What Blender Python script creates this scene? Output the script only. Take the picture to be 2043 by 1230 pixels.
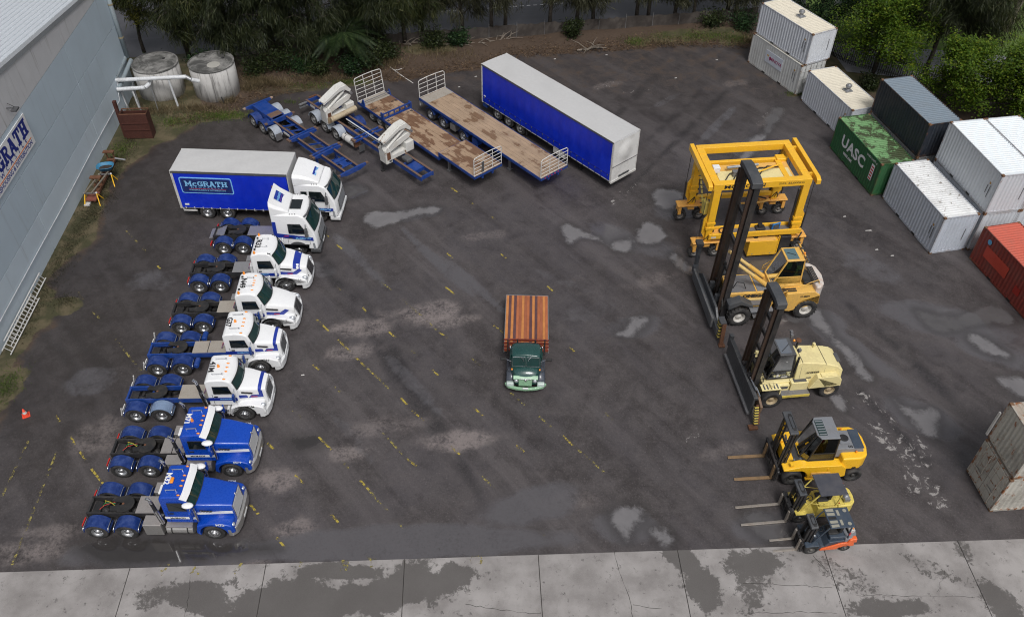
import bpy, bmesh, math, random
import numpy as np
from mathutils import Vector, Matrix

for o in list(bpy.data.objects):
    bpy.data.objects.remove(o)
SC = bpy.context.scene
COL = SC.collection
R = math.radians
random.seed(7)

# ------------------------------------------------------------------ camera
cam_d = bpy.data.cameras.new('camera'); cam = bpy.data.objects.new('camera', cam_d)
COL.objects.link(cam); SC.camera = cam
cam_d.sensor_fit = 'HORIZONTAL'; cam_d.sensor_width = 36.0
cam_d.lens = 30.63; cam_d.clip_start = 0.5; cam_d.clip_end = 1500
pitch, roll = R(44.18), R(0.661)
fw = Vector((0, math.cos(pitch), -math.sin(pitch))); rt = Vector((1, 0, 0)); up = Vector((0, math.sin(pitch), math.cos(pitch)))
rt2 = rt*math.cos(roll) + up*math.sin(roll); up2 = up*math.cos(roll) - rt*math.sin(roll)
m = Matrix.Identity(4)
for i in range(3):
    m[i][0] = rt2[i]; m[i][1] = up2[i]; m[i][2] = -fw[i]
m[2][3] = 36.05
cam.matrix_world = m

# ------------------------------------------------------------------ world, sun, exposure
w = bpy.data.worlds.new('World'); SC.world = w; w.use_nodes = True
nt = w.node_tree; nt.nodes.clear()
out = nt.nodes.new('ShaderNodeOutputWorld'); bg = nt.nodes.new('ShaderNodeBackground')
sky = nt.nodes.new('ShaderNodeTexSky'); sky.sky_type = 'NISHITA'; sky.sun_disc = False
SUN_EL, SUN_AZ = 58, 163
sky.sun_elevation = R(SUN_EL); sky.sun_rotation = R(SUN_AZ); sky.air_density = 1.0; sky.dust_density = 5.0; sky.ozone_density = 1.0
hs = nt.nodes.new('ShaderNodeHueSaturation'); hs.inputs['Saturation'].default_value = 0.28
nt.links.new(sky.outputs[0], hs.inputs['Color']); nt.links.new(hs.outputs[0], bg.inputs['Color'])
bg.inputs['Strength'].default_value = 0.088
nt.links.new(bg.outputs[0], out.inputs['Surface'])
sd = bpy.data.lights.new('sun', 'SUN'); sd.energy = 1.5; sd.angle = R(16); sd.color = (1.0, 0.98, 0.96)
sun = bpy.data.objects.new('sun', sd); COL.objects.link(sun)
az = R(SUN_AZ)
sdir = Vector((math.sin(az)*math.cos(R(SUN_EL)), math.cos(az)*math.cos(R(SUN_EL)), math.sin(R(SUN_EL))))
sun.rotation_euler = sdir.to_track_quat('Z', 'Y').to_euler()
SC.render.engine = 'CYCLES'; SC.cycles.filter_width = 1.1
SC.view_settings.view_transform = 'Standard'; SC.view_settings.look = 'None'
SC.view_settings.exposure = 0.27; SC.view_settings.gamma = 1.0

# ------------------------------------------------------------------ mesh helpers
class MB:
    def __init__(s):
        s.v = []; s.f = []
    def add(s, vs, fs):
        o = len(s.v); s.v += [tuple(p) for p in vs]; s.f += [tuple(i+o for i in f) for f in fs]
        return s
    def box(s, x0, x1, y0, y1, z0, z1):
        vs = [(x0,y0,z0),(x1,y0,z0),(x1,y1,z0),(x0,y1,z0),(x0,y0,z1),(x1,y0,z1),(x1,y1,z1),(x0,y1,z1)]
        return s.add(vs, [(0,3,2,1),(4,5,6,7),(0,1,5,4),(1,2,6,5),(2,3,7,6),(3,0,4,7)])
    def beam(s, p, q, w, h, up=(0,0,1)):
        p = Vector(p); q = Vector(q); d = (q-p).normalized(); u = Vector(up)
        sd_ = d.cross(u)
        if sd_.length < 1e-4: sd_ = d.cross(Vector((1,0,0)))
        sd_.normalize(); u = sd_.cross(d).normalized()
        a = sd_*w/2; b = u*h/2
        vs = [p-a-b, p+a-b, p+a+b, p-a+b, q-a-b, q+a-b, q+a+b, q-a+b]
        return s.add(vs, [(0,1,2,3),(7,6,5,4),(0,4,5,1),(1,5,6,2),(2,6,7,3),(3,7,4,0)])
    def cyl(s, p, q, r, r2=None, n=12, cap=True):
        p = Vector(p); q = Vector(q); d = (q-p).normalized(); r2 = r if r2 is None else r2
        u = d.orthogonal().normalized(); w_ = d.cross(u)
        a = [u*math.cos(2*math.pi*i/n)+w_*math.sin(2*math.pi*i/n) for i in range(n)]
        vs = [p+k*r for k in a]+[q+k*r2 for k in a]
        fs = [(i,(i+1)%n,n+(i+1)%n,n+i) for i in range(n)]
        if cap: fs += [tuple(range(n))[::-1], tuple(range(n,2*n))]
        return s.add(vs, fs)
    def tube(s, pts, r, n=6, closed=False):
        pts = [Vector(p) for p in pts]; N = len(pts); vs = []
        u = None
        for i, p in enumerate(pts):
            a = pts[i-1] if (i > 0 or closed) else p; b = pts[(i+1) % N] if (i < N-1 or closed) else p
            d = (b-a).normalized()
            if u is None: u = d.orthogonal().normalized()
            else:
                u = (u - d*u.dot(d))
                u = u.normalized() if u.length > 1e-5 else d.orthogonal().normalized()
            w_ = d.cross(u)
            rr = r[i] if isinstance(r, (list, tuple)) else r
            vs += [p+(u*math.cos(2*math.pi*k/n)+w_*math.sin(2*math.pi*k/n))*rr for k in range(n)]
        fs = []
        for i in range(N if closed else N-1):
            j = (i+1) % N
            fs += [(i*n+k, i*n+(k+1)%n, j*n+(k+1)%n, j*n+k) for k in range(n)]
        if not closed: fs += [tuple(range(n))[::-1], tuple(range((N-1)*n, N*n))]
        return s.add(vs, fs)
    def prism(s, poly, a, b, plane='xz', scale2=None):
        """poly in 2D extruded between a and b on the third axis"""
        n = len(poly)
        def P(u, v, t):
            return {'xz': (u,t,v), 'xy': (u,v,t), 'yz': (t,u,v)}[plane]
        vs = [P(u,v,a) for u,v in poly]+[P(u,v,b) for u,v in poly]
        fs = [tuple(range(n)), tuple(range(n,2*n))[::-1]]+[(i,n+i,n+(i+1)%n,(i+1)%n) for i in range(n)]
        return s.add(vs, fs)
    def shell(s, poly, wf, bulge=None):
        """side profile (x,z) with half width wf(x,z): a symmetric body; bulge pushes profile points forward at mid width"""
        n = len(poly)
        if bulge:
            F_ = (-1,-.8,-.5,-.2,.2,.5,.8,1); m_ = len(F_)
            vs = [(x+bulge[i]*(1-f*f), f*wf(x,z), z) for f in F_ for i,(x,z) in enumerate(poly)]
            fs = [tuple(range(n)), tuple(range((m_-1)*n,m_*n))[::-1]]
            for k in range(m_-1): fs += [(k*n+i,(k+1)*n+i,(k+1)*n+(i+1)%n,k*n+(i+1)%n) for i in range(n)]
            return s.add(vs, fs)
        vs = [(x,-wf(x,z),z) for x,z in poly]+[(x,wf(x,z),z) for x,z in poly]
        fs = [tuple(range(n)), tuple(range(n,2*n))[::-1]]+[(i,n+i,n+(i+1)%n,(i+1)%n) for i in range(n)]
        return s.add(vs, fs)
    def loft(s, rings, cap=True):
        n = len(rings[0]); vs = [p for r_ in rings for p in r_]; fs = []
        for i in range(len(rings)-1):
            fs += [(i*n+k, i*n+(k+1)%n, (i+1)*n+(k+1)%n, (i+1)*n+k) for k in range(n)]
        if cap: fs += [tuple(range(n))[::-1], tuple(range((len(rings)-1)*n, len(rings)*n))]
        return s.add(vs, fs)
    def lathe(s, prof, n=16, c=(0,0,0), axis='z', closed=False):
        """prof: (r,h) pairs around axis"""
        vs = []; m_ = len(prof)
        for i in range(n):
            t = 2*math.pi*i/n; ct, st = math.cos(t), math.sin(t)
            for r_, h in prof:
                if axis == 'z': p = (c[0]+r_*ct, c[1]+r_*st, c[2]+h)
                elif axis == 'y': p = (c[0]+r_*ct, c[1]+h, c[2]+r_*st)
                else: p = (c[0]+h, c[1]+r_*ct, c[2]+r_*st)
                vs.append(p)
        fs = []
        for i in range(n):
            j = (i+1) % n
            for k in range(m_ if closed else m_-1):
                l = (k+1) % m_
                fs.append((i*m_+k, j*m_+k, j*m_+l, i*m_+l))
        return s.add(vs, fs)
    def ball(s, c, rx, ry=None, rz=None, nu=10, nv=6):
        ry = rx if ry is None else ry; rz = rx if rz is None else rz
        vs = [(c[0],c[1],c[2]-rz)]
        for j in range(1, nv):
            p = -math.pi/2+math.pi*j/nv
            for i in range(nu):
                t = 2*math.pi*i/nu
                vs.append((c[0]+rx*math.cos(p)*math.cos(t), c[1]+ry*math.cos(p)*math.sin(t), c[2]+rz*math.sin(p)))
        vs.append((c[0],c[1],c[2]+rz)); T = len(vs)-1; fs = []
        for i in range(nu):
            fs.append((0, 1+(i+1)%nu, 1+i)); fs.append((T, T-nu+i, T-nu+(i+1)%nu))
            for j in range(nv-2):
                a = 1+j*nu; fs.append((a+i, a+(i+1)%nu, a+nu+(i+1)%nu, a+nu+i))
        return s.add(vs, fs)
    def arc(s, cx, cz, r, t0, t1, y0, y1, th=0.02, n=12):
        """curved sheet round the y axis, angles in degrees from +x to +z"""
        vs = []
        for i in range(n+1):
            t = R(t0+(t1-t0)*i/n); c_, s_ = math.cos(t), math.sin(t)
            for rr, yy in ((r,y0),(r,y1),(r-th,y1),(r-th,y0)):
                vs.append((cx+rr*c_, yy, cz+rr*s_))
        fs = [(0,1,2,3)[::-1], (4*n,4*n+1,4*n+2,4*n+3)]
        for i in range(n):
            for k in range(4):
                l = (k+1) % 4; fs.append((4*i+k, 4*i+l, 4*i+4+l, 4*i+4+k))
        return s.add(vs, fs)
    def xf(s, M_, start=0):
        s.v[start:] = [tuple(M_ @ Vector(p)) for p in s.v[start:]]
        return s
    def mesh(s, name, mt, smooth=False, recalc=True):
        me = bpy.data.meshes.new(name); me.from_pydata(s.v, [], s.f)
        if recalc:
            bm = bmesh.new(); bm.from_mesh(me); bmesh.ops.recalc_face_normals(bm, faces=bm.faces); bm.to_mesh(me); bm.free()
        me.materials.append(mt)
        if smooth: me.polygons.foreach_set('use_smooth', [True]*len(me.polygons))
        return me
    def build(s, name, mt, parent=None, smooth=False, bevel=0, seg=2, loc=None, rot=None, recalc=True):
        o = bpy.data.objects.new(name, s.mesh(name, mt, smooth, recalc)); COL.objects.link(o)
        if parent is not None: o.parent = parent
        if loc is not None: o.location = loc
        if rot is not None: o.rotation_euler = rot
        if bevel:
            b = o.modifiers.new('bevel', 'BEVEL'); b.width = bevel; b.segments = seg; b.limit_method = 'ANGLE'; b.angle_limit = R(28)
            b.harden_normals = False
            for p in o.data.polygons: p.use_smooth = True
            wn = o.modifiers.new('wn', 'WEIGHTED_NORMAL'); wn.keep_sharp = True
        return o

def mobj(name, me, parent=None, loc=None, rot=None):
    o = bpy.data.objects.new(name, me); COL.objects.link(o)
    if parent is not None: o.parent = parent
    if loc is not None: o.location = loc
    if rot is not None: o.rotation_euler = rot
    return o
def tag(o, label=None, cat=None, group=None, kind=None):
    if label: o['label'] = label
    if cat: o['category'] = cat
    if group: o['group'] = group
    if kind: o['kind'] = kind
    return o
def thing(name, label, cat, loc=(0,0,0), deg=0, group=None):
    o = bpy.data.objects.new(name, None); COL.objects.link(o); o.empty_display_size = 0.3
    o.location = (loc[0], loc[1], loc[2] if len(loc) > 2 else 0); o.rotation_euler = (0,0,R(deg))
    return tag(o, label, cat, group)
def copy_tree(o, parent=None):
    c = o.copy(); COL.objects.link(c)
    if parent is not None: c.parent = parent
    for ch in list(o.children): copy_tree(ch, c)
    return c

TXT = {}
def text(s_, size, mt, parent, loc, rot, name='lettering', bold=0.0, sx=1.0, shear=0.0, align='CENTER', space=1.0):
    """flat lettering as a thin mesh; rot is a 3x3 given by (right, up) vectors"""
    key = (s_, size, bold, sx, shear, align, space)
    if key not in TXT:
        cu = bpy.data.curves.new('lettering', 'FONT'); cu.body = s_; cu.size = size; cu.align_x = align; cu.align_y = 'CENTER'
        cu.extrude = 0.0015; cu.offset = bold; cu.resolution_u = 3; cu.shear = shear; cu.space_character = space
        t = bpy.data.objects.new('lettering', cu); COL.objects.link(t)
        me = bpy.data.meshes.new_from_object(t); me.name = 'lettering'
        COL.objects.unlink(t); bpy.data.objects.remove(t); bpy.data.curves.remove(cu)
        if sx != 1.0:
            for v in me.vertices: v.co.x *= sx
        TXT[key] = me
    me = TXT[key].copy(); me.materials.clear(); me.materials.append(mt)
    r_ = Vector(rot[0]).normalized(); u_ = Vector(rot[1]).normalized(); n_ = r_.cross(u_)
    M_ = Matrix(((r_.x,u_.x,n_.x,loc[0]),(r_.y,u_.y,n_.y,loc[1]),(r_.z,u_.z,n_.z,loc[2]),(0,0,0,1)))
    me.transform(M_)
    return mobj(name, me, parent)

def slab_word(word, h, mt, parent, loc, rot, name='lettering', wf=0.80, gap=0.12, st=0.23, sf=0.16):
    """heavy slab-serif capitals made from bars; each bar a hair proud of the next so that none share a plane"""
    mb = MB(); x = 0.0; k = [0]
    def bar(p, q, t):
        p = Vector((p[0],p[1],0)); q = Vector((q[0],q[1],0)); d = (q-p).normalized(); n_ = Vector((-d.y,d.x,0))*t/2
        z = 0.002+0.0007*(k[0] % 9); k[0] += 1
        c = [p-n_, q-n_, q+n_, p+n_]
        mb.add([(a.x,a.y,0) for a in c]+[(a.x,a.y,z) for a in c], [(4,5,6,7),(0,1,5,4),(1,2,6,5),(2,3,7,6),(3,0,4,7)])
    def arcb(cx, cy, rx, ry, a0, a1, t):
        n = 7; z = 0.002+0.0007*(k[0] % 9); k[0] += 1
        P1 = []; P2 = []
        for i in range(n+1):
            a = R(a0+(a1-a0)*i/n); P1.append((cx+rx*math.cos(a), cy+ry*math.sin(a))); P2.append((cx+(rx-t)*math.cos(a), cy+(ry-t*.8)*math.sin(a)))
        mb.add([(a,b,z) for a,b in P1]+[(a,b,z) for a,b in P2], [(i,i+1,n+2+i,n+1+i) for i in range(n)])
    for chd in word:
        H = h*(0.74 if chd.islower() else 1.0); wd = h*wf*(0.8 if chd.islower() else 1.0); s_ = st*h; f = sf*h; c = chd.upper(); l = x; r_ = x+wd
        if c == 'M':
            wd *= 1.25; r_ = x+wd
            bar((l+s_*.7,0),(l+s_*.7,H),s_); bar((r_-s_*.7,0),(r_-s_*.7,H),s_); bar((l+s_*.7,H-s_*.3),((l+r_)/2,H*.3),s_*.8); bar((r_-s_*.7,H-s_*.3),((l+r_)/2,H*.3),s_*.8)
            bar((l-s_*.2,f/2),(l+s_*1.5,f/2),f); bar((r_-s_*1.5,f/2),(r_+s_*.2,f/2),f); bar((l-s_*.2,H-f/2),(l+s_,H-f/2),f); bar((r_-s_,H-f/2),(r_+s_*.2,H-f/2),f)
        elif c in 'CG':
            arcb((l+r_)/2, H/2, wd/2, H/2, 45, 315, s_)
            bar((r_-f*.5,H*.62),(r_-f*.5,H*.98),f*.8)
            if c == 'G': bar((r_-s_*.5,H*.05),(r_-s_*.5,H*.48),s_); bar((r_-wd*.45,H*.45),(r_+f*.3,H*.45),f)
            else: bar((r_-f*.5,H*.05),(r_-f*.5,H*.3),f*.6)
        elif c == 'R':
            bar((l+s_*.7,0),(l+s_*.7,H),s_); arcb(l+wd*.5, H*.73, wd*.45, H*.27, -90, 90, s_*.8); bar((l,H-f/2),(l+wd*.52,H-f/2),f); bar((l+s_,H*.46+f/2),(l+wd*.52,H*.46+f/2),f)
            bar((l+wd*.55,H*.48),(r_-s_*.4,0),s_*.9); bar((l-s_*.2,f/2),(l+s_*1.6,f/2),f); bar((r_-s_,f/2),(r_+s_*.3,f/2),f)
        elif c == 'A':
            bar((l+s_*.5,0),((l+r_)/2,H),s_*.8); bar((r_-s_*.5,0),((l+r_)/2,H),s_); bar((l+wd*.25,H*.33),(r_-wd*.25,H*.33),f)
            bar((l-s_*.35,f/2),(l+s_*1.1,f/2),f); bar((r_-s_*1.1,f/2),(r_+s_*.35,f/2),f); bar((l+wd*.25,H-f/2),(l+wd*.6,H-f/2),f)
        elif c == 'T':
            bar(((l+r_)/2,0),((l+r_)/2,H),s_); bar((l,H-f/2),(r_,H-f/2),f); bar((l+f/2,H*.62),(l+f/2,H),f); bar((r_-f/2,H*.62),(r_-f/2,H),f); bar((l+wd*.22,f/2),(r_-wd*.22,f/2),f)
        elif c == 'H':
            bar((l+s_*.7,0),(l+s_*.7,H),s_); bar((r_-s_*.7,0),(r_-s_*.7,H),s_); bar((l+s_,H/2),(r_-s_,H/2),f)
            for xx in (l+s_*.7, r_-s_*.7):
                bar((xx-s_*.9,f/2),(xx+s_*.9,f/2),f); bar((xx-s_*.9,H-f/2),(xx+s_*.9,H-f/2),f)
        x = r_+h*gap
    W_ = x-h*gap
    rv = Vector(rot[0]).normalized(); u_ = Vector(rot[1]).normalized(); n_ = rv.cross(u_)
    M_ = Matrix(((rv.x,u_.x,n_.x,loc[0]),(rv.y,u_.y,n_.y,loc[1]),(rv.z,u_.z,n_.z,loc[2]),(0,0,0,1))) @ Matrix.Translation((-W_/2,-h/2,0))
    mb.xf(M_)
    return mb.build(name, mt, parent, recalc=False), W_


# ------------------------------------------------------------------ materials
class NT:
    def __init__(s, name):
        s.m = bpy.data.materials.new(name); s.m.use_nodes = True; s.t = s.m.node_tree; s.t.nodes.clear()
        s.out = s.n('ShaderNodeOutputMaterial'); s.b = s.n('ShaderNodeBsdfPrincipled'); s.l(s.b.outputs[0], s.out.inputs['Surface'])
    def n(s, k, **kw):
        a = s.t.nodes.new(k)
        for q, v in kw.items(): setattr(a, q, v)
        return a
    def l(s, a, b): s.t.links.new(a, b)
    def setv(s, node, key, v):
        i = node.inputs[key]
        if hasattr(v, 'is_linked') or isinstance(v, bpy.types.NodeSocket): s.l(v, i)
        elif isinstance(v, tuple) and len(v) == 3 and i.type == 'RGBA': i.default_value = (*v, 1)
        else: i.default_value = v
    def coords(s, scale=(1,1,1), rnd=True, world=False, rot=0):
        if world:
            g = s.n('ShaderNodeNewGeometry'); src = g.outputs['Position']
        else:
            g = s.n('ShaderNodeTexCoord'); src = g.outputs['Object']
        if rot:
            m0 = s.n('ShaderNodeMapping'); m0.inputs['Rotation'].default_value = (0,0,rot); s.l(src, m0.inputs['Vector']); src = m0.outputs[0]
        mp = s.n('ShaderNodeMapping'); mp.inputs['Scale'].default_value = scale
        s.l(src, mp.inputs['Vector'])
        if rnd and not world:
            oi = s.n('ShaderNodeObjectInfo'); mu = s.n('ShaderNodeMath', operation='MULTIPLY'); mu.inputs[1].default_value = 57.0
            s.l(oi.outputs['Random'], mu.inputs[0]); cb = s.n('ShaderNodeCombineXYZ')
            s.l(mu.outputs[0], cb.inputs[0]); s.l(mu.outputs[0], cb.inputs[1]); s.l(cb.outputs[0], mp.inputs['Location'])
        return mp.outputs[0]
    def noise(s, vec, scale, detail=4, rough=.55, dist=0):
        a = s.n('ShaderNodeTexNoise'); a.inputs['Scale'].default_value = scale; a.inputs['Detail'].default_value = detail
        a.inputs['Roughness'].default_value = rough; a.inputs['Distortion'].default_value = dist; s.l(vec, a.inputs['Vector'])
        return a.outputs['Fac']
    def ramp(s, fac, a, b, lo=0.0, hi=1.0):
        r_ = s.n('ShaderNodeMapRange'); r_.interpolation_type = 'SMOOTHSTEP'
        s.setv(r_, 'Value', fac); r_.inputs['From Min'].default_value = a; r_.inputs['From Max'].default_value = b
        r_.inputs['To Min'].default_value = lo; r_.inputs['To Max'].default_value = hi
        return r_.outputs[0]
    def mix(s, fac, a, b):
        x = s.n('ShaderNodeMix', data_type='RGBA')
        s.setv(x, 0, fac); 
        for k, v in ((6, a), (7, b)):
            if isinstance(v, tuple): x.inputs[k].default_value = (*v[:3], 1)
            else: s.l(v, x.inputs[k])
        return x.outputs[2]
    def mul(s, a, k):
        x = s.n('ShaderNodeMix', data_type='RGBA'); x.blend_type = 'MULTIPLY'; x.inputs[0].default_value = 1.0; s.l(a, x.inputs[6]); x.inputs[7].default_value = (*k, 1); return x.outputs[2]
    def math(s, op, a, b=0.0, clamp=False):
        x = s.n('ShaderNodeMath', operation=op); x.use_clamp = clamp; s.setv(x, 0, a); s.setv(x, 1, b); return x.outputs[0]
    def attr(s, name):
        a = s.n('ShaderNodeAttribute'); a.attribute_name = name; return a.outputs['Fac']
    def bump(s, h, strength=.3, dist=.02):
        b = s.n('ShaderNodeBump'); b.inputs['Strength'].default_value = strength; b.inputs['Distance'].default_value = dist
        s.l(h, b.inputs['Height']); s.l(b.outputs[0], s.b.inputs['Normal'])
    def p(s, **kw):
        for k, v in kw.items(): s.setv(s.b, {'col':'Base Color','rough':'Roughness','metal':'Metallic','spec':'Specular IOR Level','coat':'Coat Weight','coatr':'Coat Roughness','trans':'Transmission Weight','emit':'Emission Color','estr':'Emission Strength'}[k], v)
        return s

def M(name, col, rough=.5, metal=0.0, dirt=.25, dcol=(.10,.085,.07), dscale=1.3, var=.12, bump=0, bscale=25, coat=0, spec=.5, streak=0, rust=0, rcol=(.16,.06,.025), rscale=2.5):
    t = NT(name); v = t.coords()
    n1 = t.noise(v, dscale, 5, .6); n2 = t.noise(v, dscale*9, 3, .6)
    c = t.mix(t.ramp(n1, .3, .7, 0, 1), tuple(max(0, k*(1-var)) for k in col), tuple(min(1, k*(1+var*.6)) for k in col))
    if dirt:
        d = t.math('MULTIPLY', t.ramp(t.math('ADD', n1, t.math('MULTIPLY', n2, .45)), .62, .95), dirt, True)
        c = t.mix(d, c, dcol)
    if streak:
        vs = t.coords((2.2,2.2,.12)); ns = t.noise(vs, 2.2, 5, .7)
        c = t.mix(t.math('MULTIPLY', t.ramp(ns, .5, .78), streak, True), c, dcol)
    r_ = t.ramp(n2, .3, .7, max(0, rough-.08), min(1, rough+.12))
    if rust:
        n3 = t.noise(t.coords((1,1,.55)), rscale, 8, .68, .4)
        k = t.ramp(n3, .70-rust*.28, .78-rust*.28)
        rc = t.mix(n2, tuple(x*.6 for x in rcol), tuple(x*1.5 for x in rcol))
        c = t.mix(k, c, rc)
    t.p(col=c, rough=r_, metal=metal, spec=spec)
    if coat: t.p(coat=coat, coatr=.06)
    if bump: t.bump(t.noise(v, bscale, 4, .6), bump, .02)
    return t.m

white   = M('white_paint', (.80,.81,.82), .30, dirt=.16, dcol=(.32,.30,.28), dscale=1.1, var=.03, coat=.3)
whitem  = M('white_matte', (.70,.71,.72), .5, dirt=.35, var=.05)
macblue = M('truck_blue', (.003,.055,.40), .28, dirt=0, var=.08, coat=.25)
fleet   = M('stripe_blue', (.006,.030,.30), .35, dirt=.08, coat=.3)
guard   = M('mudguard_blue', (.009,.034,.175), .38, dirt=.30, dcol=(.10,.13,.20), dscale=3, var=.25)
guardlt = M('mudguard_faded', (.20,.28,.42), .5, dirt=.5, dcol=(.10,.12,.18), dscale=2.5, var=.3)
guardgr = M('mudguard_grey', (.36,.40,.46), .5, dirt=.4, dscale=2.5, var=.2)
chasb   = M('chassis_blue', (.007,.048,.25), .45, dirt=.30, dscale=2.2, var=.2)
chask   = M('chassis_black', (.020,.020,.022), .55, dirt=.35, dcol=(.08,.07,.06), var=.2)
black   = M('black_rubber', (.018,.018,.019), .7, dirt=.25, dcol=(.06,.055,.05), var=.2)
tyre    = M('tyre_rubber', (.024,.024,.025), .75, dirt=.55, dcol=(.075,.068,.062), dscale=3, var=.25)
chrome  = M('polished_metal', (.72,.73,.75), .16, metal=1, dirt=.12, var=.08)
alloy   = M('alloy_wheel', (.60,.61,.63), .28, metal=.9, dirt=.35, dcol=(.18,.16,.14), dscale=5)
alum    = M('aluminium_plate', (.52,.51,.50), .42, metal=.75, dirt=.4, dcol=(.25,.23,.2), dscale=2, var=.15)
checker = M('tread_plate', (.50,.47,.45), .38, metal=.65, dirt=.5, dcol=(.30,.26,.23), dscale=2.2, var=.15)
steelg  = M('grey_steel', (.22,.22,.23), .5, metal=.4, dirt=.4)
timberd = M('grey_plywood', (.34,.31,.27), .75, dirt=.5, dcol=(.18,.15,.12), dscale=1.7)
orange  = M('amber_lens', (.85,.28,.02), .2, dirt=.05, var=.1, coat=.5)
redl    = M('red_lens', (.5,.02,.015), .25, dirt=.1, coat=.4)
lamp    = M('headlight_lens', (.55,.58,.62), .08, metal=.5, dirt=.1, coat=.6)
decalw  = M('white_lettering', (.78,.79,.80), .45, dirt=.1, var=.03)
decalk  = M('black_lettering', (.02,.02,.022), .5, dirt=.1, var=.05)
decalr  = M('red_lettering', (.55,.03,.03), .45, dirt=.05)
decalb  = M('pale_blue_lettering', (.22,.50,.80), .45, dirt=.05)
decaln  = M('navy_panel', (.008,.022,.12), .45, dirt=.05)
decalo  = M('orange_line', (.75,.20,.04), .5, dirt=.05)
curtain = M('blue_curtain', (.003,.024,.50), .36, dirt=.16, dcol=(.02,.07,.60), dscale=.6, var=.12, bump=.15, bscale=2.5)
roofg   = M('pale_grey_roof', (.50,.50,.50), .5, dirt=.35, dcol=(.40,.40,.40), dscale=.5, var=.08, bump=.1, bscale=2)
hosep   = M('purple_hose', (.12,.02,.14), .5)
yell    = M('machine_yellow', (.88,.49,.026), .38, dirt=.30, dcol=(.35,.17,.05), dscale=1.1, var=.1, coat=.2)
yello   = M('faded_yellow', (.80,.47,.12), .5, dirt=.45, dcol=(.40,.20,.08), dscale=1.2, var=.12)
yelli   = M('forklift_yellow', (.90,.51,.020), .32, dirt=.18, dcol=(.4,.2,.05), dscale=1.0, var=.08, coat=.3)
yellp   = M('worn_lemon_paint', (.74,.60,.13), .45, dirt=.5, dcol=(.22,.17,.08), dscale=1.8, var=.15, rust=.25, rcol=(.09,.05,.03))
cream   = M('cream_paint', (.78,.68,.34), .42, dirt=.35, dcol=(.35,.27,.15), dscale=.9, var=.08)
rusty   = M('rusted_steel', (.16,.07,.035), .8, dirt=.6, dcol=(.06,.03,.02), dscale=2.5, var=.4, bump=.3)
rustdk  = M('dark_rust', (.075,.022,.014), .75, dirt=.6, dcol=(.03,.012,.01), dscale=1.8, var=.35, bump=.2)
mastk   = M('mast_black', (.028,.028,.030), .45, dirt=.5, dcol=(.07,.055,.045), dscale=1.6, var=.25)
mastbr  = M('mast_greasy_brown', (.055,.032,.022), .5, dirt=.6, dcol=(.03,.028,.028), dscale=1.4, var=.35)
gsteel  = M('charcoal_steel', (.055,.060,.068), .45, dirt=.45, dcol=(.10,.095,.09), dscale=1.2, var=.2)
dgreyp  = M('dark_grey_plastic', (.075,.078,.084), .5, dirt=.3, dcol=(.12,.11,.10), var=.1)
greyp   = M('grey_plastic', (.20,.21,.23), .45, dirt=.3, var=.1)
slate   = M('slate_blue_paint', (.040,.058,.085), .4, dirt=.3, dcol=(.10,.10,.10), var=.12)
orangep = M('orange_paint', (.82,.14,.025), .35, dirt=.2, var=.08, coat=.3)
forkst  = M('fork_steel', (.42,.38,.34), .4, metal=.6, dirt=.5, dcol=(.22,.17,.12), dscale=3)
forkru  = M('fork_rusty', (.30,.20,.11), .55, metal=.3, dirt=.6, dcol=(.16,.08,.03), dscale=3, var=.3)
bluep   = M('bright_blue_paint', (.02,.18,.48), .4)
vgreen  = M('bottle_green_paint', (.010,.055,.050), .22, dirt=.06, var=.1, coat=.7)
sage    = M('sage_green_paint', (.24,.42,.27), .35, dirt=.12, var=.06, coat=.4)
fgrey   = M('fender_blue_grey', (.055,.065,.085), .3, dirt=.15, coat=.4)
maroon  = M('varnished_red_timber', (.20,.032,.014), .35, dirt=.1, var=.25, coat=.4)
pvc     = M('white_pvc', (.62,.64,.66), .4, dirt=.35, var=.06)
gpipe   = M('grey_pipe', (.25,.30,.33), .5, dirt=.5)
conew   = M('weathered_white', (.60,.59,.57), .6, dirt=.4)
galv    = M('galvanised_steel', (.42,.43,.45), .42, metal=.7, dirt=.35, var=.12)

def glass_mat(name, col, rough=.04):
    t = NT(name); v = t.coords()
    n1 = t.noise(v, .9, 3)
    t.p(col=t.mix(n1, tuple(k*.6 for k in col), tuple(k*1.4 for k in col)), rough=rough, spec=.7, coat=.5, coatr=.03); return t.m
glass  = glass_mat('tinted_glass', (.012,.040,.038))
glassd = glass_mat('dark_glass', (.006,.010,.011))
def clear_mat(name, tint, k=.22):
    t = NT(name); t.t.nodes.remove(t.b)
    tr = t.n('ShaderNodeBsdfTransparent'); tr.inputs[0].default_value = (*tint,1)
    gl = t.n('ShaderNodeBsdfGlossy'); gl.inputs['Roughness'].default_value = .03; gl.inputs[0].default_value = (.9,.95,.95,1)
    fr = t.n('ShaderNodeFresnel'); fr.inputs[0].default_value = 1.5
    mx = t.n('ShaderNodeMixShader'); t.l(fr.outputs[0], mx.inputs[0]); t.l(tr.outputs[0], mx.inputs[1]); t.l(gl.outputs[0], mx.inputs[2]); t.l(mx.outputs[0], t.out.inputs['Surface'])
    return t.m
cabglass = clear_mat('cab_glass', (.11,.21,.20))

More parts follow.
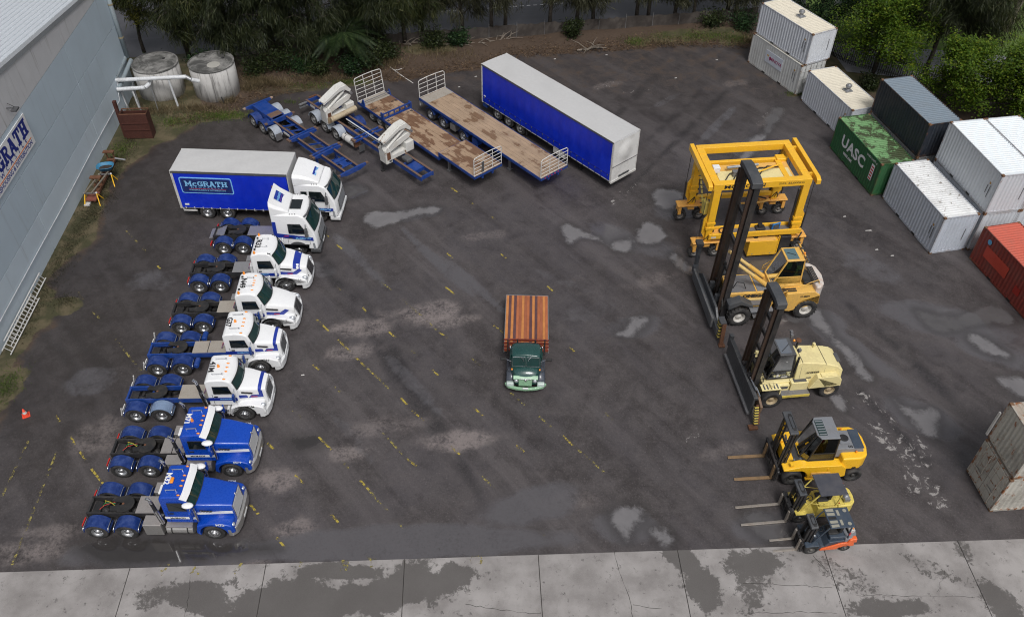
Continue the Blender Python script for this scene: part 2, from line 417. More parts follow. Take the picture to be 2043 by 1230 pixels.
def wood_deck(name, base, wetc, amount=.5):
    t = NT(name); v = t.coords((1,1,1), rnd=False); n1 = t.noise(v, .85, 5, .5, .4); n2 = t.noise(v, 14, 3)
    vg = t.coords((.6,9,1), rnd=False); n3 = t.noise(vg, 2.2, 4, .6)
    c = t.mix(n3, tuple(k*.72 for k in base), tuple(k*1.25 for k in base))
    n1 = t.math('ADD', t.math('MULTIPLY', n1, .62), t.math('MULTIPLY', t.noise(t.coords((.55,1.6,1), rnd=False), 1.9, 6, .6, .3), .38))
    k = t.math('MULTIPLY', t.ramp(t.math('ADD', n1, t.math('MULTIPLY', n2, .05)), .515+(.5-amount)*.30, .555+(.5-amount)*.30), .78)
    rim = t.ramp(n1, .40, .60)
    c = t.mix(t.math('MULTIPLY', rim, .5), c, tuple(x*.6 for x in base))
    c = t.mix(k, c, t.mix(n3, tuple(x*.7 for x in wetc), tuple(x*1.3 for x in wetc)))
    t.p(col=c, rough=t.math('SUBTRACT', .75, t.math('MULTIPLY', k, .35))); t.bump(n3, .15, .01)
    return t.m
deckA = wood_deck('tan_deck_boards', (.34,.235,.155), (.135,.065,.035), .50)
deckB = wood_deck('worn_deck_boards', (.37,.265,.18), (.155,.085,.045), .28)
deckG = wood_deck('grey_deck_boards', (.33,.29,.23), (.14,.085,.045), .5)

def stain_wall(name, base, s1=.5, scale=1.0):
    t = NT(name); v = t.coords((1,1,1), rnd=True); n1 = t.noise(v, .55*scale, 4); vs = t.coords((1.6,1.6,.10)); ns = t.noise(vs, 1.3*scale, 6, .7)
    n2 = t.noise(v, 14, 4)
    c = t.mix(n1, tuple(k*.88 for k in base), tuple(k*1.08 for k in base))
    c = t.mix(t.math('MULTIPLY', t.ramp(ns, .54, .80), s1, True), c, (.16,.145,.12))
    c = t.mix(t.ramp(n2, .62, .9, 0, .25), c, (.2,.2,.2))
    t.p(col=c, rough=.75); t.bump(n2, .12, .01); return t.m
wallblue = stain_wall('pale_blue_wall', (.47,.555,.62), .34)
walllow  = stain_wall('pale_grey_blue_wall', (.53,.61,.67), .38)
wallgrey = stain_wall('raw_concrete_wall', (.56,.56,.57), .70, 1.4)

def concrete_tank():
    t = NT('weathered_concrete'); v = t.coords(); vs = t.coords((2.0,2.0,.13)); ns = t.noise(vs, 1.6, 7, .75); n2 = t.noise(v, 9, 5); n1 = t.noise(v, 1.2, 4)
    c = t.mix(n1, (.40,.39,.38), (.58,.57,.55))
    c = t.mix(t.ramp(ns, .50, .68, 0, .85), c, (.11,.105,.10))
    c = t.mix(t.ramp(n2, .6, .8, 0, .3), c, (.2,.19,.18))
    t.p(col=c, rough=.85); t.bump(n2, .3, .02); return t.m
tankside = concrete_tank()
def concrete_lid():
    t = NT('mossy_concrete'); v = t.coords(); n1 = t.noise(v, .9, 6, .65, .5); n2 = t.noise(v, 12, 4)
    c = t.mix(t.ramp(n1, .38, .66), (.055,.055,.052), (.24,.235,.225)); c = t.mix(t.ramp(n2, .5, .8, 0, .4), c, (.05,.05,.045))
    t.p(col=c, rough=.85); return t.m
tanklid = concrete_lid()


# ------------------------------------------------------------------ ground
def vnoise(x, y, seed=0):
    rng = np.random.RandomState(seed); T = rng.rand(256, 256)
    xi = np.floor(x).astype(int); yi = np.floor(y).astype(int); fx = x-xi; fy = y-yi
    fx = fx*fx*(3-2*fx); fy = fy*fy*(3-2*fy)
    g = lambda a, b: T[a % 256, b % 256]
    return (g(xi,yi)*(1-fx)+g(xi+1,yi)*fx)*(1-fy)+(g(xi,yi+1)*(1-fx)+g(xi+1,yi+1)*fx)*fy
def fbm(x, y, sc, seed=0, oct=4):
    s_ = 0; a = .5; t_ = 0
    for k in range(oct):
        s_ = s_+a*vnoise(x*sc, y*sc, seed+k); t_ += a; a *= .5; sc *= 2.03
    return s_/t_
def sst(v, a, b):
    t_ = np.clip((v-a)/(b-a), 0, 1); return t_*t_*(3-2*t_)
def blobs(X, Y, lst, nz, amt=.5):
    o = np.zeros_like(X)
    for c, rx, ry, deg, k in lst:
        t_ = R(deg); u_ = (X-c[0])*math.cos(t_)+(Y-c[1])*math.sin(t_); v_ = -(X-c[0])*math.sin(t_)+(Y-c[1])*math.cos(t_)
        d = np.sqrt((u_/rx)**2+(v_/ry)**2)+(nz-.5)*amt*2
        o = np.maximum(o, k*(1-sst(d, .55, 1.15)))
    return o
def grid_mesh(name, x0, x1, y0, y1, st, z, attrs, mt, mask=None):
    nx = int(round((x1-x0)/st))+1; ny = int(round((y1-y0)/st))+1
    X, Y = np.meshgrid(np.linspace(x0,x1,nx), np.linspace(y0,y1,ny))
    Z = z(X, Y) if callable(z) else np.full_like(X, z)
    co = np.stack([X,Y,Z], -1).reshape(-1,3)
    i = np.arange((nx-1)*(ny-1)); r_ = i//(nx-1); c = i % (nx-1); a = r_*nx+c
    q = np.stack([a, a+1, a+nx+1, a+nx], 1)
    me = bpy.data.meshes.new(name); me.vertices.add(len(co)); me.vertices.foreach_set('co', co.ravel())
    me.loops.add(q.size); me.loops.foreach_set('vertex_index', q.ravel()); me.polygons.add(len(q))
    me.polygons.foreach_set('loop_start', np.arange(0, q.size, 4)); me.polygons.foreach_set('loop_total', np.full(len(q), 4))
    me.update(calc_edges=True); me.validate()
    me.polygons.foreach_set('use_smooth', [True]*len(q))
    for k, fn in attrs(X, Y).items():
        at = me.attributes.new(k, 'FLOAT', 'POINT'); at.data.foreach_set('value', fn.ravel().astype(np.float32))
    me.materials.append(mt)
    o = bpy.data.objects.new(name, me); COL.objects.link(o); return o

def yard_material():
    t = NT('wet_worn_asphalt'); v = t.coords(world=True)
    n_lo = t.noise(v, .16, 5, .6, .6); n_mid = t.noise(v, .9, 6, .65, .4); n_hi = t.noise(v, 6, 6, .75); n_fine = t.noise(v, 11, 7, .82)
    vt = t.coords((.10,1.0,1), world=True, rot=R(52)); tracks = t.noise(vt, .85, 5, .6, .3); tr2 = t.noise(t.coords((.07,1.0,1), world=True, rot=R(50)), .42, 6, .65, .5)
    veg, soil, pale, wet = t.attr('veg'), t.attr('soil'), t.attr('pale'), t.attr('wet'); mud = t.attr('mud'); chip = t.attr('chip')
    trk = t.attr('track')
    # asphalt
    c = t.mix(t.ramp(n_lo, .32, .68), (.042,.037,.036), (.068,.064,.065))
    c = t.mix(t.ramp(tr2, .50, .66, 0, .65), c, (.104,.097,.096)); c = t.mix(t.ramp(tr2, .34, .47, .65, 0), c, (.026,.022,.021))
    c = t.mix(t.math('MULTIPLY', t.ramp(n_mid, .40, .70), .60), c, (.092,.085,.082)); c = t.mix(t.ramp(n_mid, .30, .44, .5, 0), c, (.026,.022,.021)); c = t.mix(t.ramp(n_hi, .50, .72, 0, .45), c, (.105,.098,.095)); c = t.mix(t.ramp(n_hi, .30, .46, .5, 0), c, (.022,.019,.018))
    c = t.mix(t.ramp(tracks, .50, .72, 0, .45), c, (.032,.028,.027))
    c = t.mix(t.math('MULTIPLY', trk, t.ramp(n_hi, .25, .6)), c, (.016,.015,.016))
    c = t.mix(t.ramp(n_fine, .54, .70, 0, .75), c, (.19,.178,.175))
    c = t.mix(t.ramp(n_fine, .30, .46, .75, 0), c, (.010,.009,.009))
    pk = t.math('MULTIPLY', pale, t.ramp(t.math('ADD', n_hi, t.math('MULTIPLY', n_mid, .9)), .70, 1.12), True)
    c = t.mix(pk, c, t.mix(n_fine, (.13,.115,.105), (.27,.245,.23)))
    c = t.mul(c, (.93,.885,.915))
    c = t.mix(t.math('MULTIPLY', mud, t.ramp(n_mid, .25, .62, 1.0, .6)), c, t.mix(n_hi, (.014,.011,.010), (.036,.029,.026)))
    ck = t.ramp(t.math('ADD', t.math('MULTIPLY', t.math('SUBTRACT', chip, 1.0), .5), t.noise(v, 2.3, 7, .72, .6)), .54, .58)
    c = t.mix(t.math('MULTIPLY', ck, t.math('MINIMUM', t.math('MULTIPLY', chip, 3.0), 1.0)), c, t.mix(n_fine, (.17,.16,.155), (.36,.34,.33)))
    # soil / leaf litter
    s_ = t.mix(n_hi, (.028,.019,.014), (.10,.066,.044)); s_ = t.mix(t.ramp(n_fine, .55, .8, 0, .6), s_, (.19,.14,.095))
    sk = t.ramp(t.math('ADD', soil, t.math('MULTIPLY', t.math('SUBTRACT', n_mid, .5), .9)), .35, .68)
    c = t.mix(sk, c, s_)
    # grass and moss
    g_ = t.mix(n_hi, (.022,.022,.010), (.070,.066,.026)); g_ = t.mix(t.ramp(n_mid, .4, .65), g_, t.mix(n_fine, (.06,.048,.026), (.15,.12,.068)))
    vk = t.ramp(t.math('ADD', veg, t.math('MULTIPLY', t.math('SUBTRACT', n_hi, .5), .9)), .38, .66)
    c = t.mix(vk, c, g_)
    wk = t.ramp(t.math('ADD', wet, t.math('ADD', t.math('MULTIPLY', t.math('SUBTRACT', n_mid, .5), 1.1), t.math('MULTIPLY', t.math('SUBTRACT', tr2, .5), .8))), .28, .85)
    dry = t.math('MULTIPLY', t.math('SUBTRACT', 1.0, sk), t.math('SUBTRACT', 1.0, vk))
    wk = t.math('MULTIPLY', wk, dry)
    c = t.mix(t.math('MULTIPLY', wk, t.ramp(n_hi, .2, .6, .45, .85)), c, (.096,.092,.098))  # wet areas: sky sheen painted in as a paler base colour
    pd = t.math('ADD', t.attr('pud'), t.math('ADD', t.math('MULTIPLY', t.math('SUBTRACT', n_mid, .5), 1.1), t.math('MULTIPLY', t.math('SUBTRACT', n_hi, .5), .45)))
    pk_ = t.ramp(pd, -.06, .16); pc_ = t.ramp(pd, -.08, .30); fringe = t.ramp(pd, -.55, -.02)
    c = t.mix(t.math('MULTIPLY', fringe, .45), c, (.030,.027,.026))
    c = t.mix(t.math('MULTIPLY', pc_, .95), c, t.mix(t.attr('tint'), t.mix(n_mid, (.018,.016,.015), (.030,.027,.026)), t.mix(n_mid, (.115,.110,.114), (.205,.197,.202))))  # puddle tint: silty tone lightened so base colour carries the sky reflection
    deep = t.math('MAXIMUM', wk, pk_)
    damp = t.ramp(n_lo, .40, .66)
    rough = t.math('ADD', t.math('MULTIPLY', t.math('SUBTRACT', 1, t.math('MULTIPLY', damp, dry)), .35), .38)
    rough = t.math('MULTIPLY', rough, t.math('SUBTRACT', 1.0, t.math('MULTIPLY', wk, .78)))
    rough = t.math('MULTIPLY', rough, t.math('SUBTRACT', 1.0, t.math('MULTIPLY', pk_, .93)))
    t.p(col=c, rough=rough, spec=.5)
    h = t.math('MULTIPLY', t.math('ADD', t.math('MULTIPLY', n_fine, .5), n_hi), t.math('SUBTRACT', 1.0, t.math('MULTIPLY', deep, .97)))
    t.bump(h, .35, .03)
    return t.m

BACK = [(-29.17,55.54), (-26.25,56.43), (-23.80,57.17), (-21.39,58.22), (-20.73,60.44), (-17.00,61.58), (-13.31,63.71), (-9.62,63.47), (-7.25,64.33), (-2.79,65.75), (0.54,67.70), (6.53,68.63), (11.32,69.54), (16.11,69.83), (20.39,69.58), (24,65), (30,56), (40,50)]
BACK = sorted(BACK)
WALLX = sorted([(b, a) for a, b in [(-27.6,10), (-27.3,24), (-26.73,29.93), (-27.4,31.5), (-27.55,34.46), (-26.61,36.36), (-27.97,38.91), (-27.34,41.44), (-27.26,43.99), (-27.38,47.32), (-27.73,51.19), (-26.36,53.10), (-24.2,56), (-24,62)]])
PALE = [((-5.07,36.72),2.6,1.0,10,1), ((-8.73,35.29),2.2,.7,8,.9), ((-9.06,33.50),1.6,.6,8,.8), ((-3.40,35.99),1.6,.5,12,.9), ((-2.28,27.44),2.2,.8,5,1), ((-8.32,26.41),1.3,.5,5,.8), ((-11.67,24.85),1.7,.9,10,1),
 ((-10.07,22.19),1.2,.6,5,.9), ((-21.32,27.33),1.8,1.3,20,.95), ((-21.99,20.72),1.8,.6,5,.9), ((-21.24,21.78),1.5,.5,5,.7), ((7.42,63.06),1.4,.5,20,.8), ((18.06,63.70),1.2,.5,20,.7), ((19.83,58.46),2.4,.5,50,.9), ((-2.06,43.83),2,.5,10,.4), ((-6.75,28.19),2,.6,10,.5), ((15.86,36.30),.5,.2,20,.8),
 ((8.56,39.67),2,.6,20,.35), ((11.02,26.84),1.5,.5,15,.35), ((-12.24,20.34),1.5,.4,3,.8), ((-18.33,22.90),.8,.4,20,.6), ((2.74,23.75),1.4,.5,5,.4)]
CHIP = [((9.49,27.77),1.0,.3,40,1), ((19.97,27.28),2.4,1.8,-50,1), ((20.47,24.56),2.0,1.3,-40,1), ((19.28,30.27),2.2,.5,-50,1), ((18.06,30.25),1.4,.4,-60,1), ((18.92,39.17),.9,.4,-50,1), ((7.42,48.32),3.4,.5,50,1), ((15.86,36.30),.8,.4,20,1), ((7.42,63.06),1.8,.7,20,.95), ((19.44,58.45),2.6,.6,50,.95), ((9.78,62.33),1.6,.5,15,.9), ((16.13,27.87),1.4,.6,-40,.95)]
WET = [((-3.87,21.48),9,1.1,3,.95), ((-9.16,21.02),6,.7,3,.9), ((1.04,23.44),3.4,1.4,15,.85), ((-15.80,20.80),6,1.1,2,.9), ((-7.46,45.83),3.6,.8,15,.7), ((-4.81,41.31),5,.45,-52,.75), ((-9.52,41.23),4.5,.5,-52,.7), ((-1.88,38.59),4,.45,-52,.7), ((6.74,43.99),3,1.2,-40,.8),
 ((9.51,42.54),3,1.5,-20,.7), ((11.00,46.72),2.5,1.4,20,.75), ((6.98,35.75),2.2,1.2,10,.7), ((18.97,34.73),4.5,1.0,-52,.9), ((21.51,29.27),2.6,1.3,-35,.85), ((25.33,36.46),4.5,1.7,-20,.9), ((27.35,34.07),3,1.3,-35,.8), ((18.52,36.35),1.6,1.2,-40,.8), ((17.56,54.64),2.5,.9,55,.8), ((16.18,40.73),3,1.6,5,.8),
 ((5.30,22.40),2,1.2,0,.8), ((12.19,22.49),2.2,1.1,10,.85), ((4.71,36.96),2.5,1,20,.5), ((15.40,57.31),4,.5,55,.7), ((12.01,60.85),3,.4,40,.5), ((-22.10,39.15),2,1.2,0,.55), ((-5.47,31.31),3.5,.5,-52,.6), ((-8.22,27.52),3,.4,-52,.5), ((-22.89,31.05),1.6,1.2,20,.6), ((-11.52,48.53),2,1.2,0,.7), ((22.46,40.84),3,1.6,-40,.6), ((-11.87,40.24),1.5,1,0,.6),
 ((-0.01,33.64),1.6,1,0,.5), ((3.01,39.58),3,.6,-30,.5)]
VEG = [((-22.43,57.77),2.6,.8,8,1.2), ((-25.60,56.79),2.0,.9,5,.9), ((-13.21,62.99),2.0,.6,10,1.0), ((-16.30,62.14),3.0,.8,10,.6), ((-7.58,68.55),3.2,1.1,10,.9), ((10.54,70.42),1.3,.9,10,1.1), ((15.94,71.66),5.0,1.2,8,1.2), ((19.57,71.01),2,1.0,8,1.1), ((-27.22,30.45),1.2,1.6,0,1.0), ((-26.45,36.87),1.2,.9,0,.9), ((-18.62,61.70),2.5,1.0,10,.5), ((22.48,62.00),.8,.4,20,1.1), ((-27.69,57.44),1.6,1.6,0,.8)]
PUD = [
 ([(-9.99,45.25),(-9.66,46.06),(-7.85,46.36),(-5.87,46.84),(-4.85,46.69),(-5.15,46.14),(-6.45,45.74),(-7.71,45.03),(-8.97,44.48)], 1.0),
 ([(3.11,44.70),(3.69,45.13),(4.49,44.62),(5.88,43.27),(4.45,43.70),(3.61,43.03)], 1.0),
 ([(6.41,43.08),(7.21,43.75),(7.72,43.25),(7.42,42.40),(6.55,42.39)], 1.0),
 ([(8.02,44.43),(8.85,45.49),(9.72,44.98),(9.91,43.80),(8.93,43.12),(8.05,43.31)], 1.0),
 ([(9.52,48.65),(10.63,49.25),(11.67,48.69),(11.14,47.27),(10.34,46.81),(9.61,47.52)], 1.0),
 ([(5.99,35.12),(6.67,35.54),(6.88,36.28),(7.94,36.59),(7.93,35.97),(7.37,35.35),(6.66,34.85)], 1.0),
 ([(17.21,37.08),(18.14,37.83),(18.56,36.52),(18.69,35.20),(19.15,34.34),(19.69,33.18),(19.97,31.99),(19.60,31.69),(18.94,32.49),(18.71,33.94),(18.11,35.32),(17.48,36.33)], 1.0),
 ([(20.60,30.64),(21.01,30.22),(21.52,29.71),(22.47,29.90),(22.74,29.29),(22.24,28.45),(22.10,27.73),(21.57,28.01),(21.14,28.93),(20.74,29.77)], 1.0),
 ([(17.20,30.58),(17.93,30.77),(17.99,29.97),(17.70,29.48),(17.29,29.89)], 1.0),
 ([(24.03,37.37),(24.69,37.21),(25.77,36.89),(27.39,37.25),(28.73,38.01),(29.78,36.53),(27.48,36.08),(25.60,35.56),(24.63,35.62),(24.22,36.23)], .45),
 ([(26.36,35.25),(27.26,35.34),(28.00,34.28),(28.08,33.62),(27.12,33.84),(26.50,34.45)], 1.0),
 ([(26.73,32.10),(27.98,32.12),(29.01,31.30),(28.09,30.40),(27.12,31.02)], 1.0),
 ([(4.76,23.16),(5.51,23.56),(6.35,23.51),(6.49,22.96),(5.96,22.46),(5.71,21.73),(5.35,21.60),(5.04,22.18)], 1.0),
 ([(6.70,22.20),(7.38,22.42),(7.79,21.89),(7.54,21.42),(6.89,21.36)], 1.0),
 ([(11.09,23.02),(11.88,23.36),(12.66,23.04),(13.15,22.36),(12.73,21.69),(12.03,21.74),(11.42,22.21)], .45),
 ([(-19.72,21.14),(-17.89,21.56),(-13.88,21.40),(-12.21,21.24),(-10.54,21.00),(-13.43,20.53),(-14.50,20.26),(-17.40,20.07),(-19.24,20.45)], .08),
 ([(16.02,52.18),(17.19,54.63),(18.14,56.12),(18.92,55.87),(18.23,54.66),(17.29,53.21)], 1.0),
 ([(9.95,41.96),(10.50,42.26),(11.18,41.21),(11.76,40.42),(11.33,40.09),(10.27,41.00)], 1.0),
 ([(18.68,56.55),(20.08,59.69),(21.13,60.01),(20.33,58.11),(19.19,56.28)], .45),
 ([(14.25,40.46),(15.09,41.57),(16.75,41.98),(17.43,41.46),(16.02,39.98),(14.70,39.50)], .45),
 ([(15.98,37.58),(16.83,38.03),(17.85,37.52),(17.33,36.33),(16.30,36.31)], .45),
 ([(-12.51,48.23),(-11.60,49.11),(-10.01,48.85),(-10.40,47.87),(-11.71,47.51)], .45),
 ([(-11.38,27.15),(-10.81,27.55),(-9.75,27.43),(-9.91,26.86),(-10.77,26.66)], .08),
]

def poly_sd(X, Y, pts):
    """signed distance to a closed outline, positive inside"""
    P_ = []; n = len(pts)
    for i in range(n):
        p0, p1, p2, p3 = [np.array(pts[(i+j) % n]) for j in (-1,0,1,2)]
        for s_ in range(4):
            t_ = s_/4; P_.append(.5*((2*p1)+(-p0+p2)*t_+(2*p0-5*p1+4*p2-p3)*t_**2+(-p0+3*p1-3*p2+p3)*t_**3))
    P_ = np.array(P_); D = np.full(X.shape, 9.0); ins = np.zeros(X.shape, bool)
    for k in range(len(P_)):
        a = P_[k]; b = P_[(k+1) % len(P_)]; d = b-a; t_ = np.clip(((X-a[0])*d[0]+(Y-a[1])*d[1])/max(1e-9, d@d), 0, 1); D = np.minimum(D, np.hypot(X-a[0]-t_*d[0], Y-a[1]-t_*d[1]))
        c = ((a[1] > Y) != (b[1] > Y)) & (X < (b[0]-a[0])*(Y-a[1])/(b[1]-a[1]+1e-12)+a[0]); ins ^= c
    return np.where(ins, D, -D)
def yard_attr(X, Y):
    n1 = fbm(X, Y, .35, 11); n2 = fbm(X, Y, 1.1, 23)
    bx = np.array([p[0] for p in BACK]); by = np.array([p[1] for p in BACK])
    yb = np.interp(X, bx, by)
    soil = sst((Y-yb)+(n1-.5)*2.2+(n2-.5)*1.2, -.9, .9)
    wy = np.array([p[0] for p in WALLX]); wx = np.array([p[1] for p in WALLX])
    xb = np.interp(Y, wy, wx)
    vegw = sst((xb-X)+(n1-.5)*1.4+(n2-.5)*.7, -.25, .45)*.95
    veg = np.maximum(vegw, blobs(X, Y, VEG, n2, .45))
    far = sst(X, 21.5, 25)*sst(Y, 60, 64)
    veg = np.maximum(veg, far*.9)
    veg = np.maximum(veg, sst(X-27, 0, 2)*sst(Y-56, 0, 2)*.35)
    soil = np.maximum(soil, sst((xb-X)+1.2+(n1-.5)*2, 0, 1.4)*.55)
    soil = np.maximum(soil, sst(Y-57, -3, 8)*.42)
    pale = blobs(X, Y, PALE, n2, .6)
    wet = blobs(X, Y, WET, n1, .35)
    # tyre tracks pressed into the wet dirt
    track = np.zeros_like(X)
    for a, b, w_ in [((-13.00,43.13),(-1.39,23.98),.22), ((-14.01,45.18),(-5.34,29.90),.20), ((-9.89,39.36),(-0.76,22.86),.16), ((-15.44,45.68),(-9.64,37.58),.2), ((16.74,36.32),(21.71,24.58),.16), ((-29.91,44.36),(-26.66,57.82),.25), ((-28.67,45.44),(-25.32,57.14),.22), ((19.09,39.85),(24.31,29.65),.2), ((5.36,48.28),(16.07,64.05),.18), ((7.04,47.75),(18.68,64.92),.18), ((3.77,51.81),(12.68,66.44),.18), ((-28.34,36.42),(-22.25,29.99),.2), ((-27.79,37.28),(-21.54,31.07),.18)]:
        ax, ay = a; bx_, by_ = b; dx, dy = bx_-ax, by_-ay; L2 = dx*dx+dy*dy
        t_ = np.clip(((X-ax)*dx+(Y-ay)*dy)/L2, 0, 1); d = np.hypot(X-ax-t_*dx, Y-ay-t_*dy)+(n1-.5)*.5
        fade = np.clip(t_*6, 0, 1)*np.clip((1-t_)*6, 0, 1)
        track = np.maximum(track, (1-sst(d, w_*.5, w_*2.6))*fade*.85*sst(n2, .25, .55))
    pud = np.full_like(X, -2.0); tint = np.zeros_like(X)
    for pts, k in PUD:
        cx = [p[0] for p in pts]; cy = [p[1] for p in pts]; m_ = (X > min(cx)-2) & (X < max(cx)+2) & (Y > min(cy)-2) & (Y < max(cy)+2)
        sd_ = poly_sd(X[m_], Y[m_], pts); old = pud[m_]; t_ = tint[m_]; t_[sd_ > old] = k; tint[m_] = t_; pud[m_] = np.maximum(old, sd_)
    mud = sst(-17.5-X+(n1-.5)*7, -2, 5)*.9*(1-sst(30-Y+(n1-.5)*5, 0, 7)*.75)+sst(Y-56+(n1-.5)*6, -2, 4)*.5
    chip = blobs(X, Y, CHIP, n2, .5)
    return dict(mud=np.clip(mud,0,1), chip=chip, pud=pud, tint=tint, veg=veg, soil=soil, pale=pale, wet=wet, track=track)
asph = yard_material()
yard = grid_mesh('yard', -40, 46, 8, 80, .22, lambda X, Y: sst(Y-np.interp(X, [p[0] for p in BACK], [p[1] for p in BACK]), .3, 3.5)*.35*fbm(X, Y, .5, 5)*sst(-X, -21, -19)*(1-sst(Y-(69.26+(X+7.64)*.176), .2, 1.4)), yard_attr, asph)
tag(yard, 'dark wet worn asphalt yard with faded yellow bay lines', None, kind='structure')
def rough_ground(name, c0, c1, c2):
    t = NT(name); v = t.coords(world=True); a = t.noise(v, .35, 5); b = t.noise(v, 6, 4)
    t.p(col=t.mix(t.ramp(b, .4, .75, 0, .7), t.mix(a, c0, c1), c2), rough=.9); t.bump(b, .4, .05); return t.m
gm = rough_ground('scrub_ground', (.030,.030,.013), (.075,.075,.025), (.11,.085,.045))
mb = MB(); mb.add([(-400,-60,-.08),(400,-60,-.08),(400,700,-.08),(-400,700,-.08)], [(0,1,2,3)])
tag(mb.build('ground', gm), 'scrubby ground stretching away round the yard', kind='structure')

# road behind the yard (runs 10 degrees off the yard), lawn to the right
RA = R(10); rdx, rdy = math.cos(RA), math.sin(RA)
def RP(s_, o, z=0): return (-7.64+s_*rdx-o*rdy, 69.26+s_*rdy+o*rdx, z)
def road_mat(name, base):
    t = NT(name); v = t.coords(world=True); a = t.noise(v, .4, 5, .6); b = t.noise(v, 22, 3); st = t.noise(t.coords((.08,1,1), world=True, rot=-RA), 1.6, 4)
    c = t.mix(a, tuple(k*.75 for k in base), tuple(k*1.3 for k in base)); c = t.mix(t.ramp(st, .5, .7, 0, .35), c, tuple(k*1.7 for k in base)); c = t.mix(t.ramp(b, .55, .8, 0, .4), c, tuple(k*2 for k in base))
    t.p(col=c, rough=.55); t.bump(b, .2, .01); return t.m
roadm = road_mat('road_asphalt', (.055,.055,.062))
road = MB().add([RP(-60,1.7,.012),RP(120,1.7,.012),RP(120,13.5,.012),RP(-60,13.5,.012)], [(0,1,2,3)]).build('road', roadm)
tag(road, 'dark street running behind the trees', kind='structure')
roadp = road_mat('pale_pavement', (.17,.17,.19))
whitel = M('road_white', (.55,.55,.55), .6, dirt=.5, dscale=4)
for k in range(-14, 22):
    MB().add([RP(k*.62,6.25,.017),RP(k*.62+.34,6.25,.017),RP(k*.62+.34,6.37,.017),RP(k*.62,6.37,.017)], [(0,1,2,3)]).build('painted_line', whitel, road)
lawnm = rough_ground('lawn_grass', (.055,.10,.016), (.09,.15,.025), (.12,.15,.04))
tag(MB().add([(24.5,69.4,.03),(90,60,.03),(90,130,.03),(34,110,.03),(27,78,.03)], [(0,1,2,3,4)]).build('lawn', lawnm), 'bright mown grass beyond the street', kind='structure')
tag(MB().add([(27.5,65.6,.05),(60,59.5,.05),(60,64.2,.05),(40,69.0,.05),(27.0,70.8,.05)], [(0,1,2,3,4)]).build('side_street', roadp), 'pale grey lane seen through the trees', kind='structure')

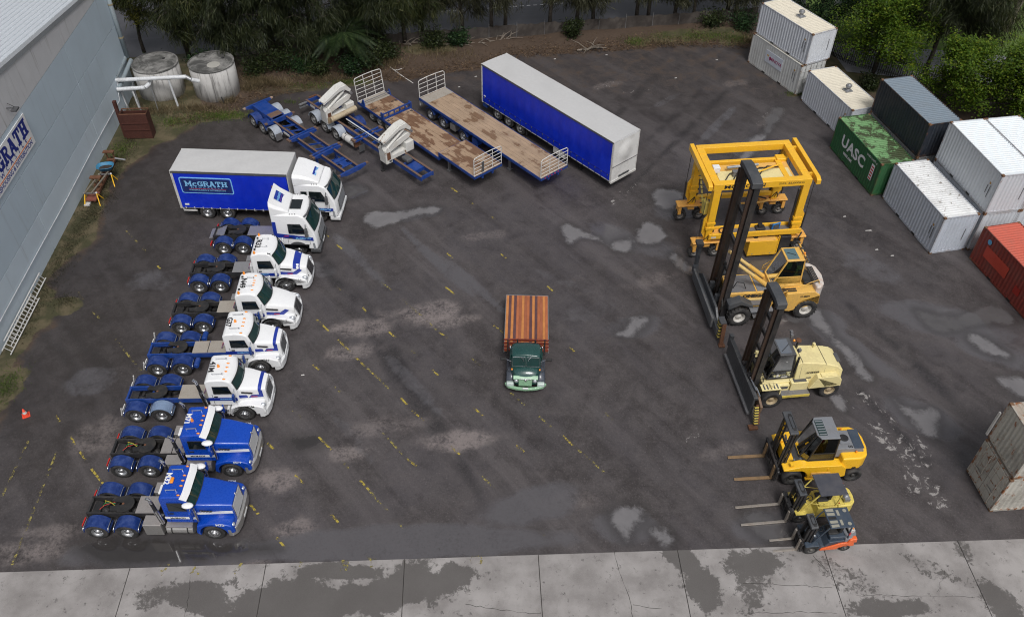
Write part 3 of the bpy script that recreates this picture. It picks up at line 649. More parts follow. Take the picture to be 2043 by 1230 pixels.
# yellow bay dashes
def worn_paint(name, col, thr=.5):
    t = NT(name); v = t.coords(world=True); a = t.noise(v, 5, 5, .7); b = t.noise(v, 1.1, 3)
    k = t.ramp(t.math('ADD', a, t.math('MULTIPLY', b, .5)), thr+.17, thr+.30)
    t.t.nodes.remove(t.b) if False else None
    tr = t.n('ShaderNodeBsdfTransparent'); mx = t.n('ShaderNodeMixShader'); t.l(k, mx.inputs[0]); t.l(tr.outputs[0], mx.inputs[1]); t.l(t.b.outputs[0], mx.inputs[2]); t.l(mx.outputs[0], t.out.inputs['Surface'])
    t.p(col=t.mix(a, tuple(x*.7 for x in col), col), rough=.6); return t.m
yline = worn_paint('worn_yellow_paint', (.40,.31,.05), .52); yline2 = worn_paint('very_worn_yellow_paint', (.31,.26,.07), .59)
DASH = [((-11.42,35.99),(-10.57,35.06),1),((-9.92,34.38),(-9.10,33.46),1),((-8.73,33.03),(-8.23,32.48),1),((-7.66,31.89),(-7.16,31.38),1),((-8.85,37.04),(-8.60,36.67),1),((-7.08,35.04),(-6.67,34.60),1),((-4.22,35.09),(-3.67,34.61),1),((-4.08,38.92),(-3.47,38.27),1),((-4.39,32.21),(-3.93,31.65),1),((-4.34,49.02),(-3.82,48.45),1),((-3.10,47.67),(-2.73,47.18),1),((-1.54,45.97),(-1.20,45.55),1),((-0.74,42.04),(-0.39,41.62),1),((-4.19,42.07),(-3.78,41.60),1),((-1.06,35.66),(-0.45,35.07),1),((2.13,39.08),(2.55,38.55),1),((3.31,33.99),(3.56,33.65),1),((-11.25,42.74),(-10.87,42.35),1),((-12.12,43.74),(-11.80,43.40),1),((-11.02,32.43),(-10.62,32.07),1),((-7.16,31.38),(-6.59,30.74),0),((-6.91,38.12),(-5.44,36.51),0),((-8.01,39.27),(-7.32,38.56),0),((-0.05,30.59),(0.49,30.03),0),((-2.28,33.07),(-1.75,32.53),0),((-10.72,38.86),(-10.38,38.51),0),((-9.61,30.88),(-9.18,30.45),0),((-5.65,33.59),(-5.28,33.21),0),((-5.44,36.51),(-4.22,35.09),0),((-8.23,32.48),(-7.66,31.89),0),((-5.90,30.12),(-5.54,29.67),1),((-5.22,29.27),(-4.56,28.60),1),((-1.97,29.51),(-1.48,28.97),1),((-9.87,27.46),(-9.10,26.66),1),((-12.41,27.04),(-12.03,26.67),1),((-10.64,25.10),(-10.14,24.62),1),((-12.45,23.36),(-12.00,22.86),1),((-7.39,24.84),(-6.91,24.31),1),((-8.57,22.95),(-8.10,22.45),1),((-10.82,21.56),(-10.31,21.05),1),((-3.07,26.98),(-2.56,26.46),1),((0.28,27.07),(0.70,26.67),1),((2.69,27.72),(3.19,27.11),1),((-5.14,26.09),(-4.68,25.71),1),((-8.60,26.19),(-8.05,25.51),0),((-6.33,23.61),(-5.84,23.11),0),((-1.61,25.37),(-1.11,24.85),0),((-0.04,30.59),(0.74,29.72),0),((1.37,29.12),(2.11,28.26),0),((4.00,26.25),(4.79,25.36),0),((-11.84,29.47),(-10.92,28.62),0),((-5.26,22.49),(-5.00,22.17),0),((-6.67,27.81),(-5.14,26.09),0),((-6.91,24.31),(-6.33,23.61),0),((3.19,27.11),(4.00,26.25),0),((-1.11,24.85),(-0.69,24.37),0),((1.17,22.38),(1.62,21.87),0),((5.00,29.26),(5.34,28.78),0),((-22.55,27.30),(-22.17,26.78),1),((-21.75,26.36),(-21.28,25.85),1),((-20.81,25.33),(-19.91,24.45),1),((-12.49,23.38),(-11.96,22.86),1),((-12.40,27.01),(-12.04,26.66),1),((-10.85,21.60),(-10.64,21.44),1),((-22.53,20.05),(-22.91,26.29),0),((-24.53,23.60),(-24.61,27.03),0),((-22.08,40.52),(-21.82,40.25),1),((-23.85,28.64),(-23.50,28.26),1),((-25.23,44.03),(-23.05,41.72),0),((-22.58,34.20),(-20.39,31.85),0),((-24.64,36.40),(-24.04,35.84),0),((-26.10,38.05),(-25.60,37.46),0)]
for di, (a, b, strong) in enumerate(DASH):
    d = Vector((b[0]-a[0], b[1]-a[1], 0)); L_ = d.length; d.normalize(); n_ = Vector((-d.y, d.x, 0))*.055
    a = Vector((*a, .005+di*.00012)); b = Vector((*b, .005+di*.00012))
    MB().add([a-n_, b-n_, b+n_, a+n_], [(0,1,2,3)]).build('painted_line', yline if strong else yline2, yard)


# ------------------------------------------------------------------ concrete apron
def apron_mat():
    t = NT('broom_finished_concrete'); v = t.coords(world=True); a = t.noise(v, .5, 5); b = t.noise(v, 6, 5, .7); f = t.noise(v, 45, 2)
    st = t.attr('stain'); wt = t.attr('wet')
    c = t.mix(t.ramp(a, .3, .7), (.185,.172,.166), (.315,.298,.290)); c = t.mix(t.ramp(t.noise(v, 1.7, 6, .7, .3), .50, .72, 0, .35), c, (.15,.138,.132)); c = t.mix(t.ramp(f, .5, .8, 0, .35), c, (.40,.385,.38)); c = t.mix(t.ramp(b, .58, .76, 0, .45), c, (.13,.12,.115))
    b2 = t.noise(v, 2.6, 7, .72, .5); k = t.ramp(t.math('ADD', t.math('ADD', st, t.math('MULTIPLY', t.ramp(b2, .50, .64), .50)), t.math('MULTIPLY', t.math('SUBTRACT', b, .5), 1.3)), .38, .66)
    c = t.mix(t.math('MULTIPLY', k, .88), c, t.mix(f, (.055,.050,.047), (.105,.097,.092)))
    t.p(col=c, rough=t.math('SUBTRACT', .8, t.math('MULTIPLY', k, .25))); t.bump(t.math('ADD', f, b), .2, .01); return t.m
apm = apron_mat()
AA = math.atan2(21.80-20.23, 20.96+11.05)
A0 = Vector((-11.05, 20.25, 0)); ad = Vector((math.cos(AA), math.sin(AA), 0)); an = Vector((math.sin(AA), -math.cos(AA), 0))
STAIN = [((-9.13,18.31),4.2,1.4,0,.95), ((-4.14,19.21),2.6,1.3,10,1.0), ((-7.38,19.90),2.6,.5,0,.9), ((-2.60,19.71),1.2,.9,20,1), ((-13.61,18.61),1.6,.8,0,.8), ((-15.59,18.59),1.2,.6,30,.6), ((-12.45,19.35),.9,.3,30,.6), ((8.13,20.60),1.4,.7,-50,.9), ((8.64,19.37),.9,1.5,10,.85), ((11.58,20.64),1.6,.9,0,.8), ((10.95,19.15),.9,1.4,-15,.6), ((16.65,18.40),2.2,.6,0,.8), ((21.66,18.81),.9,1.2,20,.8), ((19.11,20.49),1.8,.5,-30,.45), ((15.46,19.70),1.6,.8,-40,.42), ((14.52,20.43),.6,.6,0,.5), ((21.10,21.54),.5,.9,10,.6)]
apron = MB().add([tuple(A0+ad*a+an*b+Vector((0,0,.004))) for a, b in ((-30,-.02),(48,-.02),(48,16),(-30,16))], [(0,3,2,1)]).build('concrete_apron', M('joint_dirt', (.03,.028,.026), .9), recalc=False)
tag(apron, 'pale stained concrete apron with jointed slabs', kind='structure')
JS = [-24.6,-18.4,-12.25,-6.1,0,6.28,12.4,18.85,25.65,32.05,38.5,44.8]
for i in range(len(JS)-1):
    a0, a1 = JS[i]+.018, JS[i+1]-.018
    nx = int((a1-a0)/.16)+1; ny = 44; us = np.linspace(a0, a1, nx); vs = np.linspace(0, 7.0, ny)
    Us, Vs = np.meshgrid(us, vs); X = A0.x+ad.x*Us+an.x*Vs; Y = A0.y+ad.y*Us+an.y*Vs
    n2 = fbm(X, Y, .9, 31); stn = blobs(X, Y, STAIN, n2, .55)
    top = MB(); top.v = [tuple(p) for p in np.stack([X,Y,np.full_like(X,.035)],-1).reshape(-1,3)]
    top.f = [(r_*nx+c, r_*nx+c+1, (r_+1)*nx+c+1, (r_+1)*nx+c) for r_ in range(ny-1) for c in range(nx-1)]
    base = len(top.v); rim = [0, nx-1, ny*nx-1, (ny-1)*nx]
    top.v += [(top.v[k][0], top.v[k][1], -.02) for k in rim]
    edges = [[c for c in range(nx)], [r_*nx+nx-1 for r_ in range(ny)], [(ny-1)*nx+c for c in range(nx-1,-1,-1)], [r_*nx for r_ in range(ny-1,-1,-1)]]
    for k, e in enumerate(edges): top.f.append(tuple(e)+(base+(k+1)%4, base+k))
    o = top.build('slab', apm, apron, recalc=False)
    at = o.data.attributes.new('stain', 'FLOAT', 'POINT'); at.data.foreach_set('value', np.concatenate([stn.ravel(), np.zeros(4)]).astype(np.float32))
crackm = M('crack_dark', (.030,.028,.026), .9)
def crack(pts, w_=.025):
    rnd = random.Random(len(pts)*7+int(pts[0][0]*10)); P_ = []
    for a, b in zip(pts[:-1], pts[1:]):
        n = max(2, int(math.dist(a, b)/.22))
        for k in range(n): P_.append((a[0]+(b[0]-a[0])*k/n+rnd.uniform(-.05,.05), a[1]+(b[1]-a[1])*k/n+rnd.uniform(-.05,.05)))
    P_.append(pts[-1]); vs = []
    for k, p in enumerate(P_):
        q = P_[min(k+1, len(P_)-1)]; o = P_[max(k-1, 0)]; d = Vector((q[0]-o[0], q[1]-o[1])).normalized(); h = w_*rnd.uniform(.3,1.1)/2
        vs += [(p[0]-d.y*h, p[1]+d.x*h, .039), (p[0]+d.y*h, p[1]-d.x*h, .039)]
    MB().add(vs, [(2*k,2*k+1,2*k+3,2*k+2) for k in range(len(P_)-1)]).build('crack', crackm, apron, recalc=False)
crack([(4.86,21.04), (5.04,19.81), (5.38,18.61), (5.41,17.91)]); crack([(13.95,21.03), (14.49,20.13)]); crack([(10.47,19.58), (12.26,19.51), (14.48,19.39)]); crack([(15.50,19.02), (18.86,19.06), (20.74,19.01)]); crack([(10.22,18.18), (12.86,18.21), (14.38,18.16)])
crack([(-14.30,19.52), (-14.09,18.37), (-14.05,17.68)]); crack([(-1.87,18.40), (-0.10,18.12), (1.43,18.00)]); crack([(5.45,18.42), (6.72,18.30)]); crack([(19.83,20.25), (19.15,19.26)], .02)
for s_, px in (('V',(-15.63,19.85)), ('A',(-14.16,19.84)), ('I',(-13.23,20.00)), ('V',(-12.35,19.96)), ('B',(-7.46,20.18)), ('O',(-1.50,20.50)), ('I',(-9.46,20.12)), ('Y',(-6.25,20.37))):
    text(s_, .75, yline2, apron, (px[0], px[1], .040), ((1,.04,0),(-.04,1,0)), bold=.02)


# ------------------------------------------------------------------ warehouse at the left
WD_ = math.degrees(math.atan2(32.89-57.75, -28.59+29.78))     # wall runs towards the camera
wh = thing('warehouse', 'pale blue-grey panelled warehouse with white ribbed metal roof', 'building', (-29.78,57.75,0), WD_)
# local: x along the wall towards the camera, y left of that = outwards to the yard (+x world)
def rake(s_): return 9.30+.133*s_
VJ = [-3.6, 5.12, 15.8, 26.4, 37.0]; HZ = [0, 2.8, 5.6, 8.4]
for i in range(len(VJ)-1):
    for j in range(3):
        a, b = VJ[i]+.018, VJ[i+1]-.018
        MB().box(a, b, -.16, 0, HZ[j]+.018-(.15 if j == 0 else 0), HZ[j+1]-.018).build('panel', walllow if j == 0 else wallblue, wh, bevel=.012, seg=1)
    n = 4
    for k in range(n):
        a = VJ[i]+(VJ[i+1]-VJ[i])*k/n+.006; b = VJ[i]+(VJ[i+1]-VJ[i])*(k+1)/n-.006
        MB().prism([(a,8.412),(b,8.412),(b,rake(b)-.05),(a,rake(a)-.05)], -.155, .004).build('upper_panel', wallgrey, wh)
MB().box(-3.5, 37, -.6, -.17, -.1, 8.3).build('core', M('wall_core', (.05,.05,.05), .9), wh)
# far return wall
MB().box(-3.6, -3.45, -40, -.17, 0, 8.7).build('end_wall', wallblue, wh)
# roof: ribbed sheets falling towards the far end
roofm = M('white_metal_roof', (.62,.66,.70), .42, metal=.25, dirt=.25, dcol=(.40,.42,.45), dscale=.25, var=.06)
rb = MB(); y = -.02; rows = []
S0, S1 = -4.1, 37.0
prof = []
while y > -40:
    prof += [(y, 0), (y-.26, 0), (y-.29, .055), (y-.35, .055), (y-.38, 0)]; y -= .38
n = len(prof)
for s_ in (S0, 16, S1):
    rb.v += [(s_, yy-.0, rake(s_)+.10+zz) for yy, zz in prof]
for k in range(2):
    rb.f += [(k*n+i, k*n+i+1, (k+1)*n+i+1, (k+1)*n+i) for i in range(n-1)]
roof = rb.build('roof', roofm, wh, recalc=False)
fl = MB(); fl.prism([(S0,rake(S0)+.13),(S1,rake(S1)+.13),(S1,rake(S1)-.16),(S0,rake(S0)-.16)], .008, .05); fl.prism([(S0,rake(S0)+.145),(S1,rake(S1)+.145),(S1,rake(S1)+.132),(S0,rake(S0)+.132)], -.28, .05)
fl.build('barge_capping', M('dark_capping', (.34,.36,.38), .5, metal=.2, dirt=.3), roof)
MB().box(S0-.12, S0+.02, -40, -.1, rake(S0)-.12, rake(S0)+.05).build('gutter', gpipe, roof)
# stains below the capping are in the wall material; conduit along the wall
pts = [(0.0,.06,1.31), (3.5,.06,1.36), (7.1,.06,1.38), (12.4,.06,1.31), (18,.06,1.36), (24,.06,1.38), (32,.06,1.36)]
MB().tube(pts, .025, 6).build('conduit', pvc, wh)
MB().tube([(0.0,.06,1.31), (-.1,.06,1.7), (-.35,.08,2.0), (-.4,.1,2.5)], .025, 6).build('conduit', pvc, wh)
# floodlight
fl_ = MB().box(14.0,14.45,.30,.62,9.12,9.22).build('floodlight', dgreyp, wh)
MB().beam((14.22,.01,9.25),(14.22,.40,9.25),.05,.05).beam((14.05,.05,9.45),(14.05,.40,9.22),.03,.03).build('bracket', dgreyp, fl_)
MB().box(14.04,14.41,.33,.59,9.105,9.118).build('lens', lamp, fl_)
# downpipes at the far corner
for k, yy in enumerate((.16, -.42)):
    MB().cyl((-3.5-.0*k, yy, 2.95), (-3.5, yy, 9.0), .17, n=14).build('downpipe', gpipe, wh, smooth=True)
    for z_ in (4.6, 7.2): MB().cyl((-3.5,yy,z_-.05), (-3.5,yy,z_+.05), .19, n=14).build('pipe_collar', M('collar_%d%d'%(k,int(z_)), (.30,.25,.15), .6), wh)
# sign
sg = MB().box(12.9, 19.6, .01, .05, 6.10, 8.12).build('wall_sign', M('sign_white', (.80,.80,.80), .4, dirt=.12, var=.03), wh)
RX, UZ = (-1,0,0), (0,0,1)
navy = M('sign_navy', (.012,.025,.22), .45, dirt=.05)
slab_word('McGRATH', 1.0, navy, sg, (16.32,.052,7.47), (RX, UZ), wf=.80, gap=.10, st=.26)
text('N E W C A S T L E', .40, navy, sg, (16.3,.052,6.81), (RX, UZ), space=1.35, sx=1.2, bold=.006)
MB().box(13.15, 19.2, .05, .056, 6.57, 6.63).build('sign_line', decalo, sg)
text('WAREHOUSING & DISTRIBUTION', .40, navy, sg, (16.2,.052,6.36), (RX, UZ), sx=.98, bold=.008)
# ladder leaning along the wall foot
ld = thing('ladder', 'long white aluminium ladder lying against the warehouse wall foot', 'ladder', (-28.75,38.3,0), WD_)
def ladder(z0, z1, y0, y1, x0, x1, step, nm):
    p = Vector((x0,y0,z0)); q = Vector((x1,y0,z0)); up_ = Vector((0,y1-y0,z1-z0))
    for k, a in enumerate((Vector(), up_)): MB().beam(p+a, q+a, .06, .03).build('rail', conew, ld)
    nn = int((x1-x0)/step)
    for k in range(nn):
        s_ = x0+.15+k*step; MB().beam((s_,y0,z0),(s_,y1,z1),.03,.03,(1,0,0)).build('rung', conew, ld)
ladder(.10, .42, .55, .20, .9, 5.5, .30, 0); ladder(.10, .50, .32, .08, -.9, 4.8, .32, 1)

# ------------------------------------------------------------------ tanks and pipes
def tank(c, label, r_, h, hatch):
    t = thing('concrete_tank', label, 'tank', (*c,0), group='round concrete water tanks')
    MB().lathe([(r_-.05,0),(r_,.02),(r_+.01,h*.5),(r_,h),(r_-.06,h+.03)], 40).build('tank_wall', tankside, t, smooth=True)
    MB().lathe([(0,h+.10),(r_*.5,h+.085),(r_-.20,h+.04),(r_-.06,h+.03)], 40).build('lid', tanklid, t, smooth=True)
    MB().lathe([(r_-.02,h-.02),(r_+.035,h-.01),(r_+.035,h+.06),(r_-.08,h+.062)], 40).build('rim', tanklid, t, smooth=True)
    MB().box(hatch[0]-.25,hatch[0]+.25,hatch[1]-.25,hatch[1]+.25,h+.04,h+.13).build('hatch', tanklid, t, bevel=.02)
    MB().lathe([(0,.06),(.12,.06),(.12,-.02)], 12, c=(-hatch[0]*.9,.55,h+.06)).build('inlet_cap', black, t)
    return t
tl = tank((-27.72,61.05), 'weathered round concrete tank nearest the warehouse wall', 1.72, 2.62, (-.6,-.75))
tr_ = tank((-23.45,61.25), 'weathered round concrete tank further from the warehouse, stained white sides', 1.72, 2.62, (-.9,.9))
MB().lathe([(0,.03),(.42,.02),(.5,.0)], 16, c=(.35,-.55,2.72)).build('pale_patch', M('pale_lime', (.36,.35,.32), .8), tr_)
MB().tube([(.75,-1.62,.55),(.85,-1.78,.45),(.9,-1.82,.15)], .05, 6).build('outlet', black, tr_)
pp = thing('drain_pipe', 'white pvc pipe running across from warehouse wall to far tank', 'pipe', (-29.9,59.4,0))
z_ = 2.62
a = Vector((-30.05,58.35,z_)); b = Vector((-24.75,59.0,z_)); o_ = Vector((-29.9,59.4,0))
def seg(p, q, r_, nm, mt, par): return MB().cyl(p-o_, q-o_, r_, n=14).build(nm, mt, par, smooth=False)
seg(a, b, .15, 'pipe_run', pvc, pp); seg(b+Vector((0,0,.0)), b+Vector((.38,-.1,-.18)), .145, 'elbow', galv, pp); seg(b+Vector((.38,-.1,-.18)), b+Vector((.86,.12,-.42)), .155, 'outlet_pipe', pvc, pp)
for f in (.08, .33, .58, .9): p = a.lerp(b, f); d = (b-a).normalized()*.035; seg(p-d, p+d, .172, 'collar', pvc, pp)
for f in (.05, .75): p = a.lerp(b, f); seg(Vector((p.x+.1,p.y+.12,0)), p-Vector((0,0,.12)), .08 if f > .5 else .07, 'prop', pvc, pp)
for f in (.25, .48): p = a.lerp(b, f); seg(Vector((p.x+.25,p.y-.5,0)), p+Vector((0,0,-.1)), .03, 'stay', galv, pp)
pp2 = thing('drain_pipe', 'short white pvc pipe running into the tank by the wall', 'pipe', (-29.9,59.4,0))
a = Vector((-29.75,57.95,2.1)); b = Vector((-27.75,58.25,2.1))
seg(a, b, .15, 'pipe_run', pvc, pp2); seg(b, b+Vector((.22,.35,.10)), .155, 'elbow', pvc, pp2); seg(b+Vector((.22,.35,.1)), b+Vector((.1,1.2,.12)), .14, 'outlet_pipe', pvc, pp2)
for f in (.03,.55,.9): p = a.lerp(b, f); d = (b-a).normalized()*.04; seg(p-d, p+d, .172, 'collar', pvc, pp2)
seg(Vector((-28.6,58.1,0)), Vector((-28.7,58.1,2.0)), .07, 'prop', pvc, pp2); seg(Vector((-29.3,58.0,0)), Vector((-29.5,58.0,2.0)), .03, 'stay', galv, pp2)
pp3 = thing('storm_pipe', 'grey storm pipes carried along the warehouse wall to the white pipes', 'pipe', (-29.9,59.4,0))
seg(Vector((-29.95,61.2,2.95)), Vector((-29.95,58.4,2.62)), .17, 'pipe_run', gpipe, pp3); seg(Vector((-29.55,61.2,2.75)), Vector((-29.65,58.0,2.12)), .16, 'pipe_run', gpipe, pp3)

# ------------------------------------------------------------------ scrap along the wall
sk = thing('steel_bin', 'open rust-red steel bin standing upright by the warehouse corner', 'bin', (-27.55,54.6,0), 4)
MB().box(-.95,.95,-.06,.0,.05,2.05).build('front_panel', rustdk, sk, bevel=.015)
for sx in (-.95,.90): MB().box(sx,sx+.05,0,.75,.05,2.05).build('side_panel', rustdk, sk)
MB().box(-.95,.95,.72,.78,.05,1.9).build('back_panel', rustdk, sk); MB().box(-.95,.95,0,.75,.0,.05).build('base', rustdk, sk)
for z_ in (.75,1.3): MB().box(-.93,.93,-.11,-.062,z_,z_+.07).build('rib', rustdk, sk)
MB().box(-1.2,-.98,.15,.40,.0,3.0).build('post', rustdk, sk, bevel=.01)
MB().tube([(-.95,-.02,2.07),(.95,-.02,2.07),(.95,.76,2.07),(-.95,.76,2.07)], .04, 6, True).build('rim', rusty, sk)
rbm = thing('scrap_chassis', 'rusty steel beam with upright brackets lying beside the warehouse wall', 'scrap', (-28.9,49.2,0), WD_)
for yy in (.25,.62): MB().box(-2.6,2.5,yy,yy+.09,.12,.30).build('beam', rusty, rbm)
MB().box(-2.55,2.45,.34,.62,.12,.15).build('web', rusty, rbm)
for xx in (-2.3,.75):
    MB().box(xx,xx+.22,.18,.80,.30,.38).build('cross_plate', rusty, rbm); [MB().box(xx,xx+.06,ya,ya+.08,.38,.95).build('upright', rusty, rbm) for ya in (.20,.66)]; MB().box(xx-.05,xx+.25,.10,.84,.95,1.03).build('cap', rusty, rbm)
MB().box(1.7,2.6,.15,.85,.30,.40).build('end_plate', M('red_rust', (.22,.06,.04), .75, dirt=.5, dscale=4), rbm)
MB().cyl((-2.1,.8,.5),(-2.1,1.5,.35),.06,n=8).build('stub_pipe', galv, rbm); MB().box(2.45,2.85,.05,.4,.05,.16).build('loose_block', conew, rbm)
tw = [(-28.62,46.41), (-27.60,48.68)]
for k, (c, lab) in enumerate(zip(((-28.24,46.86,0.00), (-28.00,49.03,0.00)), ('yellow-legged steel trestle at the near end of the two boards', 'yellow-legged steel trestle under the blue tub'))):
    t = thing('trestle', lab, 'trestle', c, 6, group='yellow-legged trestles')
    MB().beam((-.42,0,.78),(.42,0,.78),.07,.09).build('top_bar', steelg, t)
    for sx in (-.38,.38):
        for sy in (-1,1): MB().cyl((sx,0,.76),(sx+.12*(1 if sx > 0 else -1),sy*.42,0),.035,n=8).build('leg', yelli, t); 
        MB().ball((sx,0,.79),.07).build('clamp', conew, t)
c0 = Vector((-28.24,46.86,0.00)); c1 = Vector((-28.00,49.03,0.00))
for k, off in enumerate((-.32,.12)):
    o = MB().beam(c0+Vector((off,-.15,.86)), c1+Vector((off+.05,.2,.86)), .10, .06).build('board', M('grey_board_%d'%k, (.17,.15,.12), .8)); tag(o, ('left' if k == 0 else 'right')+' grey timber board laid across the yellow-legged trestles', 'board', 'boards on the trestles')
tb = thing('tub', 'blue plastic tub standing on the trestle', 'tub', tuple(c1+Vector((-.05,.45,.90))), 12)
ring = lambda rx, ry, z_: [(rx*math.copysign(abs(math.cos(t))**.7, math.cos(t)), ry*math.copysign(abs(math.sin(t))**.7, math.sin(t)), z_) for t in [2*math.pi*i/24 for i in range(24)]]
MB().loft([ring(.42,.32,0),ring(.52,.40,.28),ring(.58,.45,.29),ring(.58,.45,.27),ring(.50,.38,.265),ring(.40,.30,.03)], True).build('basin', M('blue_plastic', (.03,.20,.36), .5, dirt=.4, dscale=5), tb, smooth=True)
MB().loft([ring(.43,.32,.09),ring(.43,.32,.10)]).build('muck', M('muck', (.04,.03,.025), .9), tb)

# ------------------------------------------------------------------ traffic cone
cn = thing('traffic_cone', 'small orange-red traffic cone tipped on the asphalt at far left', 'cone', (-25.40,28.65,0.00), 30)
conr = M('cone_orange', (.75,.07,.03), .5, dirt=.3)
MB().box(-.19,.19,-.19,.19,0,.03).build('base', conr, cn); MB().lathe([(.15,.03),(.03,.50),(0,.50)], 14).build('body', conr, cn, smooth=True); MB().lathe([(.108,.19),(.075,.32)], 14).build('band', conew, cn).scale = (1.02,1.02,1)

# ------------------------------------------------------------------ containers
def corr(n_len, H_, pitch, depth, axis, off, out):
    """corrugated sheet along an axis; returns mesh builder in (u, w) with w outward"""
    pr = []; u_ = 0
    a, b = pitch*.26, pitch*.24
    while u_+pitch <= n_len+1e-6:
        pr += [(u_,0),(u_+a,0),(u_+a+b,-depth),(u_+2*a+b,-depth)]; u_ += pitch
    pr.append((min(u_, n_len),0))
    if pr[-1][0] < n_len: pr.append((n_len,0))
    return pr
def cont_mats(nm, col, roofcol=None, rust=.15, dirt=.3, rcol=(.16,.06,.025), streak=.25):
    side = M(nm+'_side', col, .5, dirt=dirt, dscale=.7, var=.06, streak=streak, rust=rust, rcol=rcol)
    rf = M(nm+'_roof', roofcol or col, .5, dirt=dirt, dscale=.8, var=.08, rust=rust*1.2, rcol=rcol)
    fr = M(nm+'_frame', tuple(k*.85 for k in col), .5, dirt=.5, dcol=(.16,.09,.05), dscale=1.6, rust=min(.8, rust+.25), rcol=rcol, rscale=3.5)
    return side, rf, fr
castm = M('casting_rust', (.17,.085,.04), .7, dirt=.5, dscale=5, rust=.4)
def container(label, n, deg, z=0, H_=2.591, mats=None, L_=6.058, W_=2.438, flat=False, doors=None, vent=None):
    """n: the corner nearest the camera; x runs along the long side, the body lies on the y<0 side"""
    side, rf, fr = mats; c = thing('shipping_container', label, 'container', (n[0],n[1],z), deg)
    p = .105
    for x in (0, L_-p):
        for y in (-W_, -p): MB().box(x,x+p,y,y+p,.12,H_-.12).build('corner_post', fr, c)
    for y in (-W_+.01, -p+.03):
        MB().box(p,L_-p,y,y+.065,.03,.16).build('bottom_rail', fr, c); MB().box(p,L_-p,y,y+.06,H_-.075,H_-.015).build('top_rail', fr, c)
    for x in (.012, L_-.075): MB().box(x,x+.06,-W_+p,-p,.03,.16).build('bottom_rail', fr, c); MB().box(x,x+.06,-W_+p,-p,H_-.085,H_-.02).build('top_rail', fr, c)
    for x in (0, L_-.178):
        for y in (-W_, -.162):
            for zz in (0, H_-.118): MB().box(x-.004,x+.182,y-.004,y+.166,zz,zz+.118).build('corner_casting', castm, c, bevel=.012, seg=1)
    d = .014 if flat else .040
    ll = L_-2*p; pr = corr(ll, H_, .278, d, 'x', 0, 1)
    for y, sg_ in ((-.016, 1), (-W_+.016, -1)):
        mb = MB(); n_ = len(pr); mb.v = [(p+u_, y+w_*sg_, zz) for zz in (.15, H_-.07) for u_, w_ in pr]; mb.f = [(i,i+1,n_+i+1,n_+i) for i in range(n_-1)]
        mb.build('side_panel', side, c, recalc=False)
    wl = W_-2*p; pr = corr(wl, H_, .25, .042, 'y', 0, 1)
    for x, sg_, e in ((.016, -1, 0), (L_-.016, 1, 1)):
        if doors == e:
            dm = MB
            for k in range(2):
                y0 = -W_+p+k*wl/2+.01; y1 = y0+wl/2-.02
                dr = MB().box(min(x,x+sg_*.03),max(x,x+sg_*.03),y0,y1,.18,H_-.10).build('door', side, c, bevel=.01, seg=1)
                X = x+sg_*.045
                for fz in (.28,.52,.76): MB().box(min(X-.012,X+.004),max(X-.012,X+.004),y0+.05,y1-.05,H_*fz,H_*fz+.04).build('door_ridge', fr, dr)
                for fy in (.28,.74):
                    yy = y0+(y1-y0)*fy; MB().cyl((X+sg_*.03,yy,.14),(X+sg_*.03,yy,H_-.06),.022,n=6).build('lock_rod', fr, dr)
                    for zz in (.25,1.1,H_-.35): MB().box(min(X,X+sg_*.055),max(X,X+sg_*.055),yy-.05,yy+.05,zz,zz+.06).build('rod_keeper', fr, dr)
                    MB().beam((X+sg_*.05,yy,1.0),(X+sg_*.05,yy+(.32 if fy < .5 else -.32),1.04),.02,.03).build('handle', steelg, dr)
        else:
            mb = MB(); n_ = len(pr); mb.v = [(x+w_*-sg_*-1*1.0*(1) , -W_+p+u_, zz) for zz in (.15, H_-.07) for u_, w_ in [(a, b*sg_*-1*-1) for a, b in pr]]
            mb.v = [(x+w_*sg_, -W_+p+u_, zz) for zz in (.15, H_-.07) for u_, w_ in pr]
            mb.f = [(i,i+1,n_+i+1,n_+i) for i in range(n_-1)]; mb.build('end_panel', side, c, recalc=False)
    pr = corr(L_-.36, 0, .209, .034, 'x', 0, 1); n_ = len(pr)
    mb = MB(); mb.v = [(.18+u_, y, H_-.03+w_+.008) for y in (-W_+.05,-.05) for u_, w_ in pr]; mb.f = [(i,i+1,n_+i+1,n_+i) for i in range(n_-1)]
    mb.add([(.06,-W_+.05,H_-.026),(.185,-W_+.05,H_-.026),(.185,-.05,H_-.026),(.06,-.05,H_-.026)],[(0,1,2,3)]); mb.add([(L_-.185,-W_+.05,H_-.026),(L_-.06,-W_+.05,H_-.026),(L_-.06,-.05,H_-.026),(L_-.185,-.05,H_-.026)],[(0,1,2,3)])
    mb.build('roof', rf, c, recalc=False)
    MB().box(.1,L_-.1,-W_+.08,-.08,.06,.12).build('floor', chask, c)
    for x in (L_/2-1.15, L_/2+.80): MB().box(x,x+.36,-.022,-.002,.04,.15).build('fork_pocket', black, c)
    if vent:
        v_ = MB().box(vent[0]-.28,vent[0]+.28,vent[1]-.28,vent[1]+.28,H_-.02,H_+.06).build('roof_vent', galv, c)
        MB().cyl((vent[0],vent[1],H_+.06),(vent[0],vent[1],H_+.20),.15,n=16).build('vent_neck', galv, v_)
        tv = MB()
        for k in range(18):
            t0, t1 = 2*math.pi*k/18, 2*math.pi*(k+.75)/18
            for j in range(4):
                a0, a1 = -1.25+j*.62, -1.25+(j+1)*.62
                P_ = lambda t, a: (vent[0]+.24*math.cos(a)*math.cos(t), vent[1]+.24*math.cos(a)*math.sin(t), H_+.38+.19*math.sin(a))
                tv.add([P_(t0,a0),P_(t1,a0),P_(t1,a1),P_(t0,a1)],[(0,1,2,3)])
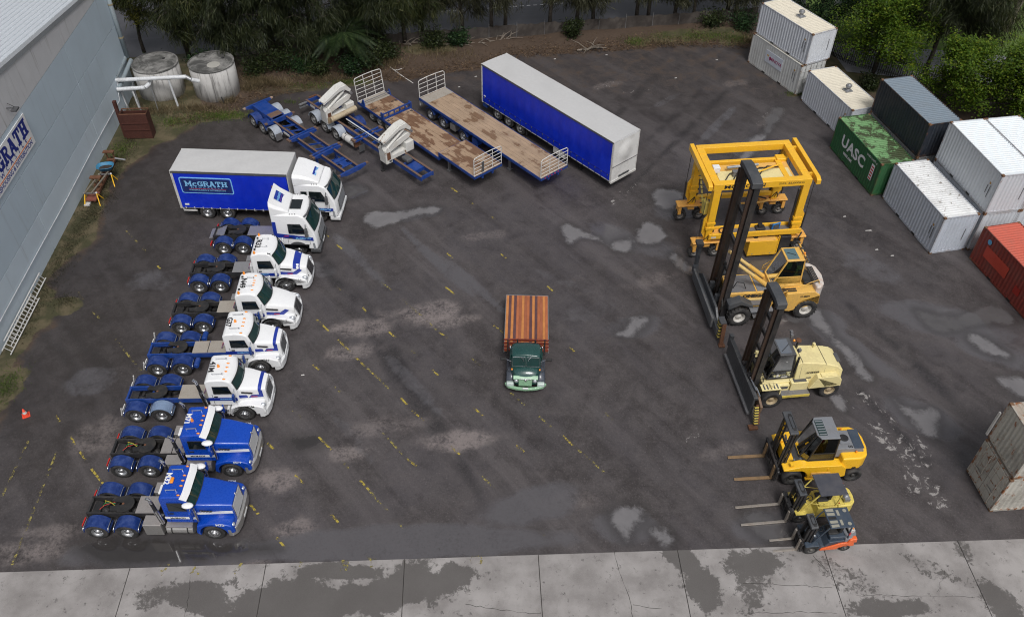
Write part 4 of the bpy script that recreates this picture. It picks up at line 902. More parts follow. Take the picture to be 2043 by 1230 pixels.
        tv.build('turbine', galv, v_, recalc=False); MB().ball((vent[0],vent[1],H_+.37),.17,nu=10).build('turbine_core', galv, v_, smooth=True)
    return c
cw1 = cont_mats('white_box', (.60,.63,.68), (.66,.61,.50), .04, .2, streak=.12)
cw2 = cont_mats('old_white_box', (.58,.59,.58), (.55,.53,.46), .08, .25)
cw3 = cont_mats('silver_white_box', (.52,.56,.63), (.74,.75,.75), .03, .2, streak=.12)
cw3 = (cw3[0], M('streaked_white_roof', (.74,.75,.75), .5, dirt=.3, dscale=.8, var=.05, rust=.45, rcol=(.20,.18,.16), rscale=2.6), cw3[2])
cw4 = cont_mats('clean_white_box', (.58,.61,.65), (.74,.79,.82), .03, .1, streak=.10)
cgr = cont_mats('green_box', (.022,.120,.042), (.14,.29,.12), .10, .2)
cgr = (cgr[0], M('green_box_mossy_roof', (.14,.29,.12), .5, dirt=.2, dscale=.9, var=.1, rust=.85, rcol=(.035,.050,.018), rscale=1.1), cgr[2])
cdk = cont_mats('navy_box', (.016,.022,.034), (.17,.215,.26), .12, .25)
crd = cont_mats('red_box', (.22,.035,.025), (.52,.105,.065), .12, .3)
cgy = cont_mats('grey_box', (.30,.31,.31), (.33,.34,.34), .2, .3)
col = cont_mats('rusty_white_box', (.50,.48,.43), (.40,.34,.28), .42, .45, (.22,.085,.03), .4)
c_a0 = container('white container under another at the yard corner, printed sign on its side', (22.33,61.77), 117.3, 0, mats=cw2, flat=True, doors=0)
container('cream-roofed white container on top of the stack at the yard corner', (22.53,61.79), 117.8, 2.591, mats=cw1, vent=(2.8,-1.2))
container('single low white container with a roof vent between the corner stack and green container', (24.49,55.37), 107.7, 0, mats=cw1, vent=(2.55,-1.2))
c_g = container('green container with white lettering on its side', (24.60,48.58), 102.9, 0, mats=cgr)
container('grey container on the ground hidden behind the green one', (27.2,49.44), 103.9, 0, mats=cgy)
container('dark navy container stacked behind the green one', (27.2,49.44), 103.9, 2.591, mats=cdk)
container('streaky-roofed white container standing alone in front of the tall white pair', (26.57,42.48), 102.0, 0, 2.896, mats=cw3)
for k, (lab0, lab1) in enumerate((('white container on the ground under the nearer of the paired tall white ones', 'nearer of two paired clean white containers on the upper level'), ('white container on the ground under the farther of the paired tall white ones', 'farther of two paired clean white containers on the upper level'))):
    dx, dy = 2.46*math.sin(R(100))*k, -2.46*math.cos(R(100))*k
    container(lab0, (29.16+dx,42.94+dy), 100, 0, 2.896, mats=cw4); container(lab1, (29.16+dx,42.94+dy), 100, 2.9, 2.896, mats=cw4)
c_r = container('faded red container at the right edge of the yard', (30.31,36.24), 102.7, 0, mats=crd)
c_l = container('rust-streaked white container at lower right with lock-rod doors, bottom of the stack', (22.85,25.86), 5.2, 0, mats=col, doors=0)
c_u = container('rust-streaked white container at lower right, top of the stack', (22.88,25.86), 5.2, 2.70, mats=col)
MB().box(-.12,-.05,.0,.11,.15,1.8).build('edge_strip', conew, c_u)
codem = M('faded_code', (.10,.10,.11), .6)
for c in [o for o in COL.objects if o.get('category') == 'container' and 'white' in o['label'] and 'rust' not in o['label']]:
    H_ = 2.896 if ('pair' in o['label'] or 'streaky' in o['label']) else 2.591
    for x, z0_, z1_ in ((.55,.9,1.75),(.78,1.1,1.7)): MB().box(x,x+.05,-.014,-.008,z0_,z1_).build('code_strip', codem, c)
    MB().box(.62,.74,-.014,-.007,1.80,1.95).build('placard', M('placard_ochre_'+c.name, (.45,.26,.06), .5), c); MB().box(.006,.014,-1.9,-1.85,.9,1.8).build('code_strip', codem, c)
# lettering on the containers: long near face is the plane y=0, text reads towards -x
RXc, UZc = (-1,0,0), (0,0,1)
text('UASC', 1.15, decalw, c_g, (3.35,-.004,1.42), (RXc, UZc), bold=.035, sx=1.05, space=1.05); text('uasc.net', .36, decalw, c_g, (3.75,-.004,.72), (RXc, UZc), bold=.01)
MB().box(.62,.98,-.012,-.002,.85,2.05).build('data_plate', decalw, c_g); text('UASU 219971 0', .20, decalw, c_g, (1.15,-.003,2.28), (RXc, UZc))
for k in range(5): MB().box(.66,.94,-.002,.003,.92+k*.22,1.02+k*.22).build('data_line', decalr, c_g)
sgm = MB().box(2.1,4.15,-.01,.012,1.05,2.05).build('sign_board', M('minova_white', (.60,.64,.72), .45), c_a0)
text('MINOVA', .36, M('crimson', (.30,.015,.10), .5), sgm, (2.85,.015,1.5), (RXc, UZc), bold=.01)
MB().prism([(3.45,1.42),(3.58,1.68),(3.68,1.55),(3.60,1.30)], .012, .017).build('mark', M('crimson2', (.30,.015,.10), .5), sgm); MB().prism([(3.70,1.62),(3.85,1.74),(4.00,1.66),(3.85,1.55)], .012, .017).build('mark', M('mustard', (.60,.36,.03), .5), sgm)
MB().box(3.0,5.2,-.012,.0,.95,1.75).build('repaint_patch', M('fresh_red', (.48,.055,.03), .5, dirt=.1), c_r); MB().box(1.6,2.1,-.012,.0,.75,1.25).build('repaint_patch', M('fresh_red2', (.34,.02,.012), .5, dirt=.1), c_r)
MB().cyl((5.15,-.006,2.05),(5.15,.006,2.05),.17,n=20).build('round_sticker', M('sky_sticker', (.10,.36,.60), .4), c_r)
MB().box(.035,.043,-1.95,-1.7,1.05,1.3).build('placard', dgreyp, c_l)


# ------------------------------------------------------------------ wheels shared by trucks and trailers
def tyre_prof(r_, w_, ri):
    h = w_/2
    return [(ri,-h+.02),(r_-.10,-h),(r_-.03,-h+.01),(r_,-h+.05),(r_-.012,-h+.06),(r_,-h+.075),(r_,-.03),(r_-.015,-.02),(r_-.015,.02),(r_,.03),(r_,h-.075),(r_-.012,h-.06),(r_,h-.05),(r_-.03,h-.01),(r_-.10,h),(ri,h-.02)]
def tyre_mesh(nm, r_, w_, ri, dual=0):
    mb = MB().lathe(tyre_prof(r_,w_,ri), 28, axis='y', closed=True)
    if dual: mb.lathe(tyre_prof(r_,w_,ri), 28, c=(0,dual,0), axis='y', closed=True)
    return mb.mesh(nm, tyre, True)
def rim_mesh(nm, ri, w_, dish, hub, mt, holes=10):
    """outer face looks to -y"""
    h = -w_/2
    prof = [(ri+.012,h+.0),(ri+.02,h+.025),(ri-.02,h+.03),(ri-.04,h+dish*.6),(ri*.62,h+dish),(ri*.50,h+dish-.012),(ri*.44,h+dish-.02-hub*.3),(ri*.40,h+dish-hub),(0,h+dish-hub-.02)]
    mb = MB().lathe(prof, 24, axis='y')
    for k in range(10):
        t = 2*math.pi*k/10; x, z = ri*.56*math.cos(t), ri*.56*math.sin(t); mb.cyl((x,h+dish+.01,z),(x,h+dish-.045,z),.016,n=5)
    return mb.mesh(nm, mt, True)
def hole_mesh(nm, ri, w_, dish, holes=10):
    h = -w_/2+dish*.8; mb = MB()
    for k in range(holes):
        t = 2*math.pi*(k+.5)/holes; x, z = ri*.74*math.cos(t), ri*.74*math.sin(t); mb.cyl((x,h+.03,z),(x,h-.012,z),.030,n=6)
    return mb.mesh(nm, black)
TR = .50
ME_TS = tyre_mesh('tyre', TR, .28, .285); ME_TD = tyre_mesh('tyre', TR, .26, .285, .30)
ME_RF = rim_mesh('rim', .285, .28, .06, .12, alloy); ME_HF = hole_mesh('hand_holes', .285, .28, .06)
ME_RR = rim_mesh('rim', .285, .26, .16, .14, alloy); ME_HR = hole_mesh('hand_holes', .285, .26, .16)
steelw = M('steel_wheel', (.30,.30,.30), .5, metal=.3, dirt=.6, dscale=4)
ME_RS = rim_mesh('rim', .285, .26, .14, .14, steelw); 
def wheel(par, x, y, side, dual=False, rim=None, r_=TR):
    """side: -1 right (outer face to -y) or 1 left"""
    rot = (0,0,0) if side < 0 else (0,0,math.pi)
    w_ = mobj('wheel', ME_TD if dual else ME_TS, par, (x,y,r_), rot)
    if r_ != TR: w_.scale = (r_/TR,)*3
    mobj('rim', rim or (ME_RR if dual else ME_RF), w_); mobj('hand_holes', ME_HR if dual else ME_HF, w_)
    return w_
GUARD = {}
def mudguard(par, x, side, mt, stays=True, r_=.60, y0=.60, y1=1.20, z=TR, a0=8, a1=172):
    key = (mt.name, r_, y0, y1, a0, a1)
    if key not in GUARD:
        mb = MB().arc(0, 0, r_, a0, a1, -y1, -y0, .025, 14)
        for f in (.22,.5,.78): yy = -y1+(y1-y0)*f; mb.arc(0, 0, r_+.010, a0, a1, yy-.03, yy+.03, .012, 14)
        mb.arc(0, 0, r_+.004, a0, a1, -y1-.012, -y1+.02, .05, 14)
        GUARD[key] = (mb.mesh('mudguard', mt, False), [])
        for a in (28, 152):
            c_, s_ = math.cos(R(a)), math.sin(R(a)); rr = r_+.045
            pts = [(rr*c_*.9, -y0+.12, rr*s_*.9-.06), (rr*c_, -y0-.02, rr*s_), (rr*c_, -(y0+y1)/2, rr*s_+.005), (rr*c_, -y1+.10, rr*s_), (rr*c_*1.01, -y1+.02, rr*s_-.03), (rr*c_*1.02, -y1-.01, rr*s_-.14)]
            GUARD[key][1].append(MB().tube(pts, .027, 6).mesh('stay', chrome, True))
    me, st = GUARD[key]
    g = mobj('mudguard', me, par, (x,0,z), (0,0,0 if side < 0 else math.pi))
    if stays:
        for s_ in st: mobj('stay', s_, g)
    return g
ME_5W = None
def fifth_wheel(par, x, z, sc=1.0):
    global ME_5W
    if ME_5W is None:
        mb = MB(); pts = []
        for k in range(25):
            a = R(-152+k*304/24); pts.append((.46*math.cos(a), .46*math.sin(a)))
        pts = [(-.62,-.32)]+[(-.42,-.10),(-.02,-.06),(-.02,.06),(-.42,.10)]+[(-.62,.32)]+pts[::-1]
        pts = [(-.55,-.40),(-.62,-.14),(-.10,-.055),(-.02,0),(-.10,.055),(-.62,.14),(-.55,.40)]+[(.46*math.cos(R(a)), .46*math.sin(R(a))) for a in range(130,-131,-20)]
        mb.prism(pts, 0, .07, 'xy')
        ME_5W = mb.mesh('fifth_wheel', M('greasy_plate', (.030,.030,.031), .45, metal=.3, dirt=.5, dcol=(.075,.065,.055), dscale=3), False)
    f = mobj('fifth_wheel', ME_5W, par, (x,0,z)); MB().box(-.30,.30,-.40,-.28,-.2,-.005).box(-.30,.30,.28,.40,-.2,-.005).build('mount', chask, f); MB().cyl((-.05,0,.068),(-.05,0,.078),.06,n=12).build('king_pin_lock', rusty, f)
    return f
def pane(par, quad, mt, name='window', off=.006, frame=None, th=.008):
    """thin slab just proud of a face, quad counter-clockwise seen from outside"""
    q = [Vector(p) for p in quad]; n_ = (q[1]-q[0]).cross(q[2]-q[0]).normalized(); m_ = len(q)
    vs = [p+n_*(off-th) for p in q]+[p+n_*off for p in q]
    o = MB().add(vs, [tuple(range(m_))[::-1], tuple(range(m_,2*m_))]+[(i,(i+1)%m_,m_+(i+1)%m_,m_+i) for i in range(m_)]).build(name, mt, par)
    if frame: MB().tube([p+n_*off for p in q], .016, 5, True).build('seal', frame, o)
    return o
def lerp(a, b, t): return a+(b-a)*t
def screen(par, a, b, ba, bb, wf, t0, t1, wr, mt=None):
    """curved windscreen lying just proud of the bulged cab front between profile points a and b"""
    nu, nv = 12, 4; mb = MB(); n_ = Vector((a[1]-b[1],0,b[0]-a[0])).normalized()
    def P_(t_, f): x = lerp(a[0],b[0],t_); z = lerp(a[1],b[1],t_); bl = lerp(ba,bb,t_); return Vector((x+bl*(1-f*f), f*wf(x,z), z))+n_*.016+Vector((0,f*.006,0))
    for j in range(nv+1):
        for i in range(nu+1): mb.v.append(tuple(P_(lerp(t0,t1,j/nv), lerp(-wr,wr,i/nu))))
    mb.f = [(j*(nu+1)+i,j*(nu+1)+i+1,(j+1)*(nu+1)+i+1,(j+1)*(nu+1)+i) for j in range(nv) for i in range(nu)]
    o = mb.build('windscreen', mt or glass, par, smooth=True, recalc=False)
    rim = [P_(t0, lerp(-wr,wr,i/nu)) for i in range(nu+1)]+[P_(t1, lerp(wr,-wr,i/nu)) for i in range(nu+1)]
    MB().tube(rim, .022, 5, True).build('seal', black, o); return o
def wfun(*pts):
    zs = [p[0] for p in pts]; ws = [p[1] for p in pts]
    return lambda x, z: float(np.interp(z, zs, ws))
def hood_ring(x, w_, zt, zb, rad=.14, crown=.03):
    return [(x,-w_,zb),(x,-w_-.01,lerp(zb,zt,.6)),(x,-w_,zt-rad),(x,-w_+rad*.35,zt-rad*.3),(x,-w_+rad,zt),(x,0,zt+crown),(x,w_-rad,zt),(x,w_-rad*.35,zt-rad*.3),(x,w_,zt-rad),(x,w_+.01,lerp(zb,zt,.6)),(x,w_,zb)]
def arch_fender(xa, xb, zlow_a, zlow_b, ztop, xc, rc, nose=None):
    """side outline with a round wheel opening"""
    top = [(xb, zlow_b), (xb-.02, zlow_b+.25)]
    for k in range(9):
        t = k/8; top.append((lerp(xb-.10, xa+.10, t), ztop-.20*(2*t-1)**2*(1 if t < .5 else 1.2)))
    top += [(xa, zlow_a+.12), (xa, zlow_a)]
    arch = [(xc+rc*math.cos(R(a)), TR+rc*math.sin(R(a))) for a in range(196, -17, -18)]
    return top+[p for p in arch if p[1] > min(zlow_a, zlow_b)-.3]

def prime_mover(P):
    fx, fy = P['loc']; t = thing(P.get('name','prime_mover'), P['label'], 'truck', (fx,fy,0), P['deg'], P.get('group','prime movers parked in a row'))
    C_ = P['cabmat']; st = P['style']; r1, r2 = P['rear']; chm = P['chassis']
    # chassis
    rear_end = r1-.62
    for s_ in (-1,1): MB().box(rear_end,P['bx']-.35,s_*.43-.045,s_*.43+.045,.72,1.0).build('chassis_rail', chm, t)
    for x in (rear_end+.05, r1+.7, r2+.85, -1.9): MB().box(x-.05,x+.05,-.385,.385,.76,.96).build('crossmember', chm, t)
    for x in (r1, r2):
        MB().cyl((x,-.75,TR),(x,.75,TR),.085,n=10).build('axle', chask, t); MB().ball((x,0,TR),.24,.2,.2).build('differential', chask, t)
    for s_ in (-1,1): MB().box(r1-.1,r2+.1,*sorted((s_*.50,s_*.62)),.42,.55).build('suspension_arm', chask, t)
    for x in (r1, r2):
        for s_ in (-1,1):
            wheel(t, x, s_*1.06, s_, True)
            faded = P.get('faded') and x == r2 and s_ < 0
            mudguard(t, x, s_, guardlt if faded else guard)
    for s_ in (-1,1): wheel(t, 0, s_*1.03, s_)
    MB().cyl((0,-.9,TR),(0,.9,TR),.06,n=8).build('axle', chask, t)
    fifth_wheel(t, (r1+r2)/2+.35, 1.04)
    # rear lamps and hoses
    for s_ in (-1,1): MB().box(rear_end-.08,rear_end-.03,s_*.75-.22,s_*.75+.22,.62,.78).build('tail_lamp', redl if not P.get('rearbar') else conew, t)
    if P.get('rearbar'):
        for s_ in (-1,1): MB().cyl((rear_end-.10,s_*1.12,.55),(rear_end+.02,s_*1.12,1.10),.035,n=8).build('guide_post', conew, t)
    for k, (m_, dz) in enumerate(((redl,.0),(M('green_hose_'+P['id'],(.03,.25,.08),.5),.05),(M('yellow_hose_'+P['id'],(.5,.4,.04),.5),.1))):
        x0 = r1+.15; pts = [(x0-.2+.1*k,-.25+.15*k,1.0),(x0,-.1+.1*k,1.10+dz),(x0+.25,.05,1.06+dz),(x0+.45,.15-.1*k,1.02)]
        if st == 'mack': MB().tube(pts, .014, 5).build('hose', m_, t)
    MB().box(rear_end+.12,rear_end+.5,-.36,.36,.60,.74).build('gear_box', chask, t, bevel=.03)
    # cab
    prof = P['prof']; wf = wfun(*P['w'])
    bl = P['bulge']; cab = MB().shell(prof, wf, bl).build('cab', C_, t, bevel=P.get('cbev',.06), seg=3)
    # openings: windscreen between prof[ws], prof[ws+1]
    k = P['ws']; a, b = prof[k], prof[k+1]
    def on(t_, y_): x = lerp(a[0],b[0],t_); z = lerp(a[1],b[1],t_); return (x, y_*wf(x,z), z)
    screen(cab, a, b, bl[k], bl[k+1], wf, .10, .97, .90)
    for y_ in (-.45,.35): q = Vector(on(.93,y_)); q2 = Vector(on(.55,y_+.25)); MB().tube([q+Vector((.02,0,.0)), q2+Vector((.03,0,.01))], .012, 5).build('wiper', black, cab)
    zs0, zs1, xs0, xs1 = P['win']
    for s_ in (-1,1):
        q = [(xs0,zs0),(xs1+.14,zs0),(xs1+.10,zs0+.12),(xs1,zs1),(xs0,zs1)]
        q = [(x, s_*wf(x,z), z) for x,z in q]
        pane(cab, q if s_ < 0 else q[::-1], glassd, 'side_window', .014, black)
        # door outline, handle
        for xd in (xs0-.10, xs1+.24):
            MB().box(xd-.008,xd+.008,min(s_*(wf(0,1.6)+.001),s_*(wf(0,1.6)+.006)),max(s_*(wf(0,1.6)+.001),s_*(wf(0,1.6)+.006)),P['zb']+.12,zs0-.05).build('door_gap', black, cab)
        MB().box(xs0-.02,xs0+.16,min(s_*(wf(0,zs0-.2)),s_*(wf(0,zs0-.2)+.035)),max(s_*(wf(0,zs0-.2)),s_*(wf(0,zs0-.2)+.035)),zs0-.24,zs0-.19).build('door_handle', black, cab)
    xr = prof[0][0]; pane(cab, [(xr,.45,P['zw']),(xr,-.45,P['zw']),(xr,-.45,P['zw']+.42),(xr,.45,P['zw']+.42)], glassd, 'rear_window', .014, black)
    # hood
    rings = [hood_ring(*h) for h in P['hood']]
    hood = MB().loft(rings).build('hood', C_, t, smooth=False, bevel=.03, seg=2)
    MB().box(P['hood'][1][0]-.01, P['hood'][1][0]+.01, -.02, .02, P['hood'][1][2]+.02, P['hood'][1][2]+.05).build('hood_seam', C_, hood)
    # fenders
    hw = P['hood'][-1][1]
    for s_ in (-1,1):
        pl = arch_fender(*P['fender'])
        y0, y1 = sorted((s_*(hw-.06), s_*P['fy']))
        MB().prism(pl, y0, y1).build('fender', C_, t, bevel=.09, seg=3)
        # grille/headlight
        hx, hy, hz, hl = P['lamp']
        MB().ball((hx, s_*hy, hz), hl*.5, .12, hl*.32, 10, 6).build('headlight', lamp, t, smooth=True)
        MB().ball((hx-.16, s_*(hy+.07), hz-.02), .06, .04, .05, 8, 5).build('indicator', orange, t, smooth=True)
    # bumper: swept plan outline
    bx = P['bx']; hwb = P.get('bw',1.2); z0, z1 = P['bz']
    plan = [(bx-.50,-hwb),(bx-.30,-hwb+.01),(bx-.10,-hwb+.18),(bx,-hwb*.55),(bx+.02,0),(bx,hwb*.55),(bx-.10,hwb-.18),(bx-.30,hwb-.01),(bx-.50,hwb),(bx-.50,hwb-.08),(bx-.22,hwb-.25),(bx-.14,0),(bx-.22,-hwb+.25),(bx-.50,-hwb+.08)]
    bmp = MB().prism(plan, z0, z1, 'xy').build('bumper', P['bumper'], t, bevel=.05, seg=2)
    MB().box(bx+.016,bx+.03,-.26,.26,z0+.12,z0+.24).build('number_plate', decalw, bmp)
    # grille
    gx, gw, gz0, gz1, lean = P['grille']
    gq = lambda y_, f: (gx-lean*f, y_, lerp(gz0,gz1,f))
    def gslab(y0, y1, f0, f1, d0, d1, nm, mt, par):
        v = [Vector(gq(y0,f0)),Vector(gq(y1,f0)),Vector(gq(y1,f1)),Vector(gq(y0,f1))]; n_ = Vector((gz1-gz0,0,lean)).normalized()
        return MB().add([p+n_*d0 for p in v]+[p+n_*d1 for p in v], [(0,3,2,1),(4,5,6,7),(0,1,5,4),(1,2,6,5),(2,3,7,6),(3,0,4,7)]).build(nm, mt, par)
    gr = gslab(-gw, gw, 0, 1, -.10, .02, 'grille', P['gmat'][0], t)
    gslab(-gw+.07, gw-.07, .05, .95, -.02, .026, 'grille_mesh', P['gmat'][1], gr)
    for k in range(P['gbars']):
        f = .10+.80*k/max(1, P['gbars']-1); gslab(-gw+.075, gw-.075, f-.034, f+.034, .026, .046, 'grille_bar', P['gmat'][2], gr)
    if P.get('vbar'): gslab(-.03,.03,.04,.96,.026,.045,'grille_bar',P['gmat'][0],gr)
    # mirrors
    for s_ in (-1,1):
        mx, mz = P['mirror']; y_ = s_*(wf(0,1.9)+.02)
        mr = MB().box(mx-.05,mx+.07,min(y_+s_*.22,y_+s_*.40),max(y_+s_*.22,y_+s_*.40),mz-.25,mz+.25).build('mirror', P['mirm'], t, bevel=.03)
        MB().tube([(mx,y_-s_*.05,mz+.30),(mx+.02,y_+s_*.30,mz+.32),(mx+.02,y_+s_*.30,mz-.32),(mx-.15,y_-s_*.05,mz-.50)], .016, 5).build('mirror_arm', chrome, mr)
    # steps, tank, boxes
    for s_ in (-1,1):
        y0, y1 = sorted((s_*.62, s_*1.18))
        for (a, b, z_0, z_1, kind) in P['boxes']:
            if kind == 'tank':
                yc = s_*.90
                f = MB().cyl((a,yc,(z_0+z_1)/2),(b,yc,(z_0+z_1)/2),(z_1-z_0)/2,n=20).build('fuel_tank', chrome if st != 'mack' else alum, t, smooth=False)
                for x in (lerp(a,b,.2), lerp(a,b,.8)): MB().cyl((x-.03,yc,(z_0+z_1)/2),(x+.03,yc,(z_0+z_1)/2),(z_1-z_0)/2+.012,n=20).build('strap', black, f)
                MB().box(a,b,y0+.02,y1-.02,z_1-.04,z_1+.02).build('step_plate', checker, f)
            elif kind == 'box':
                f = MB().box(a,b,y0,y1,z_0,z_1).build('tool_box', alum, t, bevel=.02)
                pb = MB().box(a+.02,b-.02,y0+.02,y1-.02,z_1,z_1+.012).build('tread_cover', checker, f)
                dots = MB()
                for i in range(int((b-a)/.075)):
                    for j in range(6): dots.box(a+.04+i*.075,a+.07+i*.075,y0+.05+j*.085,y0+.07+j*.085,z_1+.012,z_1+.02)
                tag(dots.build('tread_studs', checker, f), kind='stuff')
            elif kind == 'step':
                f = MB().box(a,b,y0+.06,y1-.02,z_0,z_1).build('side_skirt', C_, t, bevel=.03)
                for zz in (.35,.68): MB().box(a+.1,b-.1,min(s_*1.10,s_*1.19),max(s_*1.10,s_*1.19),zz+.15,zz+.20).build('step', checker, f)
    # deck plates behind the cab
    for (a, b, w_, m_) in P['plates']:
        pl = MB().box(a,b,-w_,w_,1.02,1.045).build('deck_plate', m_, t)
        if m_ is checker:
            dots = MB()
            for i in range(int((b-a)/.09)):
                for j in range(int(2*w_/.09)): dots.box(a+.03+i*.09,a+.065+i*.09,-w_+.03+j*.09,-w_+.055+j*.09,1.045,1.052)
            tag(dots.build('tread_studs', checker, pl), kind='stuff')
    for (x, y_, r_, l_, ax, m_) in P.get('cyls', []):
        p, q = ((x,y_-l_/2,.85),(x,y_+l_/2,.85)) if ax == 'y' else ((x-l_/2,y_,.62),(x+l_/2,y_,.62))
        MB().cyl(p,q,r_,n=16).build('air_tank', m_, t, bevel=.03)
    # trailer hoses from the cab back
    for k in range(2):
        x0 = xr-.02; pts = [(x0,-.2+.25*k,1.75)]+[(x0-.25-.03*i, -.2+.25*k+.05*math.sin(i*2.2), 1.55-.06*i+.04*math.cos(i*2.2)) for i in range(8)]+[(x0-.5,-.1+.2*k,1.06)]
        MB().tube(pts, .02, 5).build('trailer_hose', [hosep, redl][k], t)
    # exhaust stack
    if P.get('stack'):
        for s_ in P['stack']:
            MB().cyl((xr-.20,s_*1.0,1.0),(xr-.28,s_*1.03,2.75),.085,n=14).build('exhaust_stack', M('stack_'+P['id']+str(s_), (.05,.05,.055), .35, metal=.6), t, smooth=False)
            MB().tube([(xr-.28,s_*1.03,2.7),(xr-.30,s_*1.03,2.95),(xr-.42,s_*1.03,3.10)], .07, 12).build('exhaust_tip', chrome, t)
            MB().cyl((xr-.20,s_*1.0,1.15),(xr-.25,s_*1.02,2.15),.115,n=14).build('heat_shield', chrome, t)
    # roof furniture
    zr = P['zr']; rx0, rx1 = P['roofx']
    for y_ in P.get('markers', []): MB().ball((rx1-.02,y_,zr(rx1)+.015),.085,.045,.045,8,5).build('marker_light', orange, cab, smooth=True)
    bc = P.get('beacon')
    if bc:
        for (bx_, by_, kind) in bc:
            if kind == 'bar': MB().box(bx_-.08,bx_+.08,by_-.16,by_+.16,zr(bx_)-.005,zr(bx_)+.11).build('beacon', orange, cab, bevel=.05, seg=3)
            else: MB().cyl((bx_,by_,zr(bx_)-.01),(bx_,by_,zr(bx_)+.03),.075,n=12).cyl((bx_,by_,zr(bx_)+.025),(bx_,by_,zr(bx_)+.14),.065,.05,n=12).build('beacon', orange, cab)
    for (x0_, x1_, y_) in P.get('rails', []):
        rl = MB().tube([(x0_,y_,zr(x0_)+.10),(x1_,y_,zr(x1_)+.10)], .020, 6).build('air_horn', chrome, cab)
        MB().cyl((x1_-.02,y_,zr(x1_)-.01),(x1_-.02,y_,zr(x1_)+.12),.04,n=8).build('horn_bell', chrome, rl); MB().cyl((x0_+.02,y_,zr(x0_)-.01),(x0_+.02,y_,zr(x0_)+.12),.025,n=8).build('horn_foot', chrome, rl)
    # fleet number
    tx, ty, ts = P['numpos']
    text(P['id'], ts, decalw if st == 'mack' else decalk, cab, (tx,ty,zr(tx)+.022), ((0,-1,0),(1,0,zr(tx+.5)*2-zr(tx)*2)), 'fleet_number', bold=.014)
    for s_ in (-1,1):
        yv = P['fy']+.004; nx, nz, ns = P['sidenum']
        text(P['id'], ns, decalw if st == 'mack' else decalk, t, (nx,s_*yv,nz), ((-s_,0,0) if s_ > 0 else (1,0,0),(0,0,1)), 'fleet_number', bold=.006)
        for dx, sz, s2 in P.get('extranum', []): text(s2, sz, decalk, t, (nx+dx,s_*yv,nz-.05), ((-s_,0,0) if s_ > 0 else (1,0,0),(0,0,1)), 'fleet_number')
    # stripes on the cab side and hood side
    sm = P['stripem']
    for s_ in (-1,1):
        for poly in P['stripes']:
            q = [(x, s_*(P['sw'](x,z)+(.006 if x < P['hood'][0][0] else .012)), z) for x,z in poly]
            pane(t, q if s_ < 0 else q[::-1], sm, 'stripe', .004)
        if P.get('word'):
            x, z, h = P['word']; y_ = s_*(wf(x,z)+.018)
            text('McGRATH', h, P['wordm'], t, (x,y_,z), ((-s_,0,0) if s_ > 0 else (1,0,0),(0,0,1)), 'lettering', bold=.006)
        for (x, z, h) in P.get('redword', []): MB().box(x,x+.32,min(s_*(P['sw'](x,z)+.008),s_*(P['sw'](x,z)+.012)),max(s_*(P['sw'](x,z)+.008),s_*(P['sw'](x,z)+.012)),z,z+h).build('red_script', decalr, t)
    # band across the hood
    if P.get('band'):
        x0_, x1_ = P['band']; H_ = P['hood']
        def hr(x):
            xs = [h[0] for h in H_]; f = [float(np.interp(x, xs, [h[i] for h in H_])) for i in (1,2,3)]
            r_ = hood_ring(x, f[0], f[1], f[2], H_[0][4] if len(H_[0]) > 4 else .14)[2:9]
            return [(p[0], p[1]*1.02, p[2]+.014) for p in r_]
        a, b = hr(x0_), hr(x1_); m_ = len(a)
        MB().add(a+b, [(i,i+1,m_+i+1,m_+i) for i in range(m_-1)]).build('hood_band', P.get('bandm', fleet), t, recalc=False)
    # hood side louvre
    for s_ in (-1,1):
        lx, lz, lw = P['louvre']; hy = float(np.interp(lx, [h[0] for h in P['hood']], [h[1] for h in P['hood']]))
        lo = MB().prism([(lx,lz),(lx+lw,lz-.06),(lx+lw+.06,lz+.03),(lx,lz+.10)], *sorted((s_*(hy+.0), s_*(hy+.022)))).build('louvre', black, t)
        if st == 'mack':
            for k in range(4): MB().box(lx+.04+k*.13,lx+.10+k*.13,*sorted((s_*(hy+.02),s_*(hy+.035))),lz-.04,lz+.08).build('louvre_slot', chrome, lo)
    return t, cab

